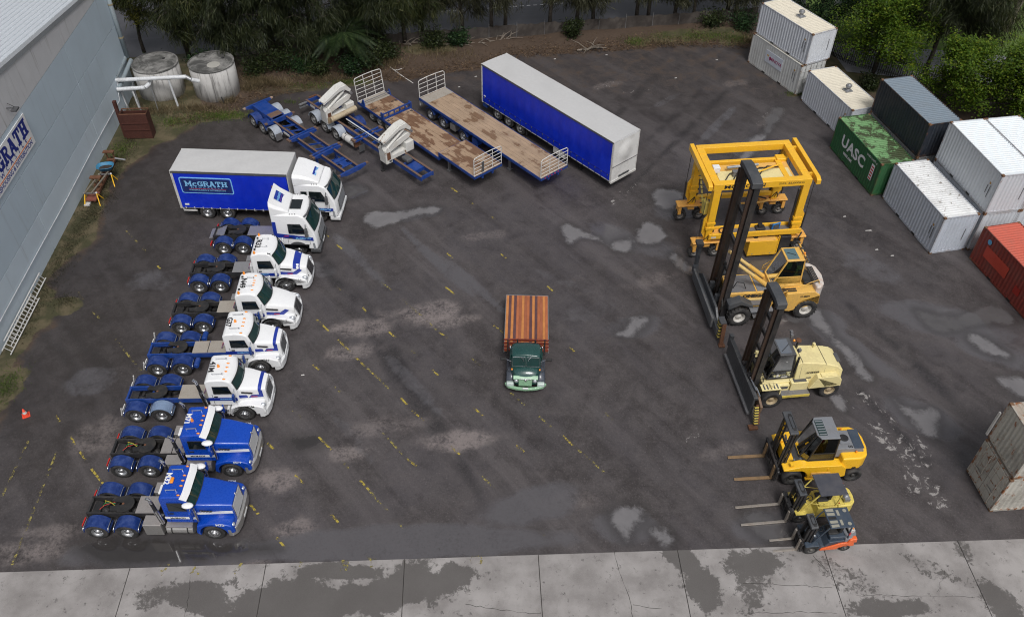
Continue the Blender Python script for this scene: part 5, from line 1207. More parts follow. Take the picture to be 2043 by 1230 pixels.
wedge = lambda x0, z0, x1, z1: (lambda x: lerp(z0, z1, min(1, max(0, (x-x0)/(x1-x0)))))
MESH_W = M('white_mesh', (.72,.73,.74), .5, metal=.2, dirt=.15); MESH_G = M('grey_mesh', (.20,.21,.22), .45, metal=.5, dirt=.2)
def mack(idn, loc, deg, label, beacon):
    P = dict(id=idn, loc=loc, deg=deg, label=label, style='mack', cabmat=macblue, chassis=chask, rear=(-5.39,-4.0), bx=1.17, bw=1.2, bz=(.34,.86), bumper=alum,
      prof=[(-2.05,1.12),(-2.05,2.84),(-1.92,2.95),(-1.15,2.99),(-.98,2.93),(-.60,2.26),(-.60,1.12)], w=((1.1,1.0),(2.2,1.0),(2.95,.90)), ws=4, zb=1.12, cbev=.07, bulge=(0,0,0,.02,.06,.10,.06),
      win=(2.10,2.62,-1.72,-1.05), zw=2.15, hood=[(-.60,.84,2.26,1.05,.16),(-.1,.80,2.20,1.0,.16),(.5,.71,2.08,.95,.15),(.98,.62,1.95,.85,.12)],
      fender=(-.78,1.02,.52,.62,1.32,0,.62), fy=1.19, lamp=(.90,.98,1.02,.26), grille=(1.02,.60,.90,1.90,.05), gmat=(chrome,MESH_W,MESH_W), gbars=0,
      mirror=(-.62,2.25), mirm=macblue, boxes=[(-3.15,-2.32,.36,1.14,'box'),(-2.12,-.92,.36,.98,'tank')], plates=[(-3.72,-2.66,.46,checker)] if idn == 'M32' else [(-3.55,-3.02,.46,checker),(-2.98,-2.36,.46,checker)],
      stack=(-1,1) if idn == 'M32' else (-1,1), zr=lambda x: 2.955+(x+1.92)*.05-(.0 if x > -1.9 else .05), roofx=(-1.95,-1.12), markers=(-.78,-.28,0,.28,.78), beacon=beacon, rails=[(-1.78,-1.28,-.55),(-1.78,-1.28,.55)],
      numpos=(-1.86,.12,.36), sidenum=(.42,1.24,.22), stripem=decalw, stripes=[[(-2.03,1.45),(-.62,1.45),(-.62,1.62),(-2.03,1.62)],[(-.58,1.62),(.95,1.42),(.95,1.62),(.2,1.74),(-.58,1.78)]],
      sw=lambda x, z: 1.0 if x < -.6 else float(np.interp(x,(-.6,-.1,.5,.98),(.86,.82,.73,.64)))+.006, word=(-1.45,1.535,.15), wordm=decalk, louvre=(-.45,1.82,.52))
    t, cab = prime_mover(P)
    # white sun visor
    for s_ in (0,):
        v = MB(); pts = [(-1.02,2.99),(-.92,3.00),(-.70,2.86),(-.74,2.84)]
        n_ = len(pts); v.v = [(x,y,z) for y in (-.98,-.6,0,.6,.98) for x,z in [(a-(.06 if abs(y) > .9 else 0), b-(.03 if abs(y) > .9 else 0)) for a,b in pts]]
        for k in range(4): v.f += [(k*n_+i, k*n_+(i+1)%n_, (k+1)*n_+(i+1)%n_, (k+1)*n_+i) for i in range(n_)]
        v.f += [(0,1,2,3),(16,17,18,19)]; v.build('sun_visor', white, cab, bevel=.01)
    for s_ in (-1,1):
        MB().cyl((-.55,s_*1.05,1.35),(-.55,s_*1.05,2.35),.05,n=10).build('snorkel', chrome, t)
        MB().ball((-.74,s_*1.06,2.62),.27,.17,.10,14,8).build('air_intake_cap', white, t, smooth=True)
    MB().ball((1.0,0,2.02),.06,.04,.07,8,5).build('hood_ornament', chrome, t)
    if True: MB().box(-2.62,-2.36,-.98,-.50,1.00,1.035).build('side_plate', alum, t); MB().box(-2.9,-2.36,.50,1.0,1.15,1.20).build('battery_cover', white, t)
    return t
mack('M32', (-13.61,22.65), .2, 'blue bonneted prime mover marked M32, nearest the concrete apron', [(-1.62,.0,'bar')])
mack('M71', (-13.64,26.10), 1.1, 'blue bonneted prime mover marked M71, second from the concrete apron', [(-1.62,.0,'dome')])

def kenworth(idn, loc, deg, label, faded, plates, rear, cyls):
    P = dict(id=idn, loc=loc, deg=deg, label=label, style='ken', cabmat=white, chassis=chasb, rear=rear, bx=1.27, bw=1.17, bz=(.26,.72), bumper=whitem, faded=faded, rearbar=True,
      prof=[(-1.66,1.05),(-1.66,2.70),(-1.52,2.83),(-.95,2.88),(-.56,2.84),(-.36,2.70),(-.16,2.12),(-.16,1.05)], w=((1.0,1.0),(2.1,1.0),(2.85,.90)), ws=5, zb=1.05, cbev=.08, bulge=(0,0,0,.03,.10,.16,.20,.10),
      win=(1.98,2.46,-1.30,-.52), zw=2.0, hood=[(-.16,.83,2.12,.95,.18),(.3,.77,2.04,.9,.18),(.8,.66,1.92,.85,.16),(1.18,.55,1.80,.75,.12)],
      fender=(-.72,1.14,.48,.55,1.22,0,.61), fy=1.17, lamp=(.98,.92,.98,.34), grille=(1.22,.46,.76,1.74,.08), gmat=(chrome,MESH_G,MESH_G), gbars=0, vbar=True,
      mirror=(-.22,2.02), mirm=chasb, boxes=[(-1.75,-.85,.35,.95,'tank'),(-.85,-.72,.5,.9,'step')], plates=plates, cyls=cyls,
      stack=(-1,) if idn == '41M' else None, zr=lambda x: 2.835+(x+1.5)*.075 if x < -.95 else 2.878-(x+.95)*.09, roofx=(-1.5,-.62), markers=(-.80,-.28,0,.28,.80), beacon=[(-1.08,.05,'dome')], rails=[(-1.30,-.75,-.52),(-1.30,-.75,.52)],
      numpos=(-1.42,.05,.40), sidenum=(.42,1.10,.22), stripem=fleet, stripes=[[(-1.64,1.46),(-.18,1.44),(-.18,1.66),(-1.64,1.68)],[(-.14,1.44),(1.02,1.26),(1.02,1.46),(-.14,1.66)],[(.84,1.30),(1.02,1.30),(1.02,1.78),(.84,1.80)]],
      sw=lambda x, z: 1.0 if x < -.16 else float(np.interp(x,(-.16,.3,.8,1.18),(.845,.785,.675,.565)))+.006, word=(-.75,1.57,.13), wordm=decalb, redword=[(.45,1.42,.05)], louvre=(.02,1.78,.52), band=(.82,.98))
    t, cab = prime_mover(P)
    for s_ in (-1,1):
        MB().cyl((-2.05,s_*.92,.62),(-1.72,s_*.92,.62),.30,n=18).build('exhaust_can', alum, t, bevel=.03)
    return t
kenworth('41M', (-13.84,29.64), 2.2, 'white bonneted prime mover marked 41M with one faded mudguard', True, [(-3.45,-1.75,.47,timberd)], (-5.58,-4.26), [])
kenworth('G37', (-13.74,32.88), 2.8, 'white bonneted prime mover marked G37 on a blue chassis', False, [(-3.72,-2.92,.44,timberd),(-2.88,-1.72,.44,timberd)], (-5.53,-4.18), [(-3.35,-1.0,.15,.55,'y',chasb),(-3.35,1.0,.15,.55,'y',chasb)])

def freight(idn, loc, deg, label, extra, band, visor):
    P = dict(id=idn, loc=loc, deg=deg, label=label, style='fre', cabmat=white, chassis=chask, rear=(-5.17,-3.91), bx=1.44, bw=1.17, bz=(.22,.62), bumper=whitem,
      prof=[(-1.80,1.0),(-1.80,2.62),(-1.66,2.76),(-1.25,2.84),(-.85,2.82),(-.62,2.72),(-.30,1.95),(-.30,1.0)], w=((1.0,1.08),(1.95,1.06),(2.8,.92)), ws=5, zb=1.0, cbev=.10, bulge=(0,0,0,.05,.16,.24,.34,.20),
      win=(1.82,2.32,-1.42,-.66), zw=1.9, hood=[(-.30,.90,1.95,.9,.24),(.2,.84,1.84,.85,.24),(.75,.74,1.66,.8,.22),(1.25,.58,1.44,.7,.18)],
      fender=(-.70,1.30,.42,.50,1.10,0,.60), fy=1.16, lamp=(1.12,.93,.90,.42), grille=(1.44,.50,.60,1.40,.26), gmat=(whitem,black,chrome), gbars=6,
      mirror=(-.38,1.80), mirm=white, boxes=[(-1.9,-.9,.30,.85,'step'),(-2.0,-1.92,.5,.6,'step')], plates=[(-3.25,-1.95,.47,alum)] if idn == 'R32' else [(-3.20,-1.95,.47,timberd)],
      zr=lambda x: float(np.interp(x,(-1.66,-1.25,-.85,-.62),(2.765,2.845,2.825,2.72))), roofx=(-1.5,-.80), markers=(-.6,-.2,0,.2,.6) if idn == 'N49' else (), beacon=[(-1.52,.82,'dome'),(-1.52,-.82,'dome')], rails=[(-1.22,-.86,-.34),(-1.22,-.86,.34)],
      numpos=(-1.42,.0,.46), sidenum=(.0,1.02,.20), extranum=[(.85,.20,extra)], stripem=fleet, stripes=[[(-1.78,1.26),(-.32,1.22),(-.32,1.44),(-1.78,1.48)],[(-.28,1.20),(.60,1.02),(1.0,1.30),(.80,1.46),(.5,1.26),(-.28,1.42)]],
      sw=lambda x, z: 1.08 if x < -.3 else float(np.interp(x,(-.3,.2,.75,1.25),(.915,.855,.755,.595)))+.006, word=(-1.15,1.37,.12), wordm=decalb, redword=[(.15,1.18,.05)], louvre=(-.22,1.56,.62), band=band)
    t, cab = prime_mover(P)
    if visor: 
        v = MB(); pr = [(-.70,2.80),(-.55,2.74),(-.42,2.52),(-.46,2.52)]
        for y in (-.90,-.5,0,.5,.90): v.v += [(x-(.08 if abs(y) > .8 else 0), y, z) for x,z in pr]
        for k in range(4): v.f += [(k*4+i,k*4+(i+1)%4,(k+1)*4+(i+1)%4,(k+1)*4+i) for i in range(4)]
        v.build('sun_visor', dgreyp, cab)
    MB().box(-1.95,-1.82,-.95,.95,1.1,1.9).build('rear_fairing', dgreyp if idn == 'N49' else whitem, t); MB().box(-2.6,-2.0,.55,1.05,1.0,1.04).build('side_plate', alum, t)
    for s_ in (-1,1): MB().box(-1.60,-1.50,s_*.52-.05,s_*.52+.05,2.80,2.86).build('aerial_base', black, cab)
    return t
freight('N49', (-13.71,36.05), 2.6, 'white bonneted prime mover marked N49 with slatted chrome grille', '5', None, False)
freight('R32', (-13.60,39.48), 2.6, 'white bonneted prime mover marked R32 with blue band across its hood', '11', (.50,.88), True)

# ------------------------------------------------------------------ cab-over trucks
def cabover(P):
    t = thing('prime_mover' if P['kind'] == 'pm' else 'box_truck', P['label'], 'truck', P['loc'], P['deg'], P.get('group'))
    H_ = P['H']; zf = P['zb']; wf = wfun((.3,1.22),(1.8,1.22),(H_,1.10))
    prof = [(-1.40,zf),(-1.40,H_-.10),(-1.25,H_),(.30,H_-.03),(.62,H_-.20),(1.12,1.72),(1.20,1.0),(1.18,zf-.25),(.62,zf-.25),(.60,zf+.05)]
    bl = (0,0,0,.02,.10,.16,.14,.12,0,0); cab = MB().shell(prof, wf, bl).build('cab', white, t, bevel=.08, seg=3)
    a, b = prof[4], prof[5]
    def on(t_, y_): x = lerp(a[0],b[0],t_); z = lerp(a[1],b[1],t_); return (x, y_*wf(x,z), z)
    screen(cab, a, b, bl[4], bl[5], wf, .14, .90, .86)
    MB().tube([(.60,-1.02,H_-.22),(.78,-.7,H_-.17),(.86,0,H_-.15),(.78,.7,H_-.17),(.60,1.02,H_-.22)], .055, 6).build('sun_visor', dgreyp, cab)
    pane(cab, [(1.33,-.80,.80),(1.33,.80,.80),(1.27,.80,1.62),(1.27,-.80,1.62)], black, 'grille', .03)
    for k in range(7): z_ = .92+k*.10; MB().box(1.33-(z_-.8)*.08,1.385-(z_-.8)*.08,-.76,.76,z_,z_+.035).build('grille_bar', greyp, cab)
    for s_ in (-1,1):
        q = [(-.42,1.80),(.60,1.75),(.55,2.05),(.34,2.45),(-.42,2.47)]; q = [(x,s_*wf(x,z),z) for x,z in q]
        pane(cab, q if s_ < 0 else q[::-1], glassd, 'side_window', .014, black)
        if P['kind'] != 'pm': q = [(-.95,1.95),(-.58,1.95),(-.58,2.45),(-.95,2.45)]; q = [(x,s_*wf(x,z),z) for x,z in q]; pane(cab, q if s_ < 0 else q[::-1], glassd, 'side_window', .014, black)
        for xd in (-.55,.78): MB().box(xd-.008,xd+.008,*sorted((s_*1.221,s_*1.227)),zf+.1,1.70).build('door_gap', black, cab)
        MB().box(-.48,-.25,*sorted((s_*1.22,s_*1.25)),1.42,1.48).build('door_handle', black, cab)
        pl = [(-.95,zf-.02)]+[(.0+.62*math.cos(R(a_)),TR+.62*math.sin(R(a_))) for a_ in range(170,9,-16)]+[(.66,zf-.25),(.72,zf+.12),(-.95,zf+.14)]
        MB().prism(pl, *sorted((s_*.75,s_*1.232))).build('wheel_arch', dgreyp, t, bevel=.02)
        pane(cab, [(.95,s_*1.224,.55),(1.10,s_*1.224,.55),(1.06,s_*1.224,1.05),(.94,s_*1.224,1.05)][::(1 if s_ < 0 else -1)], lamp, 'headlight', .02)
        mr = MB().box(.62,.80,*sorted((s_*1.34,s_*1.58)),1.75,2.32).build('mirror', dgreyp, t, bevel=.04); MB().tube([(.66,s_*1.15,2.42),(.70,s_*1.46,2.38),(.70,s_*1.46,2.25)], .025, 6).build('mirror_arm', dgreyp, mr)
        wheel(t, 0, s_*1.05, s_)
        # blue stripe
        for poly in P['stripes']:
            q = [(x,s_*(wf(x,z)+.007),z) for x,z in poly]; pane(t, q if s_ < 0 else q[::-1], fleet, 'stripe', .004)
        text('McGRATH', .20, decalb, t, (.40,s_*(1.22+.018),P.get('wordz',1.12)), ((-s_,0,0) if s_ > 0 else (1,0,0),(0,0,1)), 'lettering', bold=.008)
        MB().box(-.75,-.45,*sorted((s_*1.232,s_*1.238)),P.get('wordz',1.12)+.16,P.get('wordz',1.12)+.21).build('red_script', decalr, t)
    MB().box(.70,1.36,-1.20,1.20,.25,.52).build('bumper', P['bm'], t, bevel=.05)
    MB().box(1.36,1.376,-.26,.26,.36,.48).build('number_plate', decalw, t)
    # roof fairing
    fx = P['fair']
    rings = []
    for x, hw, z0_, z1_ in fx: rings.append([(x,-hw,z0_),(x,-hw,lerp(z0_,z1_,.75)),(x,-hw+.14,z1_),(x,0,z1_+.03),(x,hw-.14,z1_),(x,hw,lerp(z0_,z1_,.75)),(x,hw,z0_)])
    f = MB().loft(rings).build('roof_fairing', white, t, bevel=.03)
    # logo on the fairing
    bx, bz0, bz1, bdx = P['logo']
    nrm = Vector((bz0-bz1, 0, bdx)); 
    q = [(bx+bdx,-.42,bz0),(bx+bdx,.42,bz0),(bx,.42,bz1),(bx,-.42,bz1)]
    lg = pane(f, [q[0],q[1],q[2],q[3]], fleet, 'logo_panel', .012)
    upv = Vector(q[3])-Vector(q[0]); nn = Vector((0,1,0)).cross(upv).normalized(); cc = (Vector(q[0])+Vector(q[2]))/2+nn*.016
    text('McGRATH', .19, decalb, f, tuple(cc+upv*.12), ((0,1,0), tuple(upv)), 'lettering', bold=.008); MB().tube([cc-upv*.1+Vector((0,-.34,0)), cc-upv*.1+Vector((0,.34,0))], .006, 4).build('red_line', decalr, f); text('WAREHOUSING & DISTRIBUTION', .055, decalw, f, tuple(cc-upv*.25), ((0,1,0), tuple(upv)), 'lettering')
    for s_ in (-1,1):
        for x in (-.3,-.15,.0): MB().ball((x+.1, s_*(1.0-.04*x), H_+.0), .045, .03, .03, 6, 4).build('roof_cap', black, cab)
    chm = chask
    re = P['rear'][0]-.75
    for s_ in (-1,1): MB().box(re,.9,s_*.43-.045,s_*.43+.045,.72,.98).build('chassis_rail', chm, t)
    for x in (re+.06, P['rear'][1]+.8, -1.6): MB().box(x-.05,x+.05,-.385,.385,.76,.94).build('crossmember', chm, t)
    for x in P['rear']:
        MB().cyl((x,-.75,TR),(x,.75,TR),.085,n=10).build('axle', chask, t)
        for s_ in (-1,1): wheel(t, x, s_*1.06, s_, True)
    MB().cyl((0,-.9,TR),(0,.9,TR),.06,n=8).build('axle', chask, t)
    return t, cab, f
vt, vcab, vf = cabover(dict(kind='pm', label='white cab-over prime mover with roof wind deflector and blue side stripe', loc=(-13.41,42.88), deg=.8, group='prime movers parked in a row', H=3.12, zb=.80, bm=dgreyp, rear=(-4.73,-3.51),
   stripes=[[(-1.36,1.76),(-1.14,1.80),(-1.14,2.62),(-1.36,2.62)],[(-1.36,1.52),(1.02,1.20),(1.02,1.46),(-1.14,1.795),(-1.36,1.755)]], wordz=1.40,
   fair=[(-1.38,1.12,3.02,4.02),(-1.05,1.08,3.05,3.72),(-.55,.98,3.08,3.42),(-.30,.92,3.08,3.24)], logo=(-1.14,3.42,3.88,.55)))
for x in (-4.73,-3.51):
    for s_ in (-1,1): mudguard(vt, x, s_, guard)
fifth_wheel(vt, -3.9, 1.06)
MB().prism([(-5.75,.78),(-5.68,.74),(-4.75,1.02),(-4.75,1.06)], -.46, .46).build('loading_ramp', alum, vt); MB().box(-3.3,-1.55,-.46,.46,1.0,1.03).build('deck_plate', alum, vt)
MB().cyl((-1.75,.75,1.05),(-1.75,1.15,1.05),.22,n=14).build('air_tank', chrome, vt); MB().box(-2.0,-1.5,-1.15,-.6,.4,.95).build('tool_box', dgreyp, vt, bevel=.03)
pane(vcab, [(-.28,-.46,3.118),(.36,-.46,3.108),(.36,.46,3.108),(-.28,.46,3.118)], glassd, 'roof_hatch', .012, black)
MB().tube([(-1.45,1.1,3.2),(-1.55,1.15,3.4),(-1.60,1.18,3.62)], .06, 10).build('exhaust_tip', rusty, vt)
for s_ in (-1,1): MB().box(-5.55,-5.50,s_*.85-.2,s_*.85+.2,.6,.75).build('tail_lamp', redl, vt)

bt, bcab, bf = cabover(dict(kind='box', label='white cab-over truck with blue curtain-sided body and company panel', loc=(-12.62,46.18), deg=-2.2, H=2.95, zb=.80, bm=whitem, rear=(-7.42,-6.10),
   stripes=[[(-1.36,1.02),(1.0,.98),(1.0,1.22),(-1.36,1.26)]],
   fair=[(-1.38,1.14,2.85,3.62),(-.95,1.10,2.88,3.58),(-.30,1.02,2.90,3.36),(.25,.92,2.92,3.05)], logo=(-.22,3.06,3.34,.42)))
B0, B1, BZ0, BZ1, BW = -9.05, -1.62, 1.02, 3.80, 1.25
body = MB().box(B0,B1,-BW+.1,BW-.1,BZ0-.14,BZ0).build('deck_frame', chask, bt)
for s_ in (-1,1):
    cu = MB(); nx = 60
    for z_, o_ in ((BZ0-.10,.0),(BZ0+.6,.012),(2.4,.016),(BZ1-.20,.0)):
        cu.v += [(lerp(B0+.12,B1-.06,i/nx), s_*(BW-.015+o_*math.sin(i*.9)+.004*math.sin(i*2.3)), z_) for i in range(nx+1)]
    cu.f = [(k*(nx+1)+i,k*(nx+1)+i+1,(k+1)*(nx+1)+i+1,(k+1)*(nx+1)+i) for k in range(3) for i in range(nx)]
    cu.build('curtain', curtain, bt, smooth=True)
    MB().box(B0,B1,*sorted((s_*(BW-.02),s_*(BW+.012))),BZ1-.17,BZ1-.02).build('cant_rail', dgreyp, bt)
    MB().box(B0,B1,*sorted((s_*(BW-.06),s_*(BW-.03))),BZ0-.14,BZ0-.09).build('side_rail', conew, bt)
    for k in range(13): x = lerp(B0+.35,B1-.3,k/12); MB().box(x-.03,x+.03,*sorted((s_*(BW),s_*(BW+.018))),BZ0-.17,BZ0-.02).build('buckle', conew, bt)
    MB().box(B0-.03,B0+.12,*sorted((s_*(BW-.12),s_*(BW+.01))),BZ0-.16,BZ1-.01).build('rear_post', conew, bt)
    # company panel
    yv = s_*(BW+.024); rv = (1,0,0) if s_ < 0 else (-1,0,0)
    def plate(x0,x1,z0,z1,rad,d,m_,nm,par):
        pts = []
        for cx, cz, a0 in ((x1-rad,z1-rad,0),(x0+rad,z1-rad,90),(x0+rad,z0+rad,180),(x1-rad,z0+rad,270)):
            pts += [(cx+rad*math.cos(R(a0+k*30)), cz+rad*math.sin(R(a0+k*30))) for k in range(4)]
        return MB().prism(pts, *sorted((s_*(BW-.01),s_*(BW+d)))).build(nm, m_, par)
    lx0, lx1, lz0, lz1 = -8.62, -5.25, 2.12, 3.34
    pl = plate(lx0,lx1,lz0,lz1,.14,.026,decalb,'logo_border',bt); plate(lx0+.06,lx1-.06,lz0+.06,lz1-.06,.11,.030,fleet,'logo_band',pl); plate(lx0+.13,lx1-.13,lz0+.13,lz1-.13,.08,.034,decaln,'logo_field',pl)
    cx = (lx0+lx1)/2; slab_word('McGRATH', .40, decalb, pl, (cx,s_*(BW+.036),2.88), (rv,(0,0,1)), wf=.86)
    text('N E W C A S T L E', .17, decalb, pl, (cx,s_*(BW+.038),2.585), (rv,(0,0,1)), sx=1.25, space=1.2); MB().box(lx0+.5,lx1-.45,*sorted((s_*(BW+.034),s_*(BW+.038))),2.485,2.51).build('logo_line', decalr, pl)
    text('WAREHOUSING & DISTRIBUTION', .17, decalb, pl, (cx,s_*(BW+.038),2.385), (rv,(0,0,1)), sx=.92)
    MB().box(B0+.35,B0+.62,*sorted((s_*(BW-.0),s_*(BW+.022))),1.14,1.26).build('small_label', decalw, bt)
rm = MB(); nx = 24; ny = 8
for i in range(nx+1):
    for j in range(ny+1):
        x = lerp(B0,B1,i/nx); y = lerp(-BW,BW,j/ny); e = 1 if 0 < j < ny and 0 < i < nx else 0
        rm.v.append((x,y,BZ1+e*(.035*math.sin(math.pi*j/ny)+.014*math.sin(i*1.9+j*.7)+.01*math.sin(i*.8-j*1.5))))
rm.f = [(i*(ny+1)+j,(i+1)*(ny+1)+j,(i+1)*(ny+1)+j+1,i*(ny+1)+j+1) for i in range(nx) for j in range(ny)]
rm.build('roof_sheet', roofg, bt, smooth=True, recalc=False)
MB().box(B1-.04,B1+.02,-BW,BW,BZ0-.1,BZ1-.005).build('front_bulkhead', roofg, bt, bevel=.03); MB().box(B0-.03,B0+.01,-BW+.1,BW-.1,BZ0-.1,BZ1-.03).build('rear_doors', whitem, bt)
for s_ in (-1,1): MB().box(B0+.1,B0+1.0,*sorted((s_*1.1,s_*1.2)),.60,.66).box(B0+.1,B0+.16,*sorted((s_*1.1,s_*1.2)),.62,.88).build('underrun_bar', conew, bt)
for x in (-7.42,-6.10):
    for s_ in (-1,1): MB().box(x-.66,x-.64,*sorted((s_*.8,s_*1.2)),.25,.85).build('mud_flap', black, bt)
for k in range(3): MB().cyl((-3.2-.5*k,-1.05,.72),(-3.2-.5*k,-.55,.72),.11,n=10).build('air_tank', steelg, bt)
MB().cyl((-2.9,.85,.62),(-2.0,.85,.62),.28,n=16).build('fuel_tank', alum, bt)


# ------------------------------------------------------------------ trailers (x forward, origin under the front edge, near side is -y)
def land_legs(t, x, z, m_=steelg):
    for s_ in (-1,1):
        l = MB().box(x-.07,x+.07,s_*.80-.07,s_*.80+.07,.10,z).build('landing_leg', m_, t); MB().box(x-.16,x+.16,s_*.80-.14,s_*.80+.14,.02,.10).build('foot', m_, l)
    MB().cyl((x,-.8,.7),(x,.8,.7),.03,n=8).build('leg_shaft', m_, t)
def axles(t, xs, guards=None, rim=None, dual=True, per=None):
    for i, x in enumerate(xs):
        MB().cyl((x,-.75,TR),(x,.75,TR),.075,n=10).build('axle', chask, t)
        for s_ in (-1,1):
            wheel(t, x, s_*1.06, s_, dual, rim)
            if guards:
                g = per(i, s_) if per else guards
                if g: mudguard(t, x, s_, g, stays=False)
def gate(t, x, h0, h1, m_, lean=0.0, z0=1.40, rails=5, rust=None):
    """tubular bulkhead gate across the deck with a peaked top"""
    g = MB().tube([(x,-1.22,z0),(x+lean*.9,-1.22,z0+h0-.12),(x+lean,-1.12,z0+h0),(x+lean,-.42,z0+h1),(x+lean,.42,z0+h1),(x+lean,1.12,z0+h0),(x+lean*.9,1.22,z0+h0-.12),(x,1.22,z0)], .032, 7).build('headboard' if x > -5 else 'tailboard', m_, t)
    for y in (-.42,.42): MB().cyl((x,y,z0),(x+lean,y,z0+h1),.026,n=6).build('upright', m_, g)
    for k in range(rails):
        f = k/rails; zz = z0+.03+f*h0; MB().cyl((x+lean*f,-1.22,zz),(x+lean*f,1.22,zz),.022,n=6).build('rail', m_, g)
    return g
def deck(t, x0, x1, z, m_, nb=7, side=chasb):
    W2 = 1.22
    for k in range(nb):
        y0 = -W2+2*W2*k/nb; y1 = -W2+2*W2*(k+1)/nb
        MB().box(x0,x1,y0+.006,y1-.006,z-.05,z+.004*((k*7) % 3)).build('deck_board', m_, t)
    for s_ in (-1,1): MB().box(x0,x1,*sorted((s_*1.225,s_*1.26)),z-.20,z+.006).build('side_rail', side, t)
    for s_ in (-1,1): MB().box(x0+.05,x1-.05,s_*.45-.06,s_*.45+.06,z-.48,z-.055).build('main_beam', side, t)
    n = int((x1-x0)/1.1)
    for k in range(n+1): x = lerp(x0+.06,x1-.06,k/n); MB().box(x-.04,x+.04,-1.22,1.22,z-.20,z-.056).build('crossmember', side, t)
    for xe in (x0, x1-.05): MB().box(xe,xe+.05,-1.26,1.26,z-.22,z-.002).build('end_rail', side, t)

# curtain-sided semi-trailer
t = thing('curtain_trailer', 'long blue curtain-sided semi-trailer with pale roof and white front wall', 'trailer', (7.52,49.46), -48.6)
L_, Z0, Z1, W2 = 13.71, .95, 4.05, 1.25
for s_ in (-1,1):
    cu = MB(); nx = 120
    for z_, o_ in ((Z0,.0),(Z0+.8,.010),(2.6,.012),(Z1-.16,.0)):
        cu.v += [(lerp(-L_+.1,-.06,i/nx), s_*(W2-.012+o_*math.sin(i*.75)+.003*math.sin(i*2.1)), z_) for i in range(nx+1)]
    cu.f = [(k*(nx+1)+i,k*(nx+1)+i+1,(k+1)*(nx+1)+i+1,(k+1)*(nx+1)+i) for k in range(3) for i in range(nx)]
    cu.build('curtain', curtain, t, smooth=True)
    MB().box(-L_,0,*sorted((s_*(W2-.02),s_*(W2+.012))),Z1-.15,Z1-.03).build('cant_rail', dgreyp, t); MB().box(-L_,0,*sorted((s_*(W2-.05),s_*(W2-.025))),Z0-.10,Z0+.02).build('side_rail', conew, t)
    MB().box(-L_,-.05,*sorted((s_*(W2-.02),s_*(W2+.004))),Z0+.42,Z0+.45).build('curtain_hem', M('hem_blue'+str(s_),(.004,.012,.24),.5), t)
    for k in range(23): x = lerp(-L_+.3,-.3,k/22); MB().box(x-.022,x+.022,*sorted((s_*W2,s_*(W2+.014))),Z0-.06,Z0+.38).build('strap', fleet, t); MB().box(x-.03,x+.03,*sorted((s_*W2,s_*(W2+.022))),Z0+.33,Z0+.42).build('buckle', steelg, t)
    MB().box(-L_-.02,-L_+.10,*sorted((s_*(W2-.10),s_*(W2+.008))),Z0-.1,Z1-.01).build('rear_post', conew, t); MB().box(-.10,.02,*sorted((s_*(W2-.08),s_*(W2+.008))),Z0-.15,Z1-.01).build('front_post', conew, t)
    MB().box(-5.75,-4.6,*sorted((s_*.85,s_*1.2)),.35,.85).build('tool_box', conew, t, bevel=.02)
    MB().box(-L_+.05,-L_+.5,*sorted((s_*.95,s_*1.2)),.5,.9).build('tail_bracket', chasb, t)
    MB().box(-L_+.25,-L_+.45,*sorted((s_*W2,s_*(W2+.016))),Z0+.50,Z0+.58).build('small_label', decalw, t)
rm = MB(); nx = 46; ny = 6
for i in range(nx+1):
    for j in range(ny+1):
        e = 1 if 0 < j < ny else 0; rm.v.append((lerp(-L_,0,i/nx), lerp(-W2,W2,j/ny), Z1-.02+e*(.03*math.sin(math.pi*j/ny)+.006*math.sin(i*2.4+j))))
rm.f = [(i*(ny+1)+j,(i+1)*(ny+1)+j,(i+1)*(ny+1)+j+1,i*(ny+1)+j+1) for i in range(nx) for j in range(ny)]
rm.build('roof_sheet', roofg, t, smooth=True, recalc=False)
fwm = MB(); nn = 14
for i in range(nn+1):
    for j in range(nn+1):
        y = lerp(-W2+.08,W2-.08,i/nn); z = lerp(Z0-.15,Z1-.12,j/nn); d = math.hypot((y+.05)/.75,(z-2.95)/.75)
        fwm.v.append((.02+(.14*max(0,1-d*d) if d < 1 else 0)-(.05*max(0,1-((y-.3)/.3)**2-((z-2.9)/.35)**2) if abs(y-.3) < .3 and abs(z-2.9) < .35 else 0), y, z))
fwm.f = [(i*(nn+1)+j,(i+1)*(nn+1)+j,(i+1)*(nn+1)+j+1,i*(nn+1)+j+1) for i in range(nn) for j in range(nn)]
fwm.build('front_wall', M('front_wall_white',(.70,.70,.69),.4,dirt=.25,var=.03), t, smooth=True, recalc=False)
MB().box(-.06,.01,-W2,W2,Z0-.15,Z1-.03).build('front_core', whitem, t); MB().box(.02,.05,-W2+.02,W2-.02,2.02,2.06).build('wall_seam', steelg, t); MB().box(.0,.06,-W2,W2,Z0-.20,Z0-.05).build('lower_rail', conew, t)
MB().box(.05,.07,-.5,.5,Z0+.05,Z0+.2).build('plug_panel', dgreyp, t); MB().box(-L_-.02,-L_+.02,-W2+.1,W2-.1,Z0-.1,Z1-.04).build('rear_doors', whitem, t); MB().box(-L_-.03,-.02,-W2+.05,W2-.05,Z0-.12,Z0-.02).build('deck_frame', chasb, t)
for s_ in (-1,1): MB().box(-L_+.3,-.3,s_*.45-.06,s_*.45+.06,.62,Z0-.13).build('main_beam', chasb, t)
axles(t, (-12.0,-10.7,-9.4), None, ME_RS); land_legs(t, -3.3, .9, chask)
for x in (-8.7,): 
    for s_ in (-1,1): MB().box(x,x+.02,*sorted((s_*.8,s_*1.2)),.25,.85).build('mud_flap', black, t)

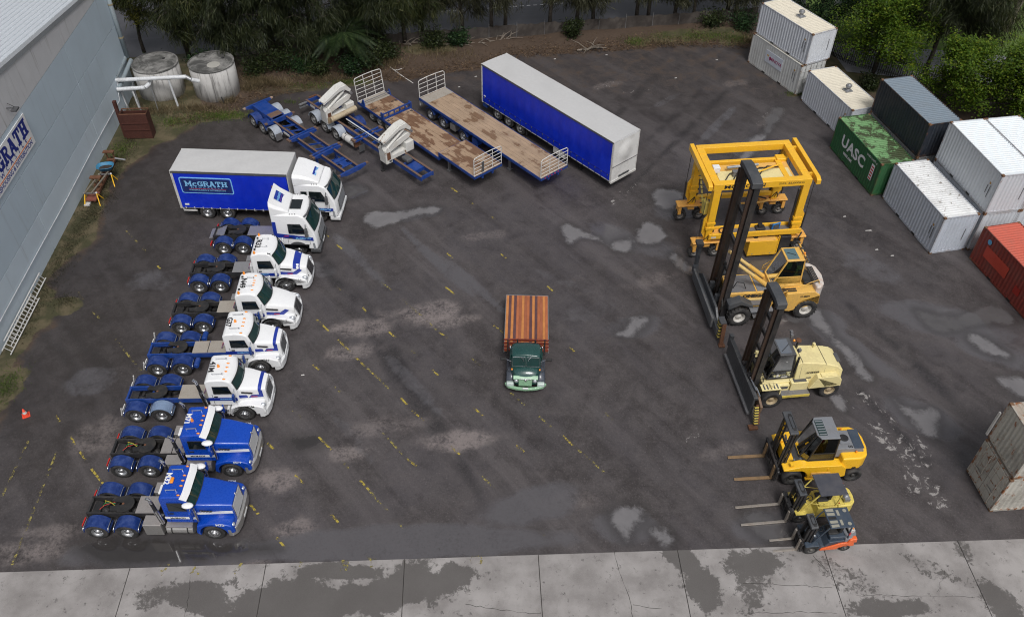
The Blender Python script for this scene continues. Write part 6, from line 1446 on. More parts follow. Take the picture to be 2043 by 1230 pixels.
# flat-top trailer
t = thing('flatbed_trailer', 'flat timber-decked trailer with white tubular gates at both ends, beside the curtain trailer', 'trailer', (2.78,49.04), -48.4)
deck(t, -13.7, -.0, 1.40, deckB, 8)
gate(t, -.05, 1.42, 1.48, conew); gate(t, -13.62, 1.40, 1.46, conew, -.05, 1.40, 4)
MB().box(-13.55,-12.6,-1.21,1.21,1.412,1.418).build('end_plate', timberd, t)
axles(t, (-12.45,-10.9,-8.5), None, ME_RR); land_legs(t, -3.7, 1.0)
for x in (-12.45,-10.9,-8.5):
    for s_ in (-1,1): mudguard(t, x, s_, guard, False, .56, .62, 1.2, a0=20, a1=160)
for s_ in (-1,1): MB().box(-10.0,-9.4,*sorted((s_*.7,s_*1.2)),.45,.95).build('tool_box', alum, t, bevel=.02); MB().box(-7.5,-6.9,*sorted((s_*.7,s_*1.15)),.45,.95).build('tool_box', chasb, t, bevel=.02)
for s_ in (-1,1): MB().box(-13.72,-13.68,*sorted((s_*.9,s_*1.2)),.7,1.15).build('tail_lamp', conew, t)
for k in range(6): MB().box(-.0,.012,-.9+k*.3,-.78+k*.3,1.24,1.30).build('reflector', decalr, t)

# drop-deck trailer
t = thing('drop_deck_trailer', 'drop-deck timber trailer with blue folding ramp frames and white end gates', 'trailer', (-1.72,49.12), -47.6)
deck(t, -13.8, -3.9, .98, deckA, 7); deck(t, -3.86, 0, 1.42, deckA, 7)
MB().box(-3.9,-3.87,-1.25,1.25,.8,1.40).build('step_face', chasb, t)
gate(t, -.05, 1.40, 1.46, conew, 0, 1.42); gate(t, -13.75, 1.80, 1.86, conew, -.25, .98, 6)
MB().box(-13.75,-12.9,-1.2,1.2,.99,1.0).build('end_plate', timberd, t)
axles(t, (-12.1,-11.1,-10.1), None, ME_RS, True); land_legs(t, -3.3, 1.1)
for x, hh, nm in ((-10.42,.42,'ramp_frame'),):
    f = MB().beam((x,-1.3,1.04),(x,1.3,1.04),.12,.10).build(nm, chasb, t); MB().beam((x,-1.3,1.44),(x,1.3,1.44),.08,.09).build('top_rail', chasb, f)
    for k in range(6): y = -1.26+k*.504; MB().box(x-.045,x+.045,y-.04,y+.04,1.05,1.42).build('strut', chasb, f)
    for y in (-1.28,1.28): MB().box(x-.25,x+.06,y-.04,y+.04,.95,1.5).build('end_plate', chasb, f)
fb = MB().cyl((-13.05,-1.2,1.25),(-13.05,1.2,1.25),.035,n=8).build('cross_bar', steelg, t)
for y in (-1.2,1.2): MB().prism([(-13.35,1.0),(-12.85,1.0),(-13.0,1.45),(-13.12,1.45)], y-.03, y+.03).build('bar_bracket', chasb, fb)
MB().box(-.06,-.02,-.55,-.35,1.5,2.3).build('ratchet_rack', dgreyp, t)

# skeletal trailer
t = thing('skeletal_trailer', 'bare blue skeletal container trailer with rusty rails next to the curtain-sided truck', 'trailer', (-10.96,49.34), -45.2)
railr = M('rail_rust', (.17,.105,.075), .6, dirt=.6, dcol=(.07,.05,.05), dscale=3, var=.3)
for s_ in (-1,1):
    b = MB().box(-9.2,-.25,s_*.53-.015,s_*.53+.015,.80,1.14).build('main_beam', chasb, t); MB().box(-9.2,-.25,s_*.53-.07,s_*.53+.07,1.142,1.165).build('top_flange', railr, b); MB().box(-9.2,-3.2,s_*.53-.07,s_*.53+.07,.775,.80).build('bottom_flange', chasb, b)
    MB().box(-11.9,-9.2,s_*.50-.05,s_*.50+.05,.80,1.20).build('rear_beam', chasb, t)
MB().box(-11.75,-9.3,-.55,.55,1.21,1.24).build('top_plate', chasb, t); MB().box(-9.95,-9.32,-.5,.5,1.243,1.25).build('worn_plate', railr, t)
for x, w_ in ((-11.90,1.18),(-9.0,1.16),(-6.2,1.18),(-5.95,1.18),(-3.35,1.18),(-3.05,1.18),(-.08,1.18)):
    c = MB().prism([(-w_,1.10),(-w_,1.20),(-.6,1.24),(.6,1.24),(w_,1.20),(w_,1.10),(.55,.92),(-.55,.92)], x-.07, x+.07, 'yz').build('bolster', chasb, t)
    for s_ in (-1,1): MB().box(x-.09,x+.09,s_*w_-.10,s_*w_+.10,1.12,1.215).build('twist_lock', M('lock_%d_%d'%(int(x*10),s_), (.36,.26,.20), .6, dirt=.5) if x in (-11.9,) else railr, c)
for k, x in enumerate((-8.3,-7.4,-5.0,-4.2,-2.3,-1.6)): MB().beam((x,-.5,.95),(x+.5,.5,.95),.07,.10).build('cross_brace', chasb, t)
for x in (-1.5,-.9): MB().box(x,x+.12,-.5,.5,1.05,1.10).build('crossmember', chasb, t)
MB().box(-1.45,-.75,-.25,.25,1.10,1.13).build('coupling_plate', chasb, t); MB().box(-1.9,-1.6,-.5,.5,1.02,1.08).build('crossmember', chasb, t)
MB().cyl((-7.9,-.25,.72),(-6.6,-.25,.72),.2,n=14).build('air_tank', chasb, t); MB().box(-7.6,-6.9,-.64,-.60,.82,.96).build('maker_plate', conew, t)
axles(t, (-10.98,-9.72,-8.45), guard, ME_RS, True, lambda i, s_: guard if (i < 2 and s_ < 0) else guardgr)
land_legs(t, -3.3, .95, chasb)
for s_ in (-1,1): MB().box(-7.86,-7.83,*sorted((s_*.7,s_*1.2)),.25,.8).build('mud_flap', steelg, t)

# side-loader trailer
t = thing('side_loader_trailer', 'blue side-loader trailer carrying two folded white lifting cranes', 'trailer', (-5.82,48.92), -45.6)
for s_ in (-1,1):
    b = MB().box(-13.8,-.1,s_*.50-.05,s_*.50+.05,.78,1.13).build('main_beam', chasb, t); MB().box(-13.8,-.1,s_*.50-.08,s_*.50+.08,1.132,1.155).build('top_flange', railr, b)
for x in (-13.75,-12.9,-7.9,-5.8,-4.6,-2.2,-1.0,-.15): MB().box(x-.05,x+.05,-.45,.45,.85,1.10).build('crossmember', chasb, t)
MB().box(-1.9,-1.05,-.42,.42,1.05,1.09).build('coupling_plate', chasb, t)
for x in (-7.0,-6.65): MB().box(x-.06,x+.06,-1.22,1.25,1.06,1.18).build('bolster', chasb, t)
for s_ in (-1,1): MB().box(-7.05,-6.6,s_*1.22-.1,s_*1.22+.1,1.08,1.22).build('twist_lock', railr, t)
MB().cyl((-9.4,.05,1.20),(-3.9,.05,1.20),.045,n=8).build('push_rod', pvc, t); MB().cyl((-9.0,-.1,1.16),(-4.0,-.1,1.16),.02,n=6).build('hydraulic_line', galv, t)
f = MB().cyl((-8.4,-.95,.66),(-7.0,-.95,.66),.27,n=18).build('fuel_tank', conew, t, bevel=.03)
for x in (-8.05,-7.35): MB().cyl((x-.03,-.95,.66),(x+.03,-.95,.66),.282,n=18).build('strap', steelg, f)
MB().cyl((-8.2,-.95,.9),(-8.2,-.95,1.0),.06,n=8).build('filler_cap', steelg, f); MB().box(-7.0,-6.8,-1.15,-.7,.5,.85).build('valve_block', rusty, t)
axles(t, (-12.0,-10.6,-9.2), guardgr, ME_RS, True, lambda i, s_: guardgr if s_ < 0 else guard)
MB().box(-13.75,-13.55,-1.25,-.55,.75,.82).box(-13.75,-13.55,-1.25,-.55,1.02,1.06).build('bumper_bar', galv, t); tag(t.children[-1], kind='stuff'); MB().box(-13.9,-13.78,-.2,.45,1.1,1.2).build('guide_beam', rusty, t); MB().box(-13.2,-12.6,-.57,-.56,.85,1.05).build('info_plate', conew, t)
for s_ in (-1,1): MB().box(-6.45,-6.43,*sorted((s_*.6,s_*1.1)),.25,.8).build('mud_flap', dgreyp, t)
cranew = M('crane_white', (.66,.66,.63), .45, dirt=.4, dcol=(.25,.20,.14), dscale=1.8, rust=.28, rcol=(.16,.08,.03), rscale=2.2)
def side_crane(x, leg, tray):
    cr = MB().prism([(-1.24,1.0),(-1.30,2.10),(-1.10,2.30),(-.78,2.05),(-.70,1.0)], x-.38, x+.38, 'yz').build('crane_base', cranew, t, bevel=.04); MB().box(x+.382,x+.39,-1.15,-.85,1.3,1.9).build('rust_recess', rusty, cr); MB().box(x+.385,x+.40,-1.0,-.8,1.1,1.25).build('valve', dgreyp, cr)
    MB().box(x-.30,x+.30,-.72,1.15,1.16,1.45).build('slide_beam', cranew, cr)
    MB().box(x-.36,x+.36,.55,1.25,1.18,1.95).build('crane_pedestal', cranew, cr, bevel=.05)
    for dx in (-.27,.27):
        MB().prism([(-1.30,2.62),(-1.30,2.80),(.15,3.45),(.75,3.50),(1.15,2.98),(1.02,2.80),(.60,3.16),(.1,3.14)], x+dx-.06, x+dx+.06, 'yz').build('upper_arm', cranew, cr, bevel=.015)
    MB().prism([(-1.28,2.70),(-1.28,2.79),(.15,3.46),(.75,3.51),(.7,3.42),(.1,3.36)], x-.205, x+.205, 'yz').build('arm_web', cranew, cr)
    MB().prism([(-1.15,1.75),(-1.05,2.15),(.95,2.62),(1.20,2.40),(.95,2.15),(-.7,1.72)], x-.20, x+.20, 'yz').build('lower_arm', cranew, cr, bevel=.04)
    for dx in (-.14,.14): MB().cyl((x+dx,-.95,2.10),(x+dx,.55,2.95),.105,n=12).build('lift_cylinder', cranew, cr, smooth=False); MB().cyl((x+dx,.5,2.92),(x+dx,.95,3.15),.06,n=10).build('piston_rod', chrome, cr)
    MB().cyl((x-.42,1.10,2.72),(x+.42,1.10,2.72),.10,n=12).build('elbow_pin', steelg, cr)
    for k in range(3): MB().tube([(x-.2+.15*k,-1.28,2.0),(x-.1+.12*k,-1.36,2.35),(x+.05,-1.2,2.6)], .018, 5).build('hose', black, cr)
    if leg:
        MB().cyl((x-.45,-1.05,.12),(x-.45,-1.05,1.5),.07,n=10).build('stabiliser_leg', chask, cr); MB().cyl((x-.45,-1.05,.02),(x-.45,-1.05,.12),.16,n=12).build('stabiliser_foot', chask, cr)
    if tray:
        MB().prism([(-1.25,1.15),(1.25,1.15),(1.30,1.55),(-1.25,1.62)], x+.46, x+.50, 'yz').build('drip_tray', M('stained_tray', (.33,.26,.17), .55, dirt=.7, dcol=(.12,.05,.02), dscale=2.2), cr); MB().cyl((x+.62,-1.1,1.48),(x+.62,1.15,1.56),.2,n=14).build('roller_tank', M('stained_cream', (.45,.38,.26), .5, dirt=.7, dcol=(.15,.07,.03), dscale=1.6), cr)
side_crane(-10.3, False, True); side_crane(-3.35, True, False)
MB().box(-2.6,-1.9,-.25,.25,1.17,1.45).build('hose_bundle', dgreyp, t, bevel=.08)

# ------------------------------------------------------------------ vintage green truck
t = thing('vintage_truck', 'vintage dark green truck with polished striped timber tray in mid yard', 'truck', (.78,31.35), -91)
# x forward, front axle at 0; tray from x=-5.75 to -1.3
tw = [M('plank_gold', (.52,.205,.060), .38, dirt=.1, var=.18, coat=.25, dscale=2), M('plank_plum', (.105,.048,.052), .42, dirt=.1, var=.2, coat=.2), M('plank_red', (.33,.105,.048), .4, dirt=.1, var=.2, coat=.25), M('plank_orange', (.40,.125,.048), .4, dirt=.1, var=.2, coat=.25)]
seq = [0,1,0,1,3,2,0,2,3,1,0,1,3,2,0,3]
W2 = 1.20; n = len(seq)
for k, s_ in enumerate(seq):
    y0 = -W2+2*W2*k/n; MB().box(-5.72,-1.30,y0+.003,y0+2*W2/n-.003,1.04,1.085).build('deck_plank', tw[s_], t)
for s_ in (-1,1): MB().box(-5.74,-1.28,*sorted((s_*1.20,s_*1.235)),.97,1.088).build('edge_rail', galv, t)
MB().box(-5.76,-5.72,-1.23,1.23,.96,1.085).build('end_rail', galv, t)
for s_ in (-1,1): MB().box(-5.6,-1.0,s_*.4-.05,s_*.4+.05,.72,.98).build('tray_bearer', chask, t)
for x in (-5.2,-4.2,-3.2,-2.2): MB().box(x-.05,x+.05,-1.18,1.18,.93,1.035).build('cross_bearer', maroon, t)
hb = MB().box(-1.33,-1.27,-1.22,1.22,1.88,2.02).build('headboard', maroon, t, bevel=.01)
for z_ in (1.10,1.36,1.62): MB().box(-1.33,-1.27,-1.22,1.22,z_,z_+.13).build('slat', maroon, hb)
for y in (-1.0,-.48,.48,1.0): MB().box(-1.265,-1.20,y-.035,y+.035,.85,2.04).build('stanchion', chask, hb); 
for x in (-4.4,):
    for s_ in (-1,1): wheel(t, x, s_*1.0, s_, True, ME_RS, .45)
for s_ in (-1,1): wheel(t, 0, s_*.82, s_, False, ME_RS, .42)
MB().cyl((-4.4,-.7,.45),(-4.4,.7,.45),.08,n=8).build('axle', chask, t)
cw_ = wfun((.8,.78),(1.6,.78),(2.2,.64))
rings = []
for x, hw, zb_, zt in ((-1.05,.76,.85,1.98),(-.95,.83,.82,2.10),(-.65,.85,.80,2.20),(-.25,.84,.80,2.22),(.02,.81,.80,2.14)):
    rings.append([(x,-hw,zb_),(x,-hw-.01,1.5),(x,-hw+.03,zt-.22),(x,-hw+.10,zt-.09),(x,-hw+.24,zt-.02),(x,0,zt+.03),(x,hw-.24,zt-.02),(x,hw-.10,zt-.09),(x,hw-.03,zt-.22),(x,hw+.01,1.5),(x,hw,zb_)])
x, hw = .28, .78; rings.append([(x,-hw,.80),(x,-hw,1.2),(x,-hw+.02,1.40),(x,-hw+.06,1.48),(x,-hw+.2,1.52),(x,0,1.54),(x,hw-.2,1.52),(x,hw-.06,1.48),(x,hw-.02,1.40),(x,hw,1.2),(x,hw,.80)])
cab = MB().loft(rings).build('cab', vgreen, t, smooth=True, bevel=.04, seg=2)
for s_ in (-1,1):
    y0, y1 = sorted((s_*.04, s_*.72)); A_, B_ = (.05,2.05), (.265,1.57)
    q = [(B_[0],y0,B_[1]),(B_[0],y1,B_[1]),(A_[0],y1*.96,A_[1]),(A_[0],y0*.96,A_[1])]; pane(cab, q, glass, 'windscreen', .03, chrome)
    q = [(-.70,s_*.855,1.58),(-.05,s_*.845,1.58),(-.08,s_*.80,1.98),(-.68,s_*.81,1.98)]; pane(cab, q if s_ < 0 else q[::-1], glassd, 'side_window', .02, vgreen)
    MB().tube([(.10,s_*.3,2.12),(.17,s_*.15,2.02),(.22,s_*.12,1.92)], .012, 5).build('wiper', chrome, cab)
rings = []
for x, hw, zt in ((.20,.77,1.50),(.45,.72,1.46),(.62,.64,1.36),(.72,.54,1.20)):
    rings.append([(x,-hw,.62),(x,-hw,zt-.30),(x,-hw*.86,zt-.10),(x,-hw*.55,zt-.02),(x,0,zt+.02),(x,hw*.55,zt-.02),(x,hw*.86,zt-.10),(x,hw,zt-.30),(x,hw,.62)])
MB().loft(rings).build('hood', vgreen, t, smooth=True, bevel=.03)
MB().prism([(.58,1.12),(.64,1.27),(.82,1.16),(.80,1.07)], -.66, .66).build('nose_band', sage, t, bevel=.03)
gr = MB().box(.72,.80,-.37,.34,.58,1.10).build('grille', sage, t, bevel=.02)
for k in range(7): MB().box(.80,.815,-.36,.33,.62+k*.065,.645+k*.065).build('grille_bar', sage, gr)
MB().box(.79,.83,-.34,.34,1.12,1.17).build('name_strip', chrome, t, bevel=.01); MB().cyl((.82,0,1.06),(.85,0,1.06),.06,n=14).build('badge', chrome, t)
plan = [(.62,-1.12),(.84,-.95),(.98,-.5),(1.02,0),(.98,.5),(.84,.95),(.62,1.12),(.52,1.10),(.72,.85),(.84,.45),(.88,0),(.84,-.45),(.72,-.85),(.52,-1.10)]
MB().prism(plan, .42, .60, 'xy').build('bumper', sage, t, bevel=.04, seg=2); MB().box(.99,1.03,-.15,.15,.60,.68).build('number_plate', decalw, t)
for s_ in (-1,1):
    rings = []
    for a in range(0, 181, 15):
        c_, s2 = math.cos(R(a)), math.sin(R(a)); xx = .02+.62*c_; zz = .45+.56*s2
        rings.append([(xx*1.0, s_*.58, zz+.02), (xx, s_*.80, zz+.03), (xx*.99, s_*.98, zz-.02), (xx*.97, s_*1.05, zz-.12), (xx*.92, s_*1.03, zz-.14), (xx*.92, s_*.58, zz-.05)])
    MB().loft(rings).build('front_fender', fgrey, t, smooth=True)
    MB().prism([(.48,.52),(.62,.80),(.80,.78),(.86,.56)], *sorted((s_*.62,s_*1.02))).build('fender_tip', M('pale_green_%d'%s_, (.42,.50,.47), .3, dirt=.1, coat=.4), t, bevel=.06)
    h = MB().ball((.74,s_*.50,.98),.12,.12,.12,12,8).build('headlight', lamp, t, smooth=True); MB().lathe([(.125,0),(.135,.02),(.12,.03)],14,c=(.78,s_*.50,.98),axis='x').build('headlight_ring', chrome, h)
    MB().ball((.36,s_*.74,1.42),.06,.05,.06,8,6).build('indicator', orange, t, smooth=True)
    mr = MB().box(-.12,.0,*sorted((s_*1.05,s_*1.38)),1.70,1.82).build('mirror', black, t, bevel=.02); MB().tube([(.1,s_*.78,1.75),(-.06,s_*1.1,1.76)], .015, 5).build('mirror_arm', chrome, mr)
    MB().tube([(.35,s_*.70,1.35),(.15,s_*.95,1.05),(-.1,s_*1.0,.95)], .014, 5).build('guide_rod', chrome, t)
    MB().box(-1.15,-.55,*sorted((s_*.72,s_*1.05)),.52,.58).build('running_board', fgrey, t)
    MB().ball((-.75,s_*.86,1.95),.06,.06,.09,8,6).build('clearance_lamp', chrome, t, smooth=True)


# ------------------------------------------------------------------ mobile machines
WM = {}
def big_wheel(par, x, y, r_, w_, side, rimm, tread=0):
    """side 1: outer face to +y"""
    key = (round(r_,3), round(w_,3), rimm.name, tread)
    if key not in WM:
        ri = r_*.52; h = w_/2
        mb = MB().lathe([(ri,-h+.03),(r_*.80,-h),(r_*.95,-h+.02),(r_,-h+.07),(r_,h-.07),(r_*.95,h-.02),(r_*.80,h),(ri,h-.03)], 28, axis='y', closed=True)
        if tread:
            for k in range(tread):
                for s_ in (-1,1):
                    t0 = 2*math.pi*(k+(.25 if s_ > 0 else -.25))/tread; t1 = t0+2*math.pi*.42/tread; y0, y1 = sorted((s_*.03, s_*(h-.01)))
                    P_ = lambda t, rr, yy: (rr*math.cos(t), yy, rr*math.sin(t))
                    vs = [P_(t,rr,yy) for rr in (r_-.01, r_+.025) for t in (t0,t1) for yy in (y0,y1)]
                    mb.add(vs, [(4,5,7,6),(0,1,5,4),(2,6,7,3),(0,4,6,2),(1,3,7,5)])
        tm = mb.mesh('tyre', tyre, True)
        d = .35*w_
        rm_ = MB().lathe([(ri+.01,h-.02),(ri-.02,h-.03),(ri-.05,h-d),(ri*.55,h-d),(ri*.5,h-d+.05),(ri*.42,h-d+.09),(0,h-d+.10)], 20, axis='y')
        for k in range(8): t = 2*math.pi*k/8; rm_.cyl((ri*.70*math.cos(t),h-d-.01,ri*.70*math.sin(t)),(ri*.70*math.cos(t),h-d+.03,ri*.70*math.sin(t)),.022,n=5)
        WM[key] = (tm, rm_.mesh('rim', rimm, True))
    tm, rm_ = WM[key]
    w = mobj('wheel', tm, par, (x,y,r_), (0,0,0 if side > 0 else math.pi)); mobj('rim', rm_, w); return w
rimc = M('cream_rim', (.42,.33,.20), .55, dirt=.6, dcol=(.12,.09,.06), dscale=4); rimw = M('white_rim', (.60,.58,.54), .5, dirt=.5, dscale=4); rimk = M('black_rim', (.03,.03,.03), .5, dirt=.4); rimy = M('grey_rim', (.20,.19,.18), .55, dirt=.5)
rimor = M('dark_hub', (.10,.10,.10), .55, dirt=.5)
tanpl = M('sunfaded_orange', (.82,.42,.085), .5, dirt=.5, dcol=(.30,.12,.06), dscale=1.4, var=.15)

# ---- straddle carrier
t = thing('straddle_carrier', 'yellow mobile container straddle carrier with four legs and open top frame', 'crane', (14.2,44.1), 7)
VN, VF, UL, UR, ZT = -1.68, 2.12, -2.42, 3.18, 5.62
for u_, v_, pair in ((UL+.1,VN,(-2.98,-1.68)), (UR-.02,VN,(2.50,3.72)), (UL+.1,VF,(-2.95,-1.66)), (UR+.05,VF,(2.68,3.80))):
    near = v_ < 0; c = (pair[0]+pair[1])/2
    bg_ = MB().box(c-.95,c+.95,v_-.34,v_+.34,1.18,1.30).build('bogie', tanpl, t, bevel=.05)
    MB().box(c-.85,c-.65,v_-.26,v_+.26,.55,1.18).build('bogie_arm', tanpl, bg_); MB().box(c+.65,c+.85,v_-.26,v_+.26,.55,1.18).build('bogie_arm', tanpl, bg_); MB().box(c-.22,c+.22,v_-.22,v_+.22,.85,1.18).build('bogie_pivot', tanpl, bg_, bevel=.04)
    for x in pair:
        for dv in (-.12,.14): pass
        big_wheel(t, x, v_-.02, .40, .34, -1, rimy, 18)
    for k in range(3): MB().tube([(c-.3+.25*k,v_-.1,1.31),(c-.2+.2*k,v_-.25,1.55),(c+.1,v_-.2,1.9)], .022, 5).build('hose', black, bg_)
    lg = MB().box(u_-.20,u_+.20,v_-.20,v_+.20,1.30,2.35).build('leg_housing', yell, t, bevel=.02); 
    MB().box(u_-.29,u_+.29,v_-.26,v_+.26,2.25,2.40).build('leg_flange', yell, lg); MB().box(u_-.27,u_+.27,v_-.24,v_+.24,2.62,2.76).build('leg_flange', yell, lg)
    MB().box(u_-.22,u_+.22,v_-.205,v_+.205,2.35,ZT-.44).build('leg', yell, t, bevel=.02)
    inn = 1 if u_ < 0 else -1
    MB().cyl((u_+inn*.30,v_+.02,1.9),(u_+inn*.30,v_+.02,4.75),.075,n=10).build('hoist_cylinder', mastk, t); MB().cyl((u_+inn*.30,v_+.02,4.7),(u_+inn*.30,v_+.02,ZT-.3),.04,n=8).build('piston_rod', steelg, t)
    MB().prism([(u_-inn*.22,1.5),(u_-inn*.45,1.9),(u_-inn*.45,2.9),(u_-inn*.22,3.3)], v_-.05, v_+.05).build('leg_gusset', yell, lg)
    MB().cyl((u_-inn*.52,v_,1.6),(u_-inn*.55,v_,3.0),.055,n=8).build('tilt_cylinder', mastk, t); MB().cyl((u_-inn*.55,v_,3.0),(u_-inn*.52,v_-.0,ZT-.05),.018,n=6).build('hose', black, t)
for v_ in (VN, VF):
    b = MB().box(UL-.20,UR+.22,v_-.21,v_+.21,ZT-.44,ZT).build('top_beam', yell, t, bevel=.02)
for u_ in (UL, UR):
    b = MB().box(u_-.23,u_+.23,VN+.22,VF-.22,ZT-.36,ZT-.012).build('end_beam', yell, t, bevel=.02)
    for v_ in (VN+.75,VF-.75):
        for k in range(3): MB().box(u_-.20,u_+.20,v_-.03+k*.002,v_+.03,ZT-.012,ZT+.01).build('bolt_plate', yell, b); break
for u_, z_ in ((UL-.42,ZT+.06),(UR+.60,ZT+.06)):
    MB().prism([(VN-.30,z_-.42),(VN-.30,z_-.12),(VN-.05,z_),(VF+.30,z_),(VF+.30,z_-.42)], u_-.13, u_+.13, 'yz').build('outer_rail', yell, t, bevel=.015)
    for v_ in (VN+.5, VF-.5): MB().box(min(u_, u_*.9),max(u_, u_*.9),v_-.08,v_+.08,ZT-.32,ZT-.05).build('rail_bracket', yell, t)
MB().box(UL+.2,UR-.2,1.02,1.26,ZT-.75,ZT-.48).build('cross_beam', yell, t, bevel=.015); MB().box(UR-1.05,UR-.72,VN+.2,1.0,ZT-.76,ZT-.50).build('link_beam', yell, t, bevel=.015)
MB().box(UR-.95,UR-.35,.85,1.40,ZT-.85,ZT-.38).build('pivot_block', yell, t, bevel=.06)
sp = MB().box(UL+.35,UR-.35,-1.25,.85,4.77,5.04).build('spreader', yello, t, bevel=.02)
MB().box(UL+.55,UR-.5,-.95,.15,5.04,5.08).build('spreader_cover', cream, sp)
for k in range(5): MB().tube([(-1.6+.5*k,-.9,5.12),(-1.2+.5*k,-.4,5.27+.1*(k%2)),(-.6+.5*k,-.1+.1*k,5.17),(.1+.5*k,.2,5.12)], .035, 6).build('hose', black, sp)
MB().cyl((-1.2,.15,5.34),(.8,.3,5.34),.09,n=12).build('spreader_cylinder', galv, sp); MB().cyl((.1,-.6,5.27),(2.2,.1,5.47),.045,n=8).build('spreader_rod', yell, sp)
MB().box(-1.0,-.6,-.5,-.2,5.08,5.42).build('valve_block', steelg, sp); MB().box(UL+.20,UL+.62,-.35,.05,ZT-.28,ZT+.08).build('control_box', white, t, bevel=.02)
lad = MB().beam((UL-.25,-.95,3.2),(UL-.25,.55,4.9),.10,.06).build('ladder_guard', yellp, t)
for k in range(9): f = k/8; MB().box(UL-.42,UL-.08,lerp(-.9,.5,f)-.03,lerp(-.9,.5,f)+.03,lerp(3.2,4.9,f)+.04,lerp(3.2,4.9,f)+.07).build('guard_slot', dgreyp, lad)
MB().box(UL-.32,UL-.05,-1.35,-.85,3.0,3.9).build('cable_box', yellp, t, bevel=.02)
lb = MB().box(UL+.05,UR+.35,VN-.42,VN-.30,1.62,1.98).build('lower_beam', yell, t, bevel=.015); MB().box(UL+.05,UR+.35,VN+.30,VN+.42,1.62,1.98).build('inner_beam', yell, lb, bevel=.015)
MB().box(-.9,2.9,VN-.29,VN+.29,1.70,1.80).build('walkway', steelg, lb); MB().box(UL+.3,-.9,VN-.29,VN+.29,1.72,1.82).build('walkway', tanpl, lb)
MB().lathe([(.30,0),(.34,.04),(.30,.08),(.26,.04)], 16, c=(-1.3,VN,1.86), closed=True).build('cable_coil', black, lb)
sd_ = MB().box(.75,1.35,VN-.1,VN+.3,1.81,1.95).build('engine_block', chask, t, bevel=.03); MB().box(.9,1.15,VN+.0,VN+.22,1.95,2.15).build('filter', chask, sd_)
MB().tube([(1.75,VN-.1,1.82),(1.75,VN-.1,2.2),(2.25,VN+.05,2.2),(2.25,VN+.05,1.82)], .06, 8).build('blue_handle', bluep, t); MB().box(1.70,2.2,VN-.05,VN+.2,1.81,2.05).build('gearbox', dgreyp, t)
eb = MB().box(.28,2.12,VN-.62,VN+.50,.22,1.35).build('engine_box', yell, t, bevel=.02); MB().box(.05,2.0,VN-.58,VN+.40,1.35,1.39).build('box_lid', yello, eb)
for x in (.6,1.75): MB().ball((x,VN-.63,.36),.05,.02,.03,8,5).build('latch', steelg, eb)
MB().cyl((.75,VN-.2,1.39),(.75,VN-.2,1.45),.16,n=14).build('fan_cover', black, eb); MB().box(1.5,2.0,VN-.2,VN+.25,1.39,1.62).build('radiator', chask, eb); MB().box(2.14,2.20,VN-.60,VN-.5,.25,1.62).build('box_post', yell, eb)
MB().box(2.3,3.0,VN-.5,VN+.3,.35,1.5).build('fuel_tank', chask, t, bevel=.04); MB().tube([(3.0,VN-.6,1.0),(3.3,VN-.7,1.5),(3.6,VN-.4,1.7)], .05, 6).build('hose', black, t)
MB().box(UL,UR,VF-.12,VF+.12,1.55,1.85).build('far_beam', yell, t, bevel=.015)
MB().tube([(.9,VF-.3,1.2),(1.6,VF-.7,1.5),(2.4,VF-.6,1.45),(2.9,VF-.2,1.3)], .07, 8).build('steer_link', yello, t); MB().tube([(1.5,VF-.4,1.9),(2.2,VF-.5,1.75),(2.7,VF-.2,1.4)], .05, 6).build('hose', black, t)
text('MOBICON', .36, decalk, t, (-.72,VN-.216,ZT-.22), ((1,0,0),(0,0,1)), sx=1.5, bold=.006); text('SWL 35,000KG', .20, decalk, t, (2.15,VN-.216,ZT-.20), ((1,0,0),(0,0,1)), sx=1.25)
MB().box(UL+.2,UL+.5,VN-.425,VN-.42,1.70,1.82).build('warning_plate', conew, t)

# ---- masts
def mast(t, x0, x1, z0, z1, hw, rail, m_out, m_in, cap, ncross, chain=True):
    """two-stage mast: outer rails with inner rails nested, cross plates behind"""
    fx_ = lambda z: lerp(x0, x1, (z-z0)/(z1-z0))
    for s_ in (-1,1):
        MB().beam((fx_(z0)-.10,s_*hw,z0),(fx_(z1)-.10,s_*hw,z1-.35),rail*.75,rail*1.15,(1,0,0)).build('outer_rail', m_out, t)
        MB().beam((fx_(z0)+rail*.85-.08,s_*(hw-rail*.35),z0+.05),(fx_(z1)+rail*.85-.08,s_*(hw-rail*.35),z1-.2),rail*.5,rail*.75,(1,0,0)).build('inner_rail', m_in, t)
        MB().beam((fx_(z0)+rail*.9,s_*(hw+rail*.20),z0+.1),(fx_(z1)+rail*.9,s_*(hw+rail*.20),z1-.5),rail*.25,rail*.5,(1,0,0)).build('wear_strip', m_in, t)
    for k in range(ncross):
        z = lerp(z0+.5,z1-.9,k/max(1,ncross-1)); MB().box(fx_(z)-rail*1.15,fx_(z)-rail*.55,-hw,hw,z-.11,z+.11).build('cross_plate', m_out, t, bevel=.02)
    if chain:
        for s_ in (-.12,.12): MB().cyl((fx_(z0)+.25,s_,z0+.3),(fx_(z1)+.25,s_,z1-.3),.014,n=6).build('lift_chain', m_in, t)
        for s_ in (-.36,.36): MB().cyl((fx_(z0)-.02,s_*hw*1.5,z0+.1),(fx_(z1)-.02,s_*hw*1.5,lerp(z0,z1,.30)),.06,n=10).build('lift_cylinder', m_out, t)
    c_ = MB().prism([(-hw-rail*.6,z1-.10),(-hw-rail*.6,z1-.42),(-hw+rail*.7,z1-.42),(-hw+rail*.7,z1-.26),(hw-rail*.7,z1-.26),(hw-rail*.7,z1-.42),(hw+rail*.6,z1-.42),(hw+rail*.6,z1-.10),(hw*.7,z1),(-hw*.7,z1)], fx_(z1)-rail*1.2, fx_(z1)+rail*.9, 'yz').build('mast_head', cap, t, bevel=.02)
    return fx_
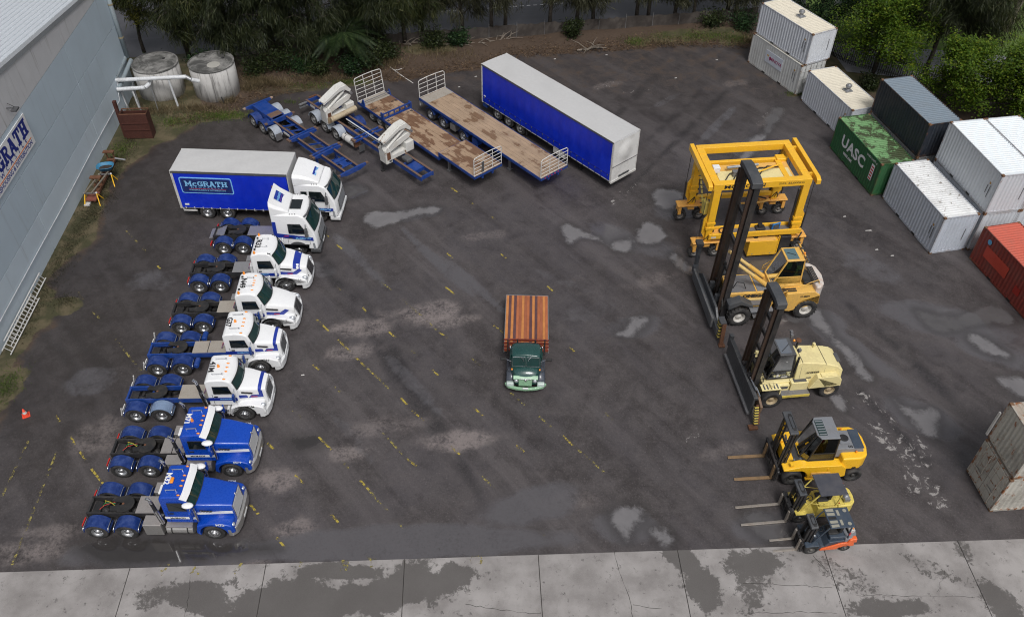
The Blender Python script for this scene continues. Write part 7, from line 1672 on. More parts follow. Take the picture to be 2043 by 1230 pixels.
hazk = M('hazard_black', (.02,.02,.02), .5, dirt=.4); hazy = M('hazard_yellow', (.70,.55,.10), .5, dirt=.5)
def hazard_arm(t, p, q, w_, d_, n):
    a = Vector(p); b = Vector(q); o = MB().beam(a, b, w_, d_, (1,0,0)).build('end_arm', hazk, t)
    for k in range(n):
        m0 = a.lerp(b, (k+.1)/n); m1 = a.lerp(b, (k+.55)/n); MB().beam(m0, m1, w_+.012, d_+.012, (1,0,0)).build('hazard_stripe', hazy, o)
    return o
def cab_box(t, pts_base, pts_top, zb, zt, fm, gm_, post=.05, roofm=None, over=.06, mull=None):
    """glazed operator cab: four posts, four panes, roof"""
    n = len(pts_base); c = MB().prism(pts_base, zb-.10, zb, 'xy').build('cab_floor', fm, t)
    for i in range(n):
        a = Vector((*pts_base[i],zb)); b = Vector((*pts_top[i],zt)); MB().beam(a, b, post, post).build('cab_post', fm, c)
        j = (i+1) % n; a2 = Vector((*pts_base[j],zb)); b2 = Vector((*pts_top[j],zt))
        MB().beam(a, a2, post, post).build('cab_sill', fm, c)
        MB().add([a,a2,b2,b], [(0,1,2,3)]).build('window', gm_, c)
        zm = lerp(zb, zt, .30)
        if mull and i in mull:
            m0, m1 = a.lerp(b,.32), a2.lerp(b2,.32); MB().beam(m0, m1, post*.8, post*.8).build('cab_rail', fm, c)
            MB().add([a+(a2-a)*.02, a2, m1, m0], [(0,1,2,3)]).build('door_panel', mull[i], c)
    cx = sum(p[0] for p in pts_top)/n; cy = sum(p[1] for p in pts_top)/n
    tp = [(cx+(x-cx)*(1+over), cy+(y-cy)*(1+over)) for x,y in pts_top]
    MB().prism(tp, zt, zt+.09, 'xy').build('cab_roof', roofm or fm, c, bevel=.03)
    # seat and console
    s_ = MB().box(cx-.30,cx+.18,cy-.24,cy+.24,zb,zb+.42).build('seat', black, c, bevel=.05); MB().box(cx-.36,cx-.24,cy-.24,cy+.24,zb+.40,zb+1.0).build('seat_back', black, s_, bevel=.05)
    st = MB().cyl((cx+.42,cy,zb),(cx+.32,cy,zb+.68),.05,n=8).build('steering_column', black, c); MB().lathe([(.17,0),(.19,.02),(.17,.04),(.15,.02)],14,c=(cx+.30,cy,zb+.68),closed=True).build('steering_wheel', black, st)
    return c

omy = M('pale_machine_yellow', (.78,.46,.10), .42, dirt=.45, dcol=(.36,.22,.10), dscale=1.2, var=.12, rust=.10, rcol=(.25,.12,.05)); omy2 = M('chalky_yellow', (.74,.53,.20), .5, dirt=.4, dcol=(.40,.26,.12), dscale=1.2, var=.1)
# ---- container handler (yellow, tall mast)
t = thing('container_handler', 'big yellow container handler with tall black mast and wide spreader', 'forklift', (13.3,37.4), 186)
for s_ in (-1,1):
    big_wheel(t, .32, s_*1.28, .66, .52, s_, rimw, 20); big_wheel(t, -3.72, s_*1.02, .68, .44, s_, rimw, 22)
MB().box(-1.35,.95,-.82,.82,.85,1.45).build('chassis', omy2, t, bevel=.04); MB().box(-1.30,.95,-.80,.80,1.45,1.92).build('chassis_top', omy, t, bevel=.03)
MB().box(-.65,.85,-.70,.70,1.92,1.95).build('deck_plate', steelg, t); MB().box(-1.25,-.75,-.70,.70,1.92,1.955).build('deck_plate', greyp, t); MB().box(-.72,-.66,-.78,.78,1.90,1.96).build('deck_strip', omy, t)
for s_ in (-1,1):
    MB().prism([(1.10,1.35),(1.15,1.75),(.45,2.02),(-.32,1.55),(-.32,1.40),(.40,1.72)], *sorted((s_*1.02,s_*1.55))).build('front_fender', gsteel, t, bevel=.02)
    st = MB().box(-1.75,-.40,*sorted((s_*.84,s_*1.30)),.78,.86).build('step_tray', greyp, t); MB().box(-1.6,-.45,*sorted((s_*.83,s_*.90)),.88,1.22).build('side_box', omy, st); MB().box(-1.5,-.6,*sorted((s_*1.0,s_*1.36)),.40,.46).build('low_step', steelg, st)
    MB().box(-1.3,.9,*sorted((s_*.84,s_*1.2)),1.28,1.34).build('walkway', steelg, t)
    pl = [(-2.0,.75),(-2.35,1.75),(-2.35,2.0),(-3.95,2.05),(-4.35,1.75),(-4.40,1.15)]+[(-3.72+.82*math.cos(R(a)),.68+.82*math.sin(R(a))) for a in range(150,29,-20)][::-1]+[(-2.75,.60)]
    MB().prism(pl, *sorted((s_*.55,s_*1.18))).build('rear_fender', omy, t, bevel=.03)
    MB().tube([(-1.55,s_*1.15,1.2),(-1.6,s_*1.15,2.2),(-2.2,s_*1.1,2.75),(-3.3,s_*1.1,2.55),(-3.6,s_*1.1,2.75),(-4.0,s_*1.1,2.9),(-4.1,s_*1.1,2.6)], .026, 6).build('handrail', omy, t); MB().tube([(-1.5,s_*1.2,1.0),(-1.75,s_*1.2,2.0),(-2.3,s_*1.18,2.25),(-2.3,s_*1.18,1.95)], .026, 6).build('handrail', omy, t)
    MB().cyl((1.0,s_*.42,4.1),(-.4,s_*.42,2.9),.10,n=12).build('tilt_cylinder', omy2, t); MB().cyl((-.4,s_*.42,2.9),(-1.5,s_*.42,1.95),.13,n=12).build('tilt_cylinder', omy, t)
    text('OMEGA', .30, decalk, t, (-.55,s_*.826,1.68), ((-1*s_,0,0),(0,0,1)), bold=.02, sx=1.25); text('15 48CH', .15, decalk, t, (-3.45,s_*1.186,1.72), ((-1*s_,0,0),(0,0,1)), bold=.01)
    MB().box(-1.95,-1.1,*sorted((s_*.35,s_*1.0)),1.93,1.97).build('tread_panel', greyp, t)
MB().box(-4.35,-1.95,-.62,.62,.80,2.02).build('rear_body', omy, t, bevel=.06)
for k in range(3): MB().box(-2.9-.0,-2.05,-1.10+.10*k,-1.03+.10*k,2.055,2.065).build('vent_slot', black, t)
for k in range(2): MB().box(-2.95,-2.15,.78+.16*k,.88+.16*k,2.055,2.07).build('vent_slot', black, t)
cwt = MB().prism([(-4.30,-1.1),(-4.62,-.75),(-4.75,0),(-4.62,.75),(-4.30,1.1),(-4.05,1.1),(-4.05,-1.1)], 1.05, 2.30, 'xy').build('counterweight', M('chipped_white', (.62,.58,.54), .55, dirt=.5, dcol=(.35,.15,.06), dscale=3, rust=.3), t, bevel=.10)
for k in range(5): MB().box(-4.05-.08*k,-4.0-.08*k,-.7,.7,2.30,2.33).build('cooler_fin', chask, cwt)
MB().box(-4.0,-3.5,-.55,.55,2.02,2.25).build('radiator_cover', chask, t, bevel=.04)
base = [(-1.55,-.62),(-1.55,.55),(-3.25,.55),(-3.25,-.62)]; top = [(-2.12,-.60),(-2.12,.52),(-3.15,.52),(-3.15,-.60)]
MB().prism([(-1.35,1.85),(-1.62,2.16),(-3.30,2.16),(-3.35,1.85)], -.70, .62).build('cab_base', omy, t, bevel=.03)
cb = cab_box(t, base, top, 2.20, 3.88, omy, cabglass, .07, omy, .05, {1: omy})
MB().box(-2.86,-2.20,-.50,.42,3.972,3.985).build('roof_glass', M('roof_tint', (.10,.17,.19), .08, dirt=.2, coat=.5), cb); MB().beam((-2.3,-.15,4.0),(-2.75,.1,4.0),.02,.03).build('wiper', black, cb)
lb_ = MB().beam((-3.22,-.95,4.05),(-3.22,.75,4.05),.07,.07).build('light_bar', omy, cb); MB().ball((-3.2,.15,4.14),.07,.07,.08,8,6).build('beacon', orange, lb_, smooth=True)
for y in (-.8,-.3,.5,.72): MB().box(-3.26,-3.16,y-.06,y+.06,4.09,4.18).build('work_light', dgreyp, lb_)
fx_ = mast(t, 1.25, 1.02, .35, 9.95, .92, .27, mastk, mastbr, gsteel, 5)
sp = MB().box(1.62,1.98,-3.0,2.55,.45,.95).build('spreader_beam', gsteel, t, bevel=.03); MB().prism([(-2.2,.95),(-1.6,1.42),(1.3,1.42),(1.9,.95)], 1.66, 1.80, 'yz').build('carriage_plate', gsteel, sp, bevel=.02)
MB().box(1.98,2.12,-2.4,1.9,.42,1.15).build('face_panel', M('scraped_panel', (.075,.082,.09), .45, dirt=.5, dcol=(.16,.15,.14), dscale=.8), sp, bevel=.03)
for y in (-1.2,-.4,.4,1.2): MB().tube([(1.5,y,.9),(1.42,y+.1,1.5),(1.3,y*.5,1.9)], .035, 6).build('hose', black, sp)
for s_ in (-.55,.55): MB().box(1.38,1.64,s_-.12,s_+.12,.5,1.7).build('carriage_bracket', gsteel, sp)
MB().box(1.60,1.80,-3.32,-3.02,.35,2.55).build('guide_post', gsteel, t, bevel=.02); MB().box(1.55,1.95,-3.4,-2.9,2.40,2.60).build('post_cap', gsteel, t)
hazard_arm(t, (1.72,2.35,1.55), (1.72,2.55,.25), .34, .30, 6); MB().beam((1.70,2.80,1.55),(1.72,3.0,.12),.12,.22,(1,0,0)).build('lock_leg', rusty, t); MB().box(1.5,1.85,2.9,3.16,.02,.12).build('lock_foot', rusty, t); MB().box(1.55,1.9,2.2,2.8,1.5,1.58).build('arm_head', gsteel, t)
MB().box(.75,.95,-1.0,1.0,.4,1.7).build('mast_mount', gsteel, t, bevel=.02)
MB().tube([(.6,.35,1.95),(.5,.45,2.5),(.1,.5,2.45),(-.1,.5,2.0)], .03, 6).build('hose', black, t)

# ---- cream container handler
t = thing('container_handler', 'cream heavy forklift with black cab, tall mast and container clamp plate', 'forklift', (13.9,31.2), 187)
for s_ in (-1,1):
    big_wheel(t, .30, s_*1.22, .58, .50, s_, rimc); big_wheel(t, -3.02, s_*.88, .55, .38, s_, rimc)
MB().box(-2.2,.75,-.80,.80,.50,1.30).build('chassis', cream, t, bevel=.04)
hd = MB().shell([(-.98,1.30),(-.98,2.40),(-1.15,2.52),(-2.45,2.34),(-3.20,2.10),(-3.55,1.82),(-3.60,1.0),(-3.3,.95),(-2.3,1.25)], wfun((.9,.80),(1.6,.80),(2.2,.72),(2.6,.62))).build('engine_hood', cream, t, bevel=.06, seg=3)
for x in (-1.22,-2.52): MB().shell([(x,1.35),(x,2.545-(0 if x > -2 else .19)),(x-.012,2.545-(0 if x > -2 else .19)),(x-.012,1.35)], wfun((.9,.806),(1.6,.806),(2.2,.728),(2.6,.628))).build('panel_gap', dgreyp, hd)
for s_ in (-1,1):
    text('HYSTER', .17, decalk, hd, (-1.88,s_*.812,1.86), ((-s_,0,0),(0,0,1)), bold=.008, sx=1.2); MB().box(-1.85,-1.60,*sorted((s_*.80,s_*.84)),1.46,1.50).build('latch', dgreyp, hd)
    pl = [(-1.75,.90),(-2.10,1.72),(-3.15,1.76),(-3.45,1.45),(-3.5,1.05)]+[(-3.02+.66*math.cos(R(a)),.55+.66*math.sin(R(a))) for a in range(40,151,20)]
    MB().prism(pl, *sorted((s_*.62,s_*1.12))).build('rear_fender', cream, t, bevel=.03)
    MB().box(-1.75,-.05,*sorted((s_*.82,s_*1.36)),.74,.82).build('step_plate', steelg, t); MB().box(-1.75,-.05,*sorted((s_*1.36,s_*1.39)),.66,.82).build('step_edge', hazy, t)
    MB().box(-1.70,-.75,*sorted((s_*.70,s_*1.06)),.82,1.38).build('battery_box', cream, t, bevel=.02); MB().box(-1.60,-.90,*sorted((s_*.72,s_*.98)),1.382,1.395).build('grille', dgreyp, t)
    MB().box(-.70,-.05,*sorted((s_*.70,s_*1.0)),.82,1.20).build('side_locker', cream, t); MB().box(-.62,-.12,*sorted((s_*1.0,s_*1.01)),.95,1.12).build('locker_recess', dgreyp, t)
    fp = MB().box(-.02,.98,*sorted((s_*.98,s_*1.42)),1.40,1.45).build('front_fender', cream, t)
    for k in range(5): MB().box(.06+k*.18,.14+k*.18,*sorted((s_*1.03,s_*1.36)),1.45,1.458).build('fender_slot', dgreyp, fp)
    MB().box(.35,.5,*sorted((s_*1.08,s_*1.28)),1.45,1.60).build('fender_lamp', cream, fp); MB().box(-.06,.0,*sorted((s_*1.30,s_*1.42)),.65,1.42).build('fender_leg', cream, fp)
    MB().box(-3.12,-2.3,*sorted((s_*.82,s_*1.08)),1.765,1.78).build('fender_pad', cream, t)
MB().box(-3.55,-3.35,-.3,.3,1.95,2.0).build('vent', dgreyp, hd)
MB().box(-2.32,-2.2,-.62,-.45,2.38,2.62).build('filler', cream, hd); MB().cyl((-1.25,-.45,2.4),(-1.25,-.45,3.05),.06,n=10).build('exhaust', chask, hd); MB().lathe([(0,.10),(.14,.06),(.16,0),(0,0)],14,c=(-1.25,-.45,3.05)).build('rain_cap', rusty, hd)
base = [(.48,-.62),(.48,.62),(-.85,.62),(-.85,-.62)]; top = [(.10,-.58),(.10,.58),(-.72,.58),(-.72,-.58)]
cb = cab_box(t, base, top, 1.42, 3.10, chask, cabglass, .08, dgreyp, .06, {1: glassd})
MB().box(-.55,.05,-.5,.5,3.192,3.20).build('roof_glass', M('roof_grey', (.14,.16,.19), .12, dirt=.3, coat=.4), cb); MB().beam((-.05,.35,3.22),(-.55,-.1,3.22),.02,.03).build('wiper', black, cb); MB().ball((-.88,-.25,3.30),.07,.07,.08,8,6).build('beacon', orange, cb, smooth=True)
for y, z_ in ((-.75,3.35),(-.62,3.25),(.45,3.2),(.52,3.32)): MB().box(-.95,-.82,y-.08,y+.08,z_,z_+.14).build('work_light', steelg, cb)
MB().tube([(-.85,-.6,3.1),(-.9,-.75,3.45),(-.7,-.9,3.5)], .02, 5).build('lamp_bracket', chask, cb)
MB().cyl((-.95,.60,1.42),(-.95,.60,2.9),.06,n=8).build('snorkel', chask, cb)
MB().box(-.1,.02,.655,.665,1.55,1.75).build('notice', conew, cb); MB().box(-.60,-.25,.655,.665,1.46,1.56).build('notice', conew, cb)
fx_ = mast(t, 1.20, 1.02, .25, 7.2, .68, .24, mastk, mastbr, gsteel, 6)
MB().box(1.50,1.62,-2.35,1.95,.35,1.55).build('clamp_plate', M('scuffed_black', (.045,.048,.052), .45, dirt=.5, dcol=(.15,.14,.13), dscale=.7), t, bevel=.02); MB().beam((1.66,-2.3,.35),(1.66,1.9,.25),.16,.12).build('lower_edge', steelg, t); MB().box(1.35,1.5,-2.3,1.9,1.30,1.48).build('clamp_beam', gsteel, t, bevel=.02); MB().box(1.40,1.60,-2.55,-2.30,.9,1.75).build('guide_post', gsteel, t)
for s_ in (-.45,.45): MB().box(1.25,1.5,s_-.1,s_+.1,.3,1.7).build('carriage_bracket', mastk, t)
MB().cyl((1.40,.6,1.62),(1.35,1.5,1.60),.06,n=10).build('side_cylinder', chrome, t); MB().cyl((1.32,1.3,1.65),(1.30,1.9,1.60),.04,n=8).build('piston_rod', chrome, t)
MB().prism([(1.55,1.5),(2.35,1.25),(2.30,.75),(1.55,.55)], 1.22, 1.34, 'yz').build('wheel_shield', M('rust_plate', (.20,.13,.08), .6, dirt=.6, dcol=(.08,.05,.04)), t)
hazard_arm(t, (1.48,2.15,1.15), (1.48,2.60,.20), .16, .20, 7); MB().beam((1.38,2.12,1.2),(1.38,2.58,.15),.06,.22,(1,0,0)).build('lock_leg', rusty, t); MB().box(1.38,1.85,2.52,2.82,.02,.14).build('lock_foot', rusty, t)
for k in range(4): MB().tube([(1.0,.55,.8+.3*k),(.7,.75,1.0+.3*k),(.55,.5,1.5+.1*k)], .02, 5).build('hose', black, t)

# ---- fork trucks
def forks(t, ys, x0, x1, m_, w_=.14, th=.05, hgt=.95):
    for y in ys:
        pl = [(x0-.05,.04),(x0,.02),(x1-.5,.02),(x1,.045),(x1,.065),(x1-.6,.02+th+.015),(x0+.06,.02+th+.03),(x0+.04,hgt),(x0-.05,hgt)]
        MB().prism(pl, y-w_/2, y+w_/2).build('fork', m_, t, bevel=.008, seg=1)
def small_mast(t, x, z1, hw, lean, top_d, m_=mastk, tmat=gsteel, rails=3):
    for s_ in (-1,1):
        for k in range(rails): MB().beam((x-.06+k*.11,s_*(hw-.07*k),.12+.05*k),(x-.06+k*.11-lean,s_*(hw-.07*k),z1-.15-.1*k),.07,.10,(1,0,0)).build('mast_rail', m_, t)
        MB().cyl((x-.02,s_*(hw-.25),.2),(x-.02-lean,s_*(hw-.25),z1-.4),.045,n=8).build('lift_cylinder', chrome if False else m_, t)
    for z in (.35, lerp(.35,z1,.5)): MB().box(x-.16,x-.10,-hw,hw,z,z+.14).build('mast_brace', m_, t)
    hd = MB().prism([(x-lean-.12,-hw-.03),(x-lean+.16+top_d*.5,-hw-.03),(x-lean+.16+top_d*.5,hw+.03),(x-lean-.12,hw+.03)], z1-.14, z1, 'xy').build('mast_head', tmat, t, bevel=.04)
    MB().tube([(x-lean-.05,-hw*.6,z1+.01),(x-lean+.12,-hw*.6,z1+.01),(x-lean+.12,hw*.6,z1+.01),(x-lean-.05,hw*.6,z1+.01)], .018, 5, True).build('hose_loop', black, hd)
    for y in (-hw*.65,hw*.65): MB().box(x-lean-.04,x-lean+.1,y-.07,y+.07,z1,z1+.012).build('head_slot', black, hd)
def carriage(t, x, hw, z0, z1, m_=mastk, bars=True):
    for z in (z0, z1-.10): MB().box(x-.05,x+.04,-hw,hw,z,z+.10).build('carriage_bar', m_, t)
    for s_ in (-1,1): MB().box(x-.14,x-.04,s_*hw*.45-.05,s_*hw*.45+.05,z0,z1).build('carriage_plate', m_, t)
    if bars:
        for k in range(5): y = lerp(-hw+.04,hw-.04,k/4); MB().box(x-.02,x+.02,y-.02,y+.02,z0+.1,z1+(.2 if bars == 2 else 0)).build('backrest_bar', m_, t)
        if bars == 2: MB().box(x-.02,x+.02,-hw,hw,z1+.18,z1+.22).build('backrest_top', m_, t)

t = thing('forklift', 'large bright yellow diesel forklift with grey enclosed cab and two rusty forks', 'forklift', (13.61,25.95), 184, group='fork trucks parked by the apron')
for s_ in (-1,1):
    big_wheel(t, -.10, s_*.88, .50, .50, s_, rimk); big_wheel(t, -3.18, s_*.92, .44, .32, s_, rimk)
forks(t, (-.66,.66), .75, 2.58, forkru, .16, .06, 1.05); carriage(t, .70, 1.0, .25, 1.15); 
for s_ in (-1,1): MB().prism([(s_*.98,.9),(s_*.80,1.05),(s_*.80,.25),(s_*.98,.3)], .58, .66, 'yz').build('carriage_end', mastk, t); MB().cyl((.45,s_*.3,.6),(.45,s_*.85,.6),.05,n=8).build('shift_cylinder', mastk, t)
small_mast(t, .42, 3.58, .66, .16, .30)
for s_ in (-1,1):
    for k in range(4): MB().box(.30,.36,s_*.5-.03,s_*.5+.03,1.6+.4*k,1.8+.4*k).build('mast_stripe', yelli, t)
ch = MB().box(-2.6,.15,-.62,.62,.45,1.20).build('chassis', yelli, t, bevel=.03)
for s_ in (-1,1):
    pl = [(.46,1.12),(.46,1.22),(-.35,1.42),(-.55,1.40),(-2.35,1.42),(-2.62,1.18),(-2.72,.55),(-2.45,.45),(-.85,.42),(-.80,.72),(-.62,1.00),(-.45,1.10)]
    MB().prism(pl, *sorted((s_*.64,s_*1.10))).build('side_body', yelli, t, bevel=.03); MB().box(-2.1,-.75,*sorted((s_*1.0,s_*1.14)),.40,.48).build('step', yelli, t); MB().box(-1.9,-.95,*sorted((s_*1.10,s_*1.125)),.62,.95).build('step_recess', yello, t)
    MB().box(.0,.15,*sorted((s_*.85,s_*1.0)),1.36,1.50).build('front_lamp', yelli, t); MB().box(-1.75,-1.70,*sorted((s_*1.10,s_*1.13)),1.05,1.25).build('grab_handle', yelli, t)
plan = [(-2.35,-1.0),(-3.3,-.98),(-3.62,-.78),(-3.75,-.3),(-3.75,.3),(-3.62,.78),(-3.3,.98),(-2.35,1.0)]
cw = MB().prism(plan, .92, 1.78, 'xy').build('counterweight', yelli, t, bevel=.10, seg=3); MB().prism([(-2.5,-.6),(-3.55,-.6),(-3.65,0),(-3.55,.6),(-2.5,.6)], .5, .93, 'xy').build('rear_skirt', yelli, t)
hd = MB().shell([(-2.05,1.40),(-2.05,1.95),(-2.2,2.05),(-3.42,2.02),(-3.50,1.80),(-3.50,1.6)], wfun((1.4,.60),(2.1,.56))).build('engine_hood', greyp, t, bevel=.04); MB().box(-3.46,-2.98,-.58,.58,2.035,2.06).build('rear_hood', slate, hd, bevel=.02)
MB().box(-2.90,-2.35,-.30,.28,2.05,2.12).build('fan_housing', greyp, hd, bevel=.02); MB().lathe([(.20,0),(.22,.02),(.16,.03),(.05,.03),(0,.03)],18,c=(-2.62,-.02,2.12)).build('fan_grille', chask, hd)
for k in range(3): MB().box(-2.75-.08*k,-2.71-.08*k,.38,.52,2.045,2.055).build('vent_slot', black, hd)
for y in (-.72,.62): MB().ball((-2.75 if y < 0 else -3.1,y,1.92 if y < 0 else 1.84),.06,.06,.08,8,5).build('work_lamp', orange, t, smooth=True)
for s_ in (-1,1): text('60', .20, decalk, t, (-3.05,s_*.998,1.05), ((-s_,0,0),(0,0,1)), 'lettering', bold=.012)
base = [(-.42,-.45),(-.42,.45),(-.75,.72),(-2.02,.72),(-2.02,-.72),(-.75,-.72)]; top = [(-.95,-.38),(-.95,.38),(-1.10,.64),(-1.98,.64),(-1.98,-.64),(-1.10,-.64)]
cb = cab_box(t, base, top, 1.42, 2.95, chask, cabglass, .06, greyp, .03, {2: glassd})
rg = MB().box(-1.42,-1.02,-.46,.46,3.045,3.055).build('roof_window', glass, cb)
for k in range(6): MB().box(-1.40,-1.04,-.40+k*.155,-.35+k*.155,3.055,3.075).build('roof_bar', greyp, rg)
for s_ in (-1,1): MB().cyl((-.15,s_*.58,1.3),(-.05,s_*.75,1.62),.05,n=8).build('mirror_post', dgreyp, t)
MB().prism([(-.05,1.05),(-.42,1.42),(-.7,1.42),(-.7,1.05)], -.6, .6).build('dash_cowl', dgreyp, t, bevel=.04)

t = thing('forklift', 'worn lemon-yellow gas forklift with flat dark canopy and silver cylinder', 'forklift', (13.63,23.30), 186, group='fork trucks parked by the apron')
for s_ in (-1,1):
    big_wheel(t, -.02, s_*.48, .36, .26, s_, rimk); big_wheel(t, -2.0, s_*.45, .27, .20, s_, rimk)
forks(t, (-.48,.48), .58, 2.74, forkst, .13, .05, .9); carriage(t, .52, .62, .22, .95); MB().box(.36,.46,-.58,.58,.3,.95).build('carriage_plate', mastk, t)
small_mast(t, .22, 2.15, .42, .12, .18, mastk, gsteel)
ch = MB().shell([(.05,.22),(.10,.75),(-.20,.80),(-.25,.50),(-.75,.50),(-.80,.95),(-1.75,1.02),(-1.85,.95),(-1.9,.25)], wfun((.2,.52),(1.0,.50))).build('body', yellp, t, bevel=.03)
plan = [(-1.72,-.56),(-2.35,-.55),(-2.58,-.35),(-2.62,0),(-2.58,.35),(-2.35,.55),(-1.72,.56)]
MB().prism(plan, .35, 1.12, 'xy').build('counterweight', yellp, t, bevel=.06, seg=2); MB().box(-1.80,-.85,-.44,.44,1.03,1.10).build('hood_lid', yellp, t, bevel=.02)
for s_ in (-1,1): MB().box(-.25,.28,*sorted((s_*.34,s_*.64)),.73,.78).build('front_fender', yellp, t, bevel=.01); MB().prism([(.05,.78),(-.10,1.30),(-.20,1.30),(-.35,.78)], *sorted((s_*.36,s_*.42))).build('cowl_side', yellp, t)
MB().box(-.25,-.05,-.36,.36,.5,1.22).build('dashboard', chask, t, bevel=.03); MB().box(-.75,-.25,-.5,.5,.42,.48).build('footwell', chask, t)
s_ = MB().box(-1.35,-.80,-.26,.26,1.10,1.22).build('seat', black, t, bevel=.05); MB().box(-1.45,-1.30,-.26,.26,1.20,1.62).build('seat_back', black, s_, bevel=.05)
st = MB().cyl((-.22,.1,1.1),(-.40,.1,1.32),.03,n=6).build('steering_column', black, t); MB().lathe([(.15,0),(.17,.015),(.15,.03),(.13,.015)],14,c=(-.42,.1,1.32),closed=True).build('steering_wheel', black, st)
for s_ in (-1,1): MB().tube([(-.02,s_*.44,.78),(-.62,s_*.47,2.05),(-.70,s_*.47,2.12)], .035, 6).build('guard_post', yellp, t); MB().tube([(-1.62,s_*.46,1.05),(-1.72,s_*.47,2.12)], .035, 6).build('guard_post', yellp, t); MB().tube([(-.35,s_*.46,1.4),(-1.3,s_*.46,1.1)], .02, 5).build('side_stay', yellp, t)
MB().prism([(-.58,2.13),(-.60,2.17),(-1.86,2.15),(-1.84,2.11)], -.60, .60).build('canopy', M('canopy_dark', (.055,.058,.072), .45, dirt=.4, dcol=(.11,.10,.10)), t, bevel=.008)
gc = MB().cyl((-2.15,-.42,1.30),(-2.15,.30,1.30),.165,n=18).build('gas_cylinder', galv, t, bevel=.05); MB().cyl((-2.15,-.52,1.30),(-2.15,-.42,1.30),.15,.10,n=18).build('cylinder_collar', redl, gc)
for y in (-.28,.10): MB().cyl((-2.15,y-.02,1.30),(-2.15,y+.02,1.30),.174,n=18).build('strap', black, gc)
MB().box(-2.28,-2.02,.30,.42,1.20,1.40).build('valve_guard', galv, gc); MB().box(-2.25,-2.05,-.40,.35,1.10,1.16).build('cylinder_cradle', chask, gc)
MB().box(-1.75,-1.70,.47,.50,1.25,1.32).build('tail_lamp', redl, t); text('HYSTER', .13, yelli, t, (.30,.0,1.2), ((0,1,0),(0,0,1)), 'lettering')

t = thing('forklift', 'small orange and slate forklift with slotted overhead guard, nearest the apron', 'forklift', (13.81,21.62), 186, group='fork trucks parked by the apron')
for s_ in (-1,1):
    big_wheel(t, .0, s_*.46, .33, .24, s_, rimor); big_wheel(t, -1.62, s_*.46, .25, .18, s_, rimor)
forks(t, (-.28,.28), .55, 1.66, forkst, .11, .045, .85); carriage(t, .48, .50, .20, .80); small_mast(t, .20, 1.98, .36, .10, .14)
MB().shell([(.08,.22),(.12,.68),(-.15,.72),(-.28,.42),(-.62,.40),(-.78,.72),(-1.50,.80),(-1.6,.25)], wfun((.2,.47),(1.0,.46))).build('body', slate, t, bevel=.03)
for s_ in (-1,1):
    MB().prism([(-.42,.20),(-.45,.30),(-.95,.50),(-1.30,.66),(-1.75,.70),(-1.95,.62),(-2.0,.40),(-1.30,.34),(-1.25,.20)], *sorted((s_*.462,s_*.535))).build('side_panel', orangep, t, bevel=.02)
    MB().prism([(-1.62,.70),(-1.70,.92),(-2.02,.98),(-2.06,.68)], *sorted((s_*.34,s_*.545))).build('rear_corner', orangep, t, bevel=.03)
    MB().prism([(.38,.66),(.34,.74),(-.25,.74),(-.42,.52),(-.38,.48),(-.24,.68)], *sorted((s_*.33,s_*.60))).build('front_fender', slate, t, bevel=.02)
    MB().tube([(.02,s_*.42,.74),(-.48,s_*.44,1.92),(-.56,s_*.44,1.98)], .034, 6).build('guard_post', slate, t); MB().tube([(-1.62,s_*.42,.85),(-1.52,s_*.44,1.98)], .04, 6).build('guard_post', slate, t)
    MB().box(-1.62,-1.55,*sorted((s_*.40,s_*.48)),1.25,1.45).build('tail_lamp', redl, t); MB().ball((.05,s_*.40,1.35),.05,.05,.05,8,6).build('head_lamp', lamp, t, smooth=True)
plan = [(-1.50,-.48),(-1.95,-.47),(-2.10,-.25),(-2.12,0),(-2.10,.25),(-1.95,.47),(-1.50,.48)]
MB().prism(plan, .30, .95, 'xy').build('counterweight', greyp, t, bevel=.06, seg=2); MB().box(-1.55,-.80,-.38,.38,.80,.98).build('hood_lid', slate, t, bevel=.05)
MB().box(-.22,-.02,-.34,.34,.45,1.10).build('dashboard', slate, t, bevel=.05); MB().box(-.72,-.22,-.45,.45,.34,.40).build('footwell', chask, t)
s_ = MB().box(-1.25,-.75,-.24,.24,.98,1.10).build('seat', black, t, bevel=.05); MB().box(-1.38,-1.22,-.24,.24,1.05,1.48).build('seat_back', black, s_, bevel=.05)
st = MB().cyl((-.2,.0,1.0),(-.36,.0,1.22),.03,n=6).build('steering_column', black, t); MB().lathe([(.14,0),(.16,.015),(.14,.03),(.12,.015)],14,c=(-.38,0,1.22),closed=True).build('steering_wheel', black, st)
rf = MB().box(-1.62,-.50,-.52,.52,1.98,2.04).build('overhead_guard', slate, t, bevel=.02)
slotm = M('guard_slot_pale', (.30,.29,.24), .6, dirt=.3)
for x0, x1, rows in ((-.92,-.56,(-.40,-.20,0,.20,.40)),(-1.14,-1.02,(-.25,.25))):
    for y in rows: MB().box(x0,x1,y-.07 if rows[0] < -.3 else y-.14,y+.07 if rows[0] < -.3 else y+.14,2.042,2.048).build('guard_slot', slotm if y else black, rf)
for y in (-.34,.34): MB().cyl((-1.42,y,2.041),(-1.42,y,2.05),.09,n=14).build('round_slot', slotm, rf)
gc = MB().cyl((-1.85,-.30,1.12),(-1.85,.25,1.12),.15,n=16).build('gas_cylinder', conew, t, bevel=.05); MB().box(-2.0,-1.7,-.3,.2,.95,1.0).build('cylinder_cradle', chask, gc)
MB().ball((-1.58,.50,1.86),.04,.04,.05,8,6).build('indicator', orange, t, smooth=True)


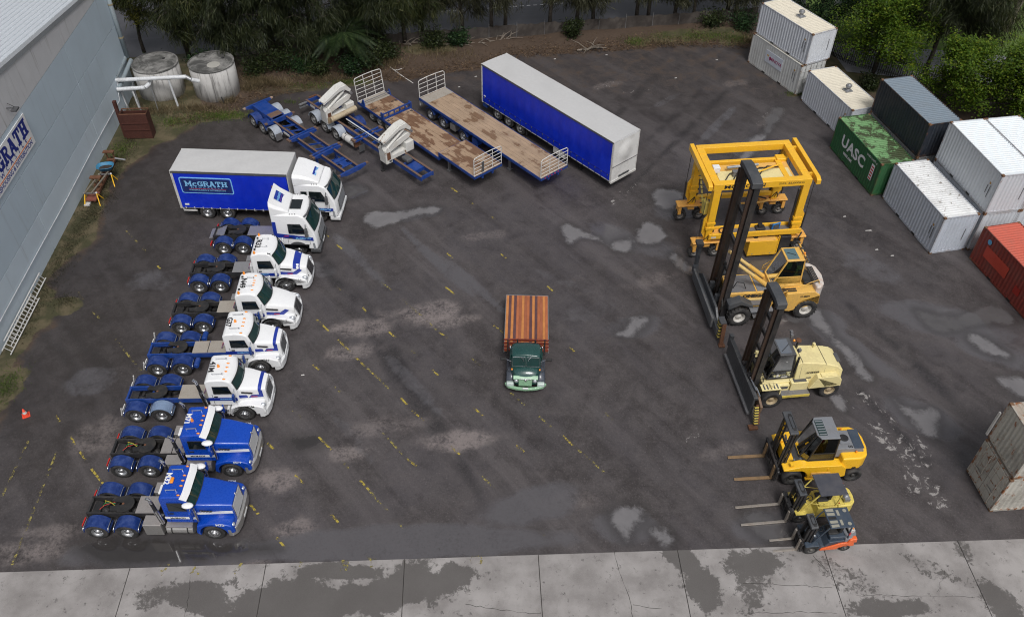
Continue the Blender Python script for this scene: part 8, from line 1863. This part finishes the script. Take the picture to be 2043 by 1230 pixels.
# ------------------------------------------------------------------ vegetation
RNG = np.random.RandomState(5)
def leaf_mat(name, c0, c1, c2, rough=.55, trans=.25):
    t = NT(name); a = t.attr('tone'); v = t.coords(world=True); n = t.noise(v, .8, 3)
    c = t.mix(t.ramp(a, 0, .75), c0, c1); c = t.mix(t.ramp(a, .72, 1), c, c2); c = t.mix(t.ramp(n, .35, .65, 0, .45), c, tuple(k*.55 for k in c0))
    t.p(col=c, rough=rough, spec=.3)
    tl = t.n('ShaderNodeBsdfTranslucent'); t.l(c, tl.inputs[0]); mx = t.n('ShaderNodeMixShader'); mx.inputs[0].default_value = trans
    t.l(t.b.outputs[0], mx.inputs[1]); t.l(tl.outputs[0], mx.inputs[2]); t.l(mx.outputs[0], t.out.inputs['Surface']); return t.m
casm  = leaf_mat('casuarina_foliage', (.022,.032,.010), (.050,.062,.018), (.105,.105,.035))
casd  = leaf_mat('dark_casuarina_foliage', (.016,.024,.009), (.034,.044,.015), (.062,.068,.026))
casg  = leaf_mat('grey_casuarina_foliage', (.034,.036,.018), (.058,.060,.030), (.085,.082,.045))
leafb = leaf_mat('bright_leaves', (.055,.115,.010), (.130,.215,.018), (.260,.310,.030), trans=.45)
leafd = leaf_mat('dark_leaves', (.010,.030,.010), (.022,.055,.016), (.050,.090,.025))
leafy = leaf_mat('yellow_green_leaves', (.060,.070,.010), (.150,.150,.025), (.27,.24,.05), trans=.3)
leafs = leaf_mat('scrub_leaves', (.014,.024,.007), (.032,.048,.014), (.072,.088,.026))
palmm = leaf_mat('palm_leaflets', (.014,.030,.010), (.032,.058,.018), (.075,.098,.034))
grassm = leaf_mat('grass_blades', (.050,.090,.014), (.110,.180,.026), (.20,.25,.06))
drym  = leaf_mat('dry_grass_blades', (.10,.075,.040), (.20,.155,.085), (.34,.27,.16))
litm  = leaf_mat('leaf_litter', (.045,.026,.014), (.11,.068,.038), (.22,.15,.09), .8, .0)
bark  = M('dark_bark', (.038,.030,.024), .9, dirt=.5, dcol=(.09,.08,.065), dscale=6, var=.3, bump=.6, bscale=14)
barkp = M('pale_bark', (.30,.26,.22), .85, dirt=.6, dcol=(.10,.07,.05), dscale=4, var=.25, bump=.4)
deadw = M('dead_wood', (.19,.16,.13), .85, dirt=.5, var=.25, dscale=6)
def quads(name, C, D, U_, ln, wd, mt, parent=None, shape=1.0):
    """one leaf per row: centre C, direction D, side U_, length ln and width wd"""
    C = np.asarray(C, float); n = len(C); D = D/np.maximum(1e-6, np.linalg.norm(D, axis=1, keepdims=True)); S = np.cross(D, U_); S /= np.maximum(1e-6, np.linalg.norm(S, axis=1, keepdims=True))
    ln = np.broadcast_to(ln, (n,))[:,None]; wd = np.broadcast_to(wd, (n,))[:,None]
    V = np.stack([C, C+D*ln*.5-S*wd*.5, C+D*ln, C+D*ln*.5+S*wd*.5], 1).reshape(-1,3)
    me = bpy.data.meshes.new(name); me.vertices.add(4*n); me.vertices.foreach_set('co', V.ravel()); me.loops.add(4*n); me.loops.foreach_set('vertex_index', np.arange(4*n)); me.polygons.add(n)
    me.polygons.foreach_set('loop_start', np.arange(0,4*n,4)); me.polygons.foreach_set('loop_total', np.full(n,4)); me.update(calc_edges=True)
    tone = np.repeat(RNG.rand(n), 4).astype(np.float32); at = me.attributes.new('tone', 'FLOAT', 'POINT'); at.data.foreach_set('value', tone)
    me.materials.append(mt); o = bpy.data.objects.new(name, me); COL.objects.link(o)
    if parent is not None: o.parent = parent
    return o
def limb_pts(p, q, sag, n, rnd):
    P_ = []
    for k in range(n+1):
        f = k/n; v = Vector(p).lerp(Vector(q), f); w_ = math.sin(f*math.pi); P_.append(v+Vector((rnd.uniform(-1,1)*.12*w_, rnd.uniform(-1,1)*.12*w_, sag*w_)))
    return P_
def tree(name, label, loc, h, kind, cr, z0, mt, nleaf=5000, seed=1, lean=(0,0), tr=.16, group='trees round the yard', bk=None, flat=1.0):
    rnd = random.Random(seed); rs = np.random.RandomState(seed); t = thing(name, label, 'tree', (*loc,0), 0, group); bk = bk or bark
    top = Vector((lean[0], lean[1], h)); pts = limb_pts((0,0,-.1), top, 0, 6, rnd)
    MB().tube(pts, [lerp(tr, tr*.25, i/6) for i in range(7)], 9).build('trunk', bk, t, smooth=True)
    tips = []; brm = MB()
    nb = int(16+h*1.5)
    for k in range(nb):
        f = lerp(z0/h, .98, (k+.5)/nb); a = k*2.4+rnd.uniform(-.4,.4); base = Vector((lean[0]*f, lean[1]*f, h*f))
        fr = (f-z0/h)/(1-z0/h)
        rad = cr*flat*(.55+.45*math.sin(math.pi*min(1, .25+fr*.85)))*rnd.uniform(.65,1.08)
        if kind == 'cas': end = base+Vector((rad*math.cos(a), rad*math.sin(a), rad*rnd.uniform(.05,.5)))
        else: end = base+Vector((rad*math.cos(a), rad*math.sin(a), rad*rnd.uniform(.1,.55)))
        lp = limb_pts(base, end, .15*rad if kind == 'cas' else .1, 4, rnd); brm.tube(lp, [tr*.38*(1-.2*i)*(1-f*.45) for i in range(5)], 5)
        for q in lp[1:]: tips.append((q, rad))
        for j in range(3):
            q = lp[rnd.randint(2,4)]; e = q+Vector((rnd.uniform(-1,1),rnd.uniform(-1,1),rnd.uniform(-.1,.7)))*rad*.35; brm.tube([q,(q+e)/2+Vector((0,0,.08)),e], [tr*.14,tr*.1,tr*.05], 4); tips += [((q+e)/2, rad), (e, rad)]
    tag(brm.build('branches', bk, t), kind='stuff')
    T = np.array([tuple(p) for p, _ in tips]); idx = rs.randint(0, len(T), nleaf)
    if kind == 'cas':
        sp_ = rs.randint(0, len(T), max(60, nleaf//38)); cc = T[sp_]+rs.normal(0,.22,(len(sp_),3)); j = rs.randint(0, len(cc), nleaf)
        C = cc[j]+rs.normal(0, 1, (nleaf,3))*np.array([.20,.20,.30])*min(1.2, cr/2.6); dd = rs.normal(0,.5,(len(cc),2))[j]
        D = np.stack([rs.normal(0,.28,nleaf)+dd[:,0], rs.normal(0,.28,nleaf)+dd[:,1], -np.abs(rs.normal(.8,.35,nleaf))], 1)+(C-T.mean(0))*np.array([.10,.10,0])
        quads('foliage', C, D, rs.normal(0,1,(nleaf,3)), rs.uniform(.35,.95,nleaf), rs.uniform(.028,.060,nleaf), mt, t)
    else:
        nleaf = int(nleaf*2.2); cl = rs.randint(0, len(T), max(30, nleaf//40)); cc = T[cl]+rs.normal(0,.28,(len(cl),3))*cr/3
        j = rs.randint(0, len(cc), nleaf); C = cc[j]+rs.normal(0,1,(nleaf,3))*np.array([.30,.30,.20])*cr/3.2
        D = rs.normal(0,1,(nleaf,3)); D[:,2] = D[:,2]*.45-.15
        quads('foliage', C, D, np.stack([rs.normal(0,.35,nleaf),rs.normal(0,.35,nleaf),np.ones(nleaf)],1), rs.uniform(.13,.26,nleaf), rs.uniform(.08,.15,nleaf), mt, t)
    return t
def shrub(label, loc, r_, h, mt, n=1200, seed=1, ln=.22, name='shrub'):
    rs = np.random.RandomState(seed); rnd = random.Random(seed); t = thing(name, label, 'shrub', (*loc,0), 0, 'shrubs under the trees')
    sm = MB(); tips = []
    for k in range(9):
        a = k*2.4; e = Vector((r_*.8*math.cos(a)*rnd.uniform(.4,1), r_*.8*math.sin(a)*rnd.uniform(.4,1), h*rnd.uniform(.55,1))); lp = limb_pts((0,0,0), e, .1, 3, rnd); sm.tube(lp, [.03,.025,.018,.008], 4); tips += lp[1:]
    tag(sm.build('stems', bark, t), kind='stuff'); T = np.array([tuple(p) for p in tips]); i = rs.randint(0, len(T), n); C = T[i]+rs.normal(0,1,(n,3))*np.array([.28,.28,.2])*r_; C[:,2] = np.abs(C[:,2])
    D = rs.normal(0,1,(n,3)); D[:,2] = D[:,2]*.6
    quads('foliage', C, D, rs.normal(0,1,(n,3)), rs.uniform(ln*.6,ln*1.3,n), rs.uniform(ln*.3,ln*.55,n), mt, t); return t
# she-oaks along the street behind the left of the yard
CAS = [((-27.2,66.6),11,3.0,1.6,casm,6500,'olive she-oak hanging over the far concrete tank'), ((-23.6,66.9),12,3.4,1.0,casd,7500,'dark she-oak behind the tank further from the wall'), ((-20.2,67.4),11.5,3.2,.8,casd,7500,'dark she-oak left of the skeletal trailer, behind dry grass'), ((-16.9,68.0),12,3.3,.8,casd,7500,'dark she-oak behind the palm, on its left'),
 ((-12.6,68.6),12,3.1,.9,casd,7000,'dark she-oak directly right of the palm'), ((-9.4,69.3),11,2.6,1.6,casm,5200,'she-oak with twin neighbours above the drop-deck trailer'), ((-8.0,70.6),10,2.2,1.8,casm,3800,'slim she-oak standing in the street side of the fence above the drop-deck trailer'), ((-4.6,71.3),11,2.4,2.6,casg,3200,'grey-green she-oak above the flat trailer'), ((-2.1,71.2),12,2.3,3.4,casg,2800,'straight-trunked she-oak behind the fence above the curtain trailer'),
 ((-.9,71.9),11,2.0,3.6,casg,2400,'thinner she-oak beside the straight-trunked one'), ((3.0,72.1),12,2.2,3.4,casg,2600,'she-oak behind the fence at the middle of the back edge'), ((5.4,72.9),10,2.2,2.6,casg,3000,'bushy she-oak right of the middle of the back edge'), ((6.9,72.9),12,2.2,3.0,casg,2600,'dark-trunked she-oak right of the middle of the back edge'), ((10.8,73.9),12,2.3,3.4,casg,2500,'left of a pair of she-oaks above the right half of the back fence'),
 ((11.9,74.2),11,2.2,3.2,casg,2500,'right of a pair of she-oaks above the right half of the back fence'), ((14.2,74.2),9,2.0,2.6,casg,2500,'leaning she-oak left of the dark leafy tree'), ((19.2,75.6),10,2.4,1.6,casg,4000,'feathery she-oak left of the corner container stack')]
for k, (p, h, cr, z0, mt, n, lb) in enumerate(CAS):
    tree('she_oak', lb, p, h, 'cas', cr*(1.15 if k < 7 else 1.1), z0 if k < 7 else z0-.9, mt, int(n*(3.8 if k < 7 else 3.6)), 20+k, (random.uniform(-.6,.6), random.uniform(-.3,.3)), .19 if k > 4 else .22, 'she-oaks along the back of the yard')
tree('she_oak', 'tall dark she-oak beyond the palisade fence behind the navy container', (33.9,65.6), 10.5, 'cas', 3.8, 3.2, casd, 26000, 61, (.3,-.2), .20, 'she-oaks along the back of the yard')
tree('she_oak', 'olive she-oak right of the tall dark one behind the palisade fence', (37.8,66.8), 9.5, 'cas', 3.2, 2.6, casm, 16000, 62, (.2,0), .18, 'she-oaks along the back of the yard')
tree('leafy_tree', 'yellow-green leafy tree at the warehouse far corner', (-31.3,67.6), 7.5, 'leaf', 1.9, 3.0, leafy, 3600, 71, group='leafy trees round the yard')
tree('leafy_tree', 'dark green leafy tree overhanging the back fence', (15.9,74.4), 8, 'leaf', 2.4, 3.0, leafd, 3600, 72, group='leafy trees round the yard')
tree('leafy_tree', 'deep green tree immediately behind the corner container stack', (26.2,71.5), 8.5, 'leaf', 3.2, 1.2, leafd, 6500, 73, group='leafy trees round the yard')
tree('leafy_tree', 'bright green tree behind the small white vented container', (29.6,65.4), 7.6, 'leaf', 3.9, 1.0, leafb, 10500, 74, (.4,.2), group='leafy trees round the yard')
tree('leafy_tree', 'bright green tree right behind the navy container', (33.9,59.9), 5.2, 'leaf', 3.0, .8, leafb, 7000, 75, group='leafy trees round the yard')
tree('leafy_tree', 'bright green tree behind the paired tall white containers', (37.6,58.0), 5.6, 'leaf', 3.6, .8, leafb, 9000, 76, group='leafy trees round the yard')
tree('leafy_tree', 'bright green tree at the right edge behind the white containers', (42.2,58.6), 5.8, 'leaf', 3.6, .8, leafb, 8000, 77, group='leafy trees round the yard')
tree('gum_tree', 'pale-trunked gum tree on the lawn at the far right', (43.6,73.2), 10, 'leaf', 3.0, 3.2, leafs, 4500, 78, (1.2,.5), .35, 'leafy trees round the yard', barkp)
tree('leafy_tree', 'bright green tree between the corner stack and the lawn', (30.8,71.2), 7.2, 'leaf', 3.0, 1.2, leafb, 6500, 79, group='leafy trees round the yard')
SH = [((-25.6,64.6),1.2,1.5,'dark shrub between the two concrete tanks'), ((-21.1,63.9),1.3,1.7,'dark shrub right of the tank further from the wall'), ((-19.3,64.8),1.5,2.1,'tall dark shrub behind the dry grass clump'), ((-17.4,64.6),1.4,1.7,'dark shrub between dry grass and palm'), ((-15.9,63.9),1.0,1.1,'low shrub at the palm left foot'), ((-12.0,65.3),1.6,2.2,'large dark shrub at the palm right side'), ((-13.2,64.2),1.2,1.7,'dark green shrub under the palm fronds'), ((-10.6,66.8),1.2,1.4,'shrub at the left end of the back fence'),
 ((-7.0,69.0),1.1,1.6,'olive shrub in front of the back fence above the flat trailer'), ((-4.9,69.3),1.0,1.3,'small shrub by the fallen branches'), ((5.0,71.0),.9,1.5,'thin shrub at the middle of the back fence'), ((17.5,73.4),1.3,1.3,'shrub left of the corner container stack'), ((20.2,73.0),1.3,1.4,'shrub touching the corner container stack'), ((-29.6,64.6),1.2,1.0,'shrub behind the tank by the wall'), ((28.6,63.0),.9,.9,'low scrub behind the small vented container')]
for k, (p, r_, h, lb) in enumerate(SH): shrub(lb, p, r_, h, leafs if k % 3 else leafd, 1500, 90+k)

# palm
pt = thing('palm', 'drooping feather palm growing at the back edge of the yard', 'palm', (-13.9,65.9,0), 0)
MB().tube([(0,0,-.1),(.05,0,1.2),(0,.05,2.6)], [.28,.24,.22], 10).build('trunk', bark, pt)
prs = np.random.RandomState(3)
for k in range(32):
    a = k*2.399+.3; el = prs.uniform(.05,1.15); L_ = prs.uniform(2.9,4.1); P_ = []
    for i in range(9):
        f = i/8; rr = L_*f; P_.append(Vector((math.cos(a)*rr*(.55+.4*math.cos(el)), math.sin(a)*rr*(.55+.4*math.cos(el)), 2.6+math.sin(el)*rr*.9-1.15*(f**2.2)*L_*.62)))
    fr = MB().tube(P_, [.03-.003*i for i in range(9)], 4).build('frond', palmm, pt); n = 130; f = np.repeat(np.linspace(.08,1,n//2), 2)
    PA = np.array([tuple(p) for p in P_]); C = np.stack([np.interp(f*8, range(9), PA[:,j]) for j in range(3)], 1); tan = np.gradient(C, axis=0)+1e-6; tan /= np.linalg.norm(tan, axis=1, keepdims=True)
    sidev = np.cross(tan, [0,0,1]); sidev /= np.maximum(1e-6, np.linalg.norm(sidev, axis=1, keepdims=True)); sg_ = np.tile([1,-1], n//2)[:,None]
    D = sidev*sg_*.85+tan*.55+np.array([0,0,-.35]); quads('leaflets', C, D, np.tile([0,0,1.0],(n,1)), .62*np.sin(np.pi*np.clip(f*.9+.08,0,1))+.12, .035, palmm, fr)

# grass, dry tufts, leaf litter (uncountable)
def blades(name, label, spots, mt, lo, hi, wd, seed, spread=.25):
    rs = np.random.RandomState(seed); P_ = []; 
    for c, rx, ry, n in spots:
        P_.append(np.stack([c[0]+rs.normal(0,rx*.5,n), c[1]+rs.normal(0,ry*.5,n), np.zeros(n)], 1))
    C = np.concatenate(P_); n = len(C); D = np.stack([rs.normal(0,spread,n), rs.normal(0,spread,n), np.ones(n)], 1)
    o = quads(name, C, D, rs.normal(0,1,(n,3)), rs.uniform(lo,hi,n), wd, mt); tag(o, label, kind='stuff'); return o
blades('grass', 'short green grass patches along the yard edges', [((-22.43,57.77),2.6,.8,1800), ((-25.60,56.79),1.8,.8,700), ((-13.21,62.99),1.8,.5,700), ((10.54,70.42),1.2,.8,600), ((15.94,71.66),5.0,1.1,3600), ((19.57,71.01),1.6,.8,900), ((-7.17,68.74),2.4,.8,900), ((22.48,62.00),.9,.3,250), ((-28.53,53.05),1.0,1.5,700), ((-27.29,30.62),.9,1.3,600), ((-16.34,62.37),2.5,.6,500), ((-17.46,59.84),.6,.4,100)], grassm, .10, .30, .022, 7, .5)
blades('wall_grass', 'straggling brown-green grass along the warehouse foot', [((-28.2,y),.8,.9,380) for y in np.arange(34.5,56,1.1)]+[((-26.61,37.30),.9,.7,500), ((-27.68,45.45),.8,1.0,500), ((-27.50,47.38),.8,.8,300)], leaf_mat('mossy_blades', (.022,.022,.010), (.048,.044,.020), (.115,.095,.055)), .05, .20, .02, 8, .8)
blades('dry_grass', 'pale dry grass clumps near the concrete tanks and under the trees', [((-20.41,62.60),1.1,.8,1400), ((-21.20,61.64),.8,.5,500), ((-18.74,62.32),1.0,.5,500), ((-27.91,58.15),2.6,.7,1100), ((-24.18,58.59),2.0,.5,700), ((-22.33,59.73),.8,.5,350), ((-15.69,63.33),3.0,.6,900), ((-10.70,65.90),1.8,.9,900), ((-6.23,67.54),3.0,1.0,900), ((-26.71,60.00),.9,.5,300), ((-21.35,63.21),.7,.6,500), ((20.58,70.57),1.2,.4,400), ((13.10,69.94),3,.3,300)], drym, .25, .80, .022, 9, .55)
nl = 16000; rs = np.random.RandomState(12); X = rs.uniform(-26,22,nl); bx_ = np.array([p[0] for p in BACK]); by_ = np.array([p[1] for p in BACK]); Y = np.interp(X, bx_, by_)+np.abs(rs.normal(0,1,nl))*3.0-.3
m_ = Y < 69.3+(X+7.64)*.176; X, Y = X[m_], Y[m_]; n = len(X); C = np.stack([X,Y,rs.uniform(.02,.12,n)],1); D = rs.normal(0,1,(n,3)); D[:,2] *= .3
tag(quads('leaf_litter', C, D, np.tile([0,0,1.0],(n,1))+rs.normal(0,.4,(n,3)), rs.uniform(.10,.38,n), rs.uniform(.02,.06,n), litm), 'brown leaf litter and twigs along the back verge', kind='stuff')

# fallen branches
def branch_pile(label, c, L_, seed, deg):
    rnd = random.Random(seed); t = thing('fallen_branch', label, 'branch', (*c,0), deg, 'dead branches by the back fence')
    main = [Vector((L_*(k/6-.5), rnd.uniform(-.15,.15), .12+.1*rnd.random())) for k in range(7)]; MB().tube(main, [.10-.012*k for k in range(7)], 6).build('bough', deadw, t)
    for k in range(9):
        q = main[rnd.randint(1,6)]; a = rnd.uniform(-1.2,1.2)+(math.pi if rnd.random() < .3 else 0); l = rnd.uniform(.6,1.6); e = q+Vector((l*math.cos(a), l*math.sin(a), rnd.uniform(.0,.75))); MB().tube([q,(q+e)/2+Vector((0,0,.12)),e], [.045,.03,.012], 5).build('twig', deadw, t)
branch_pile('long dead branch lying below the back fence', (-5.27,69.32), 4.2, 1, 8); branch_pile('tangled dead branch at the fence above the curtain trailer', (-1.63,69.95), 2.6, 2, 25); branch_pile('small dead branch nearest the shrubs by the palm', (-9.78,69.21), 2.0, 3, -20); branch_pile('bleached branch on the dark soil right of the curtain trailer', (6.54,68.89), 2.6, 4, 12)

# fences
brn = M('brown_shade_cloth', (.052,.043,.038), .85, dirt=.5, dcol=(.09,.08,.07), dscale=1.4, var=.25, bump=.2)
fc = thing('boundary_fence', 'low brown cloth-covered fence along the back of the yard', 'fence', RP(0,.0))
o_ = Vector(RP(0,0)); ps = np.arange(-14, 30.1, 2.44)
for i, s_ in enumerate(ps):
    p = Vector(RP(s_,.35))-o_; MB().cyl(p, p+Vector((0,0,1.45)), .03, n=6).build('post', steelg, fc)
    if i < len(ps)-1:
        q = Vector(RP(ps[i+1],.35))-o_; nn = 8; mb = MB(); rnd = random.Random(i)
        for zz in (.02,.6,1.22): mb.v += [tuple(p.lerp(q, k/nn)+Vector((0, rnd.uniform(-.04,.04), zz+(rnd.uniform(-.12,.06) if zz > 1 else 0)))) for k in range(nn+1)]
        mb.f = [(r_*(nn+1)+k,r_*(nn+1)+k+1,(r_+1)*(nn+1)+k+1,(r_+1)*(nn+1)+k) for r_ in range(2) for k in range(nn)]; mb.build('panel', brn, fc, recalc=False)
pf = thing('palisade_fence', 'dark steel palisade fence behind the container row', 'fence', (27.0,68.4))
pk = M('palisade_dark', (.035,.038,.036), .5, dirt=.3); line = [Vector((25.0,71.2,0)), Vector((27.9,66.9,0)), Vector((33.4,63.2,0)), (Vector((40,59.4,0)))]
pme = MB().prism([(-.035,0),(.035,0),(.035,1.75),(0,1.9),(-.035,1.75)], -.012, .012).mesh('picket', pk)
for a, b in zip(line[:-1], line[1:]):
    d = b-a; L_ = d.length; an_ = math.atan2(d.y, d.x)
    for zz in (.35,1.45): MB().beam(a-Vector((27,68.4,-zz)), b-Vector((27,68.4,-zz)), .04, .06).build('rail', pk, pf)
    for k in range(int(L_/.17)): p = a+d*(k*.17/L_); mobj('picket', pme, pf, (p.x-27,p.y-68.4,.08), (0,0,an_))
hf = thing('panel_fence', 'grey sheet fence panel with rails beside the far street', 'fence', (29.6,77.9), 12)
MB().box(0,2.6,-.03,.03,.2,2.0).build('panel', M('grey_sheet',(.12,.13,.15),.5), hf)
for k in range(3): MB().box(2.6,8.0,-.03,.03,.45+.45*k,.52+.45*k).build('rail', galv, hf)
for x in (0,2.6,5.3,8.0): MB().box(x-.05,x+.05,-.06,.06,0,2.05).build('post', galv, hf)

# bent white conduit and scraps
cd = MB().tube([(-10.42,66.02,0.03), (-10.27,65.40,0.05), (-9.99,65.08,0.05), (-9.28,64.21,0.04), (-8.19,62.98,0.03)], .035, 6).build('conduit', conew); tag(cd, 'thin bent white pipe lying on the dirt behind the trailers', 'pipe')
cd = MB().tube([(-9.99,65.06,0.06), (-9.65,65.00,0.05), (-8.77,65.72,0.03)], .03, 6).build('conduit', conew); tag(cd, 'short white pipe crossing the bent one behind the trailers', 'pipe')
for k, p in enumerate([(23.36,44.79,0.02), (22.17,46.25,0.02), (23.33,42.86,0.02), (13.16,64.27,0.02), (3.36,67.21,0.02), (-4.45,62.45,0.02), (-3.18,64.15,0.02), (-11.44,31.64,0.02), (24.15,42.28,0.02), (7.76,68.00,0.02), (17.01,67.36,0.02)]):
    where = ('largest white scrap, left of the streaky-roofed white container', 'white scrap near the green container foot', 'white scrap below the largest one near the white container', 'white scrap in the back yard left of the corner stack', 'white scrap just right of the curtain trailer roof', 'white scrap by the tail of the flat trailer', 'white scrap between the flat and curtain trailers', 'white scrap in front of the truck marked G37', 'white scrap at the foot of the streaky-roofed white container', 'white scrap by the bleached branch', 'white scrap on the soil below the back grass')[k]
    s_ = .22 if k == 0 else .10; o = MB().add([(p[0]-s_,p[1]-.03,.02),(p[0]+s_,p[1]-.02,.03),(p[0]+s_*.8,p[1]+.05,.05),(p[0]-s_*.9,p[1]+.04,.02)],[(0,1,2,3)]).build('litter_scrap', conew); tag(o, where, 'litter', 'white litter scraps')
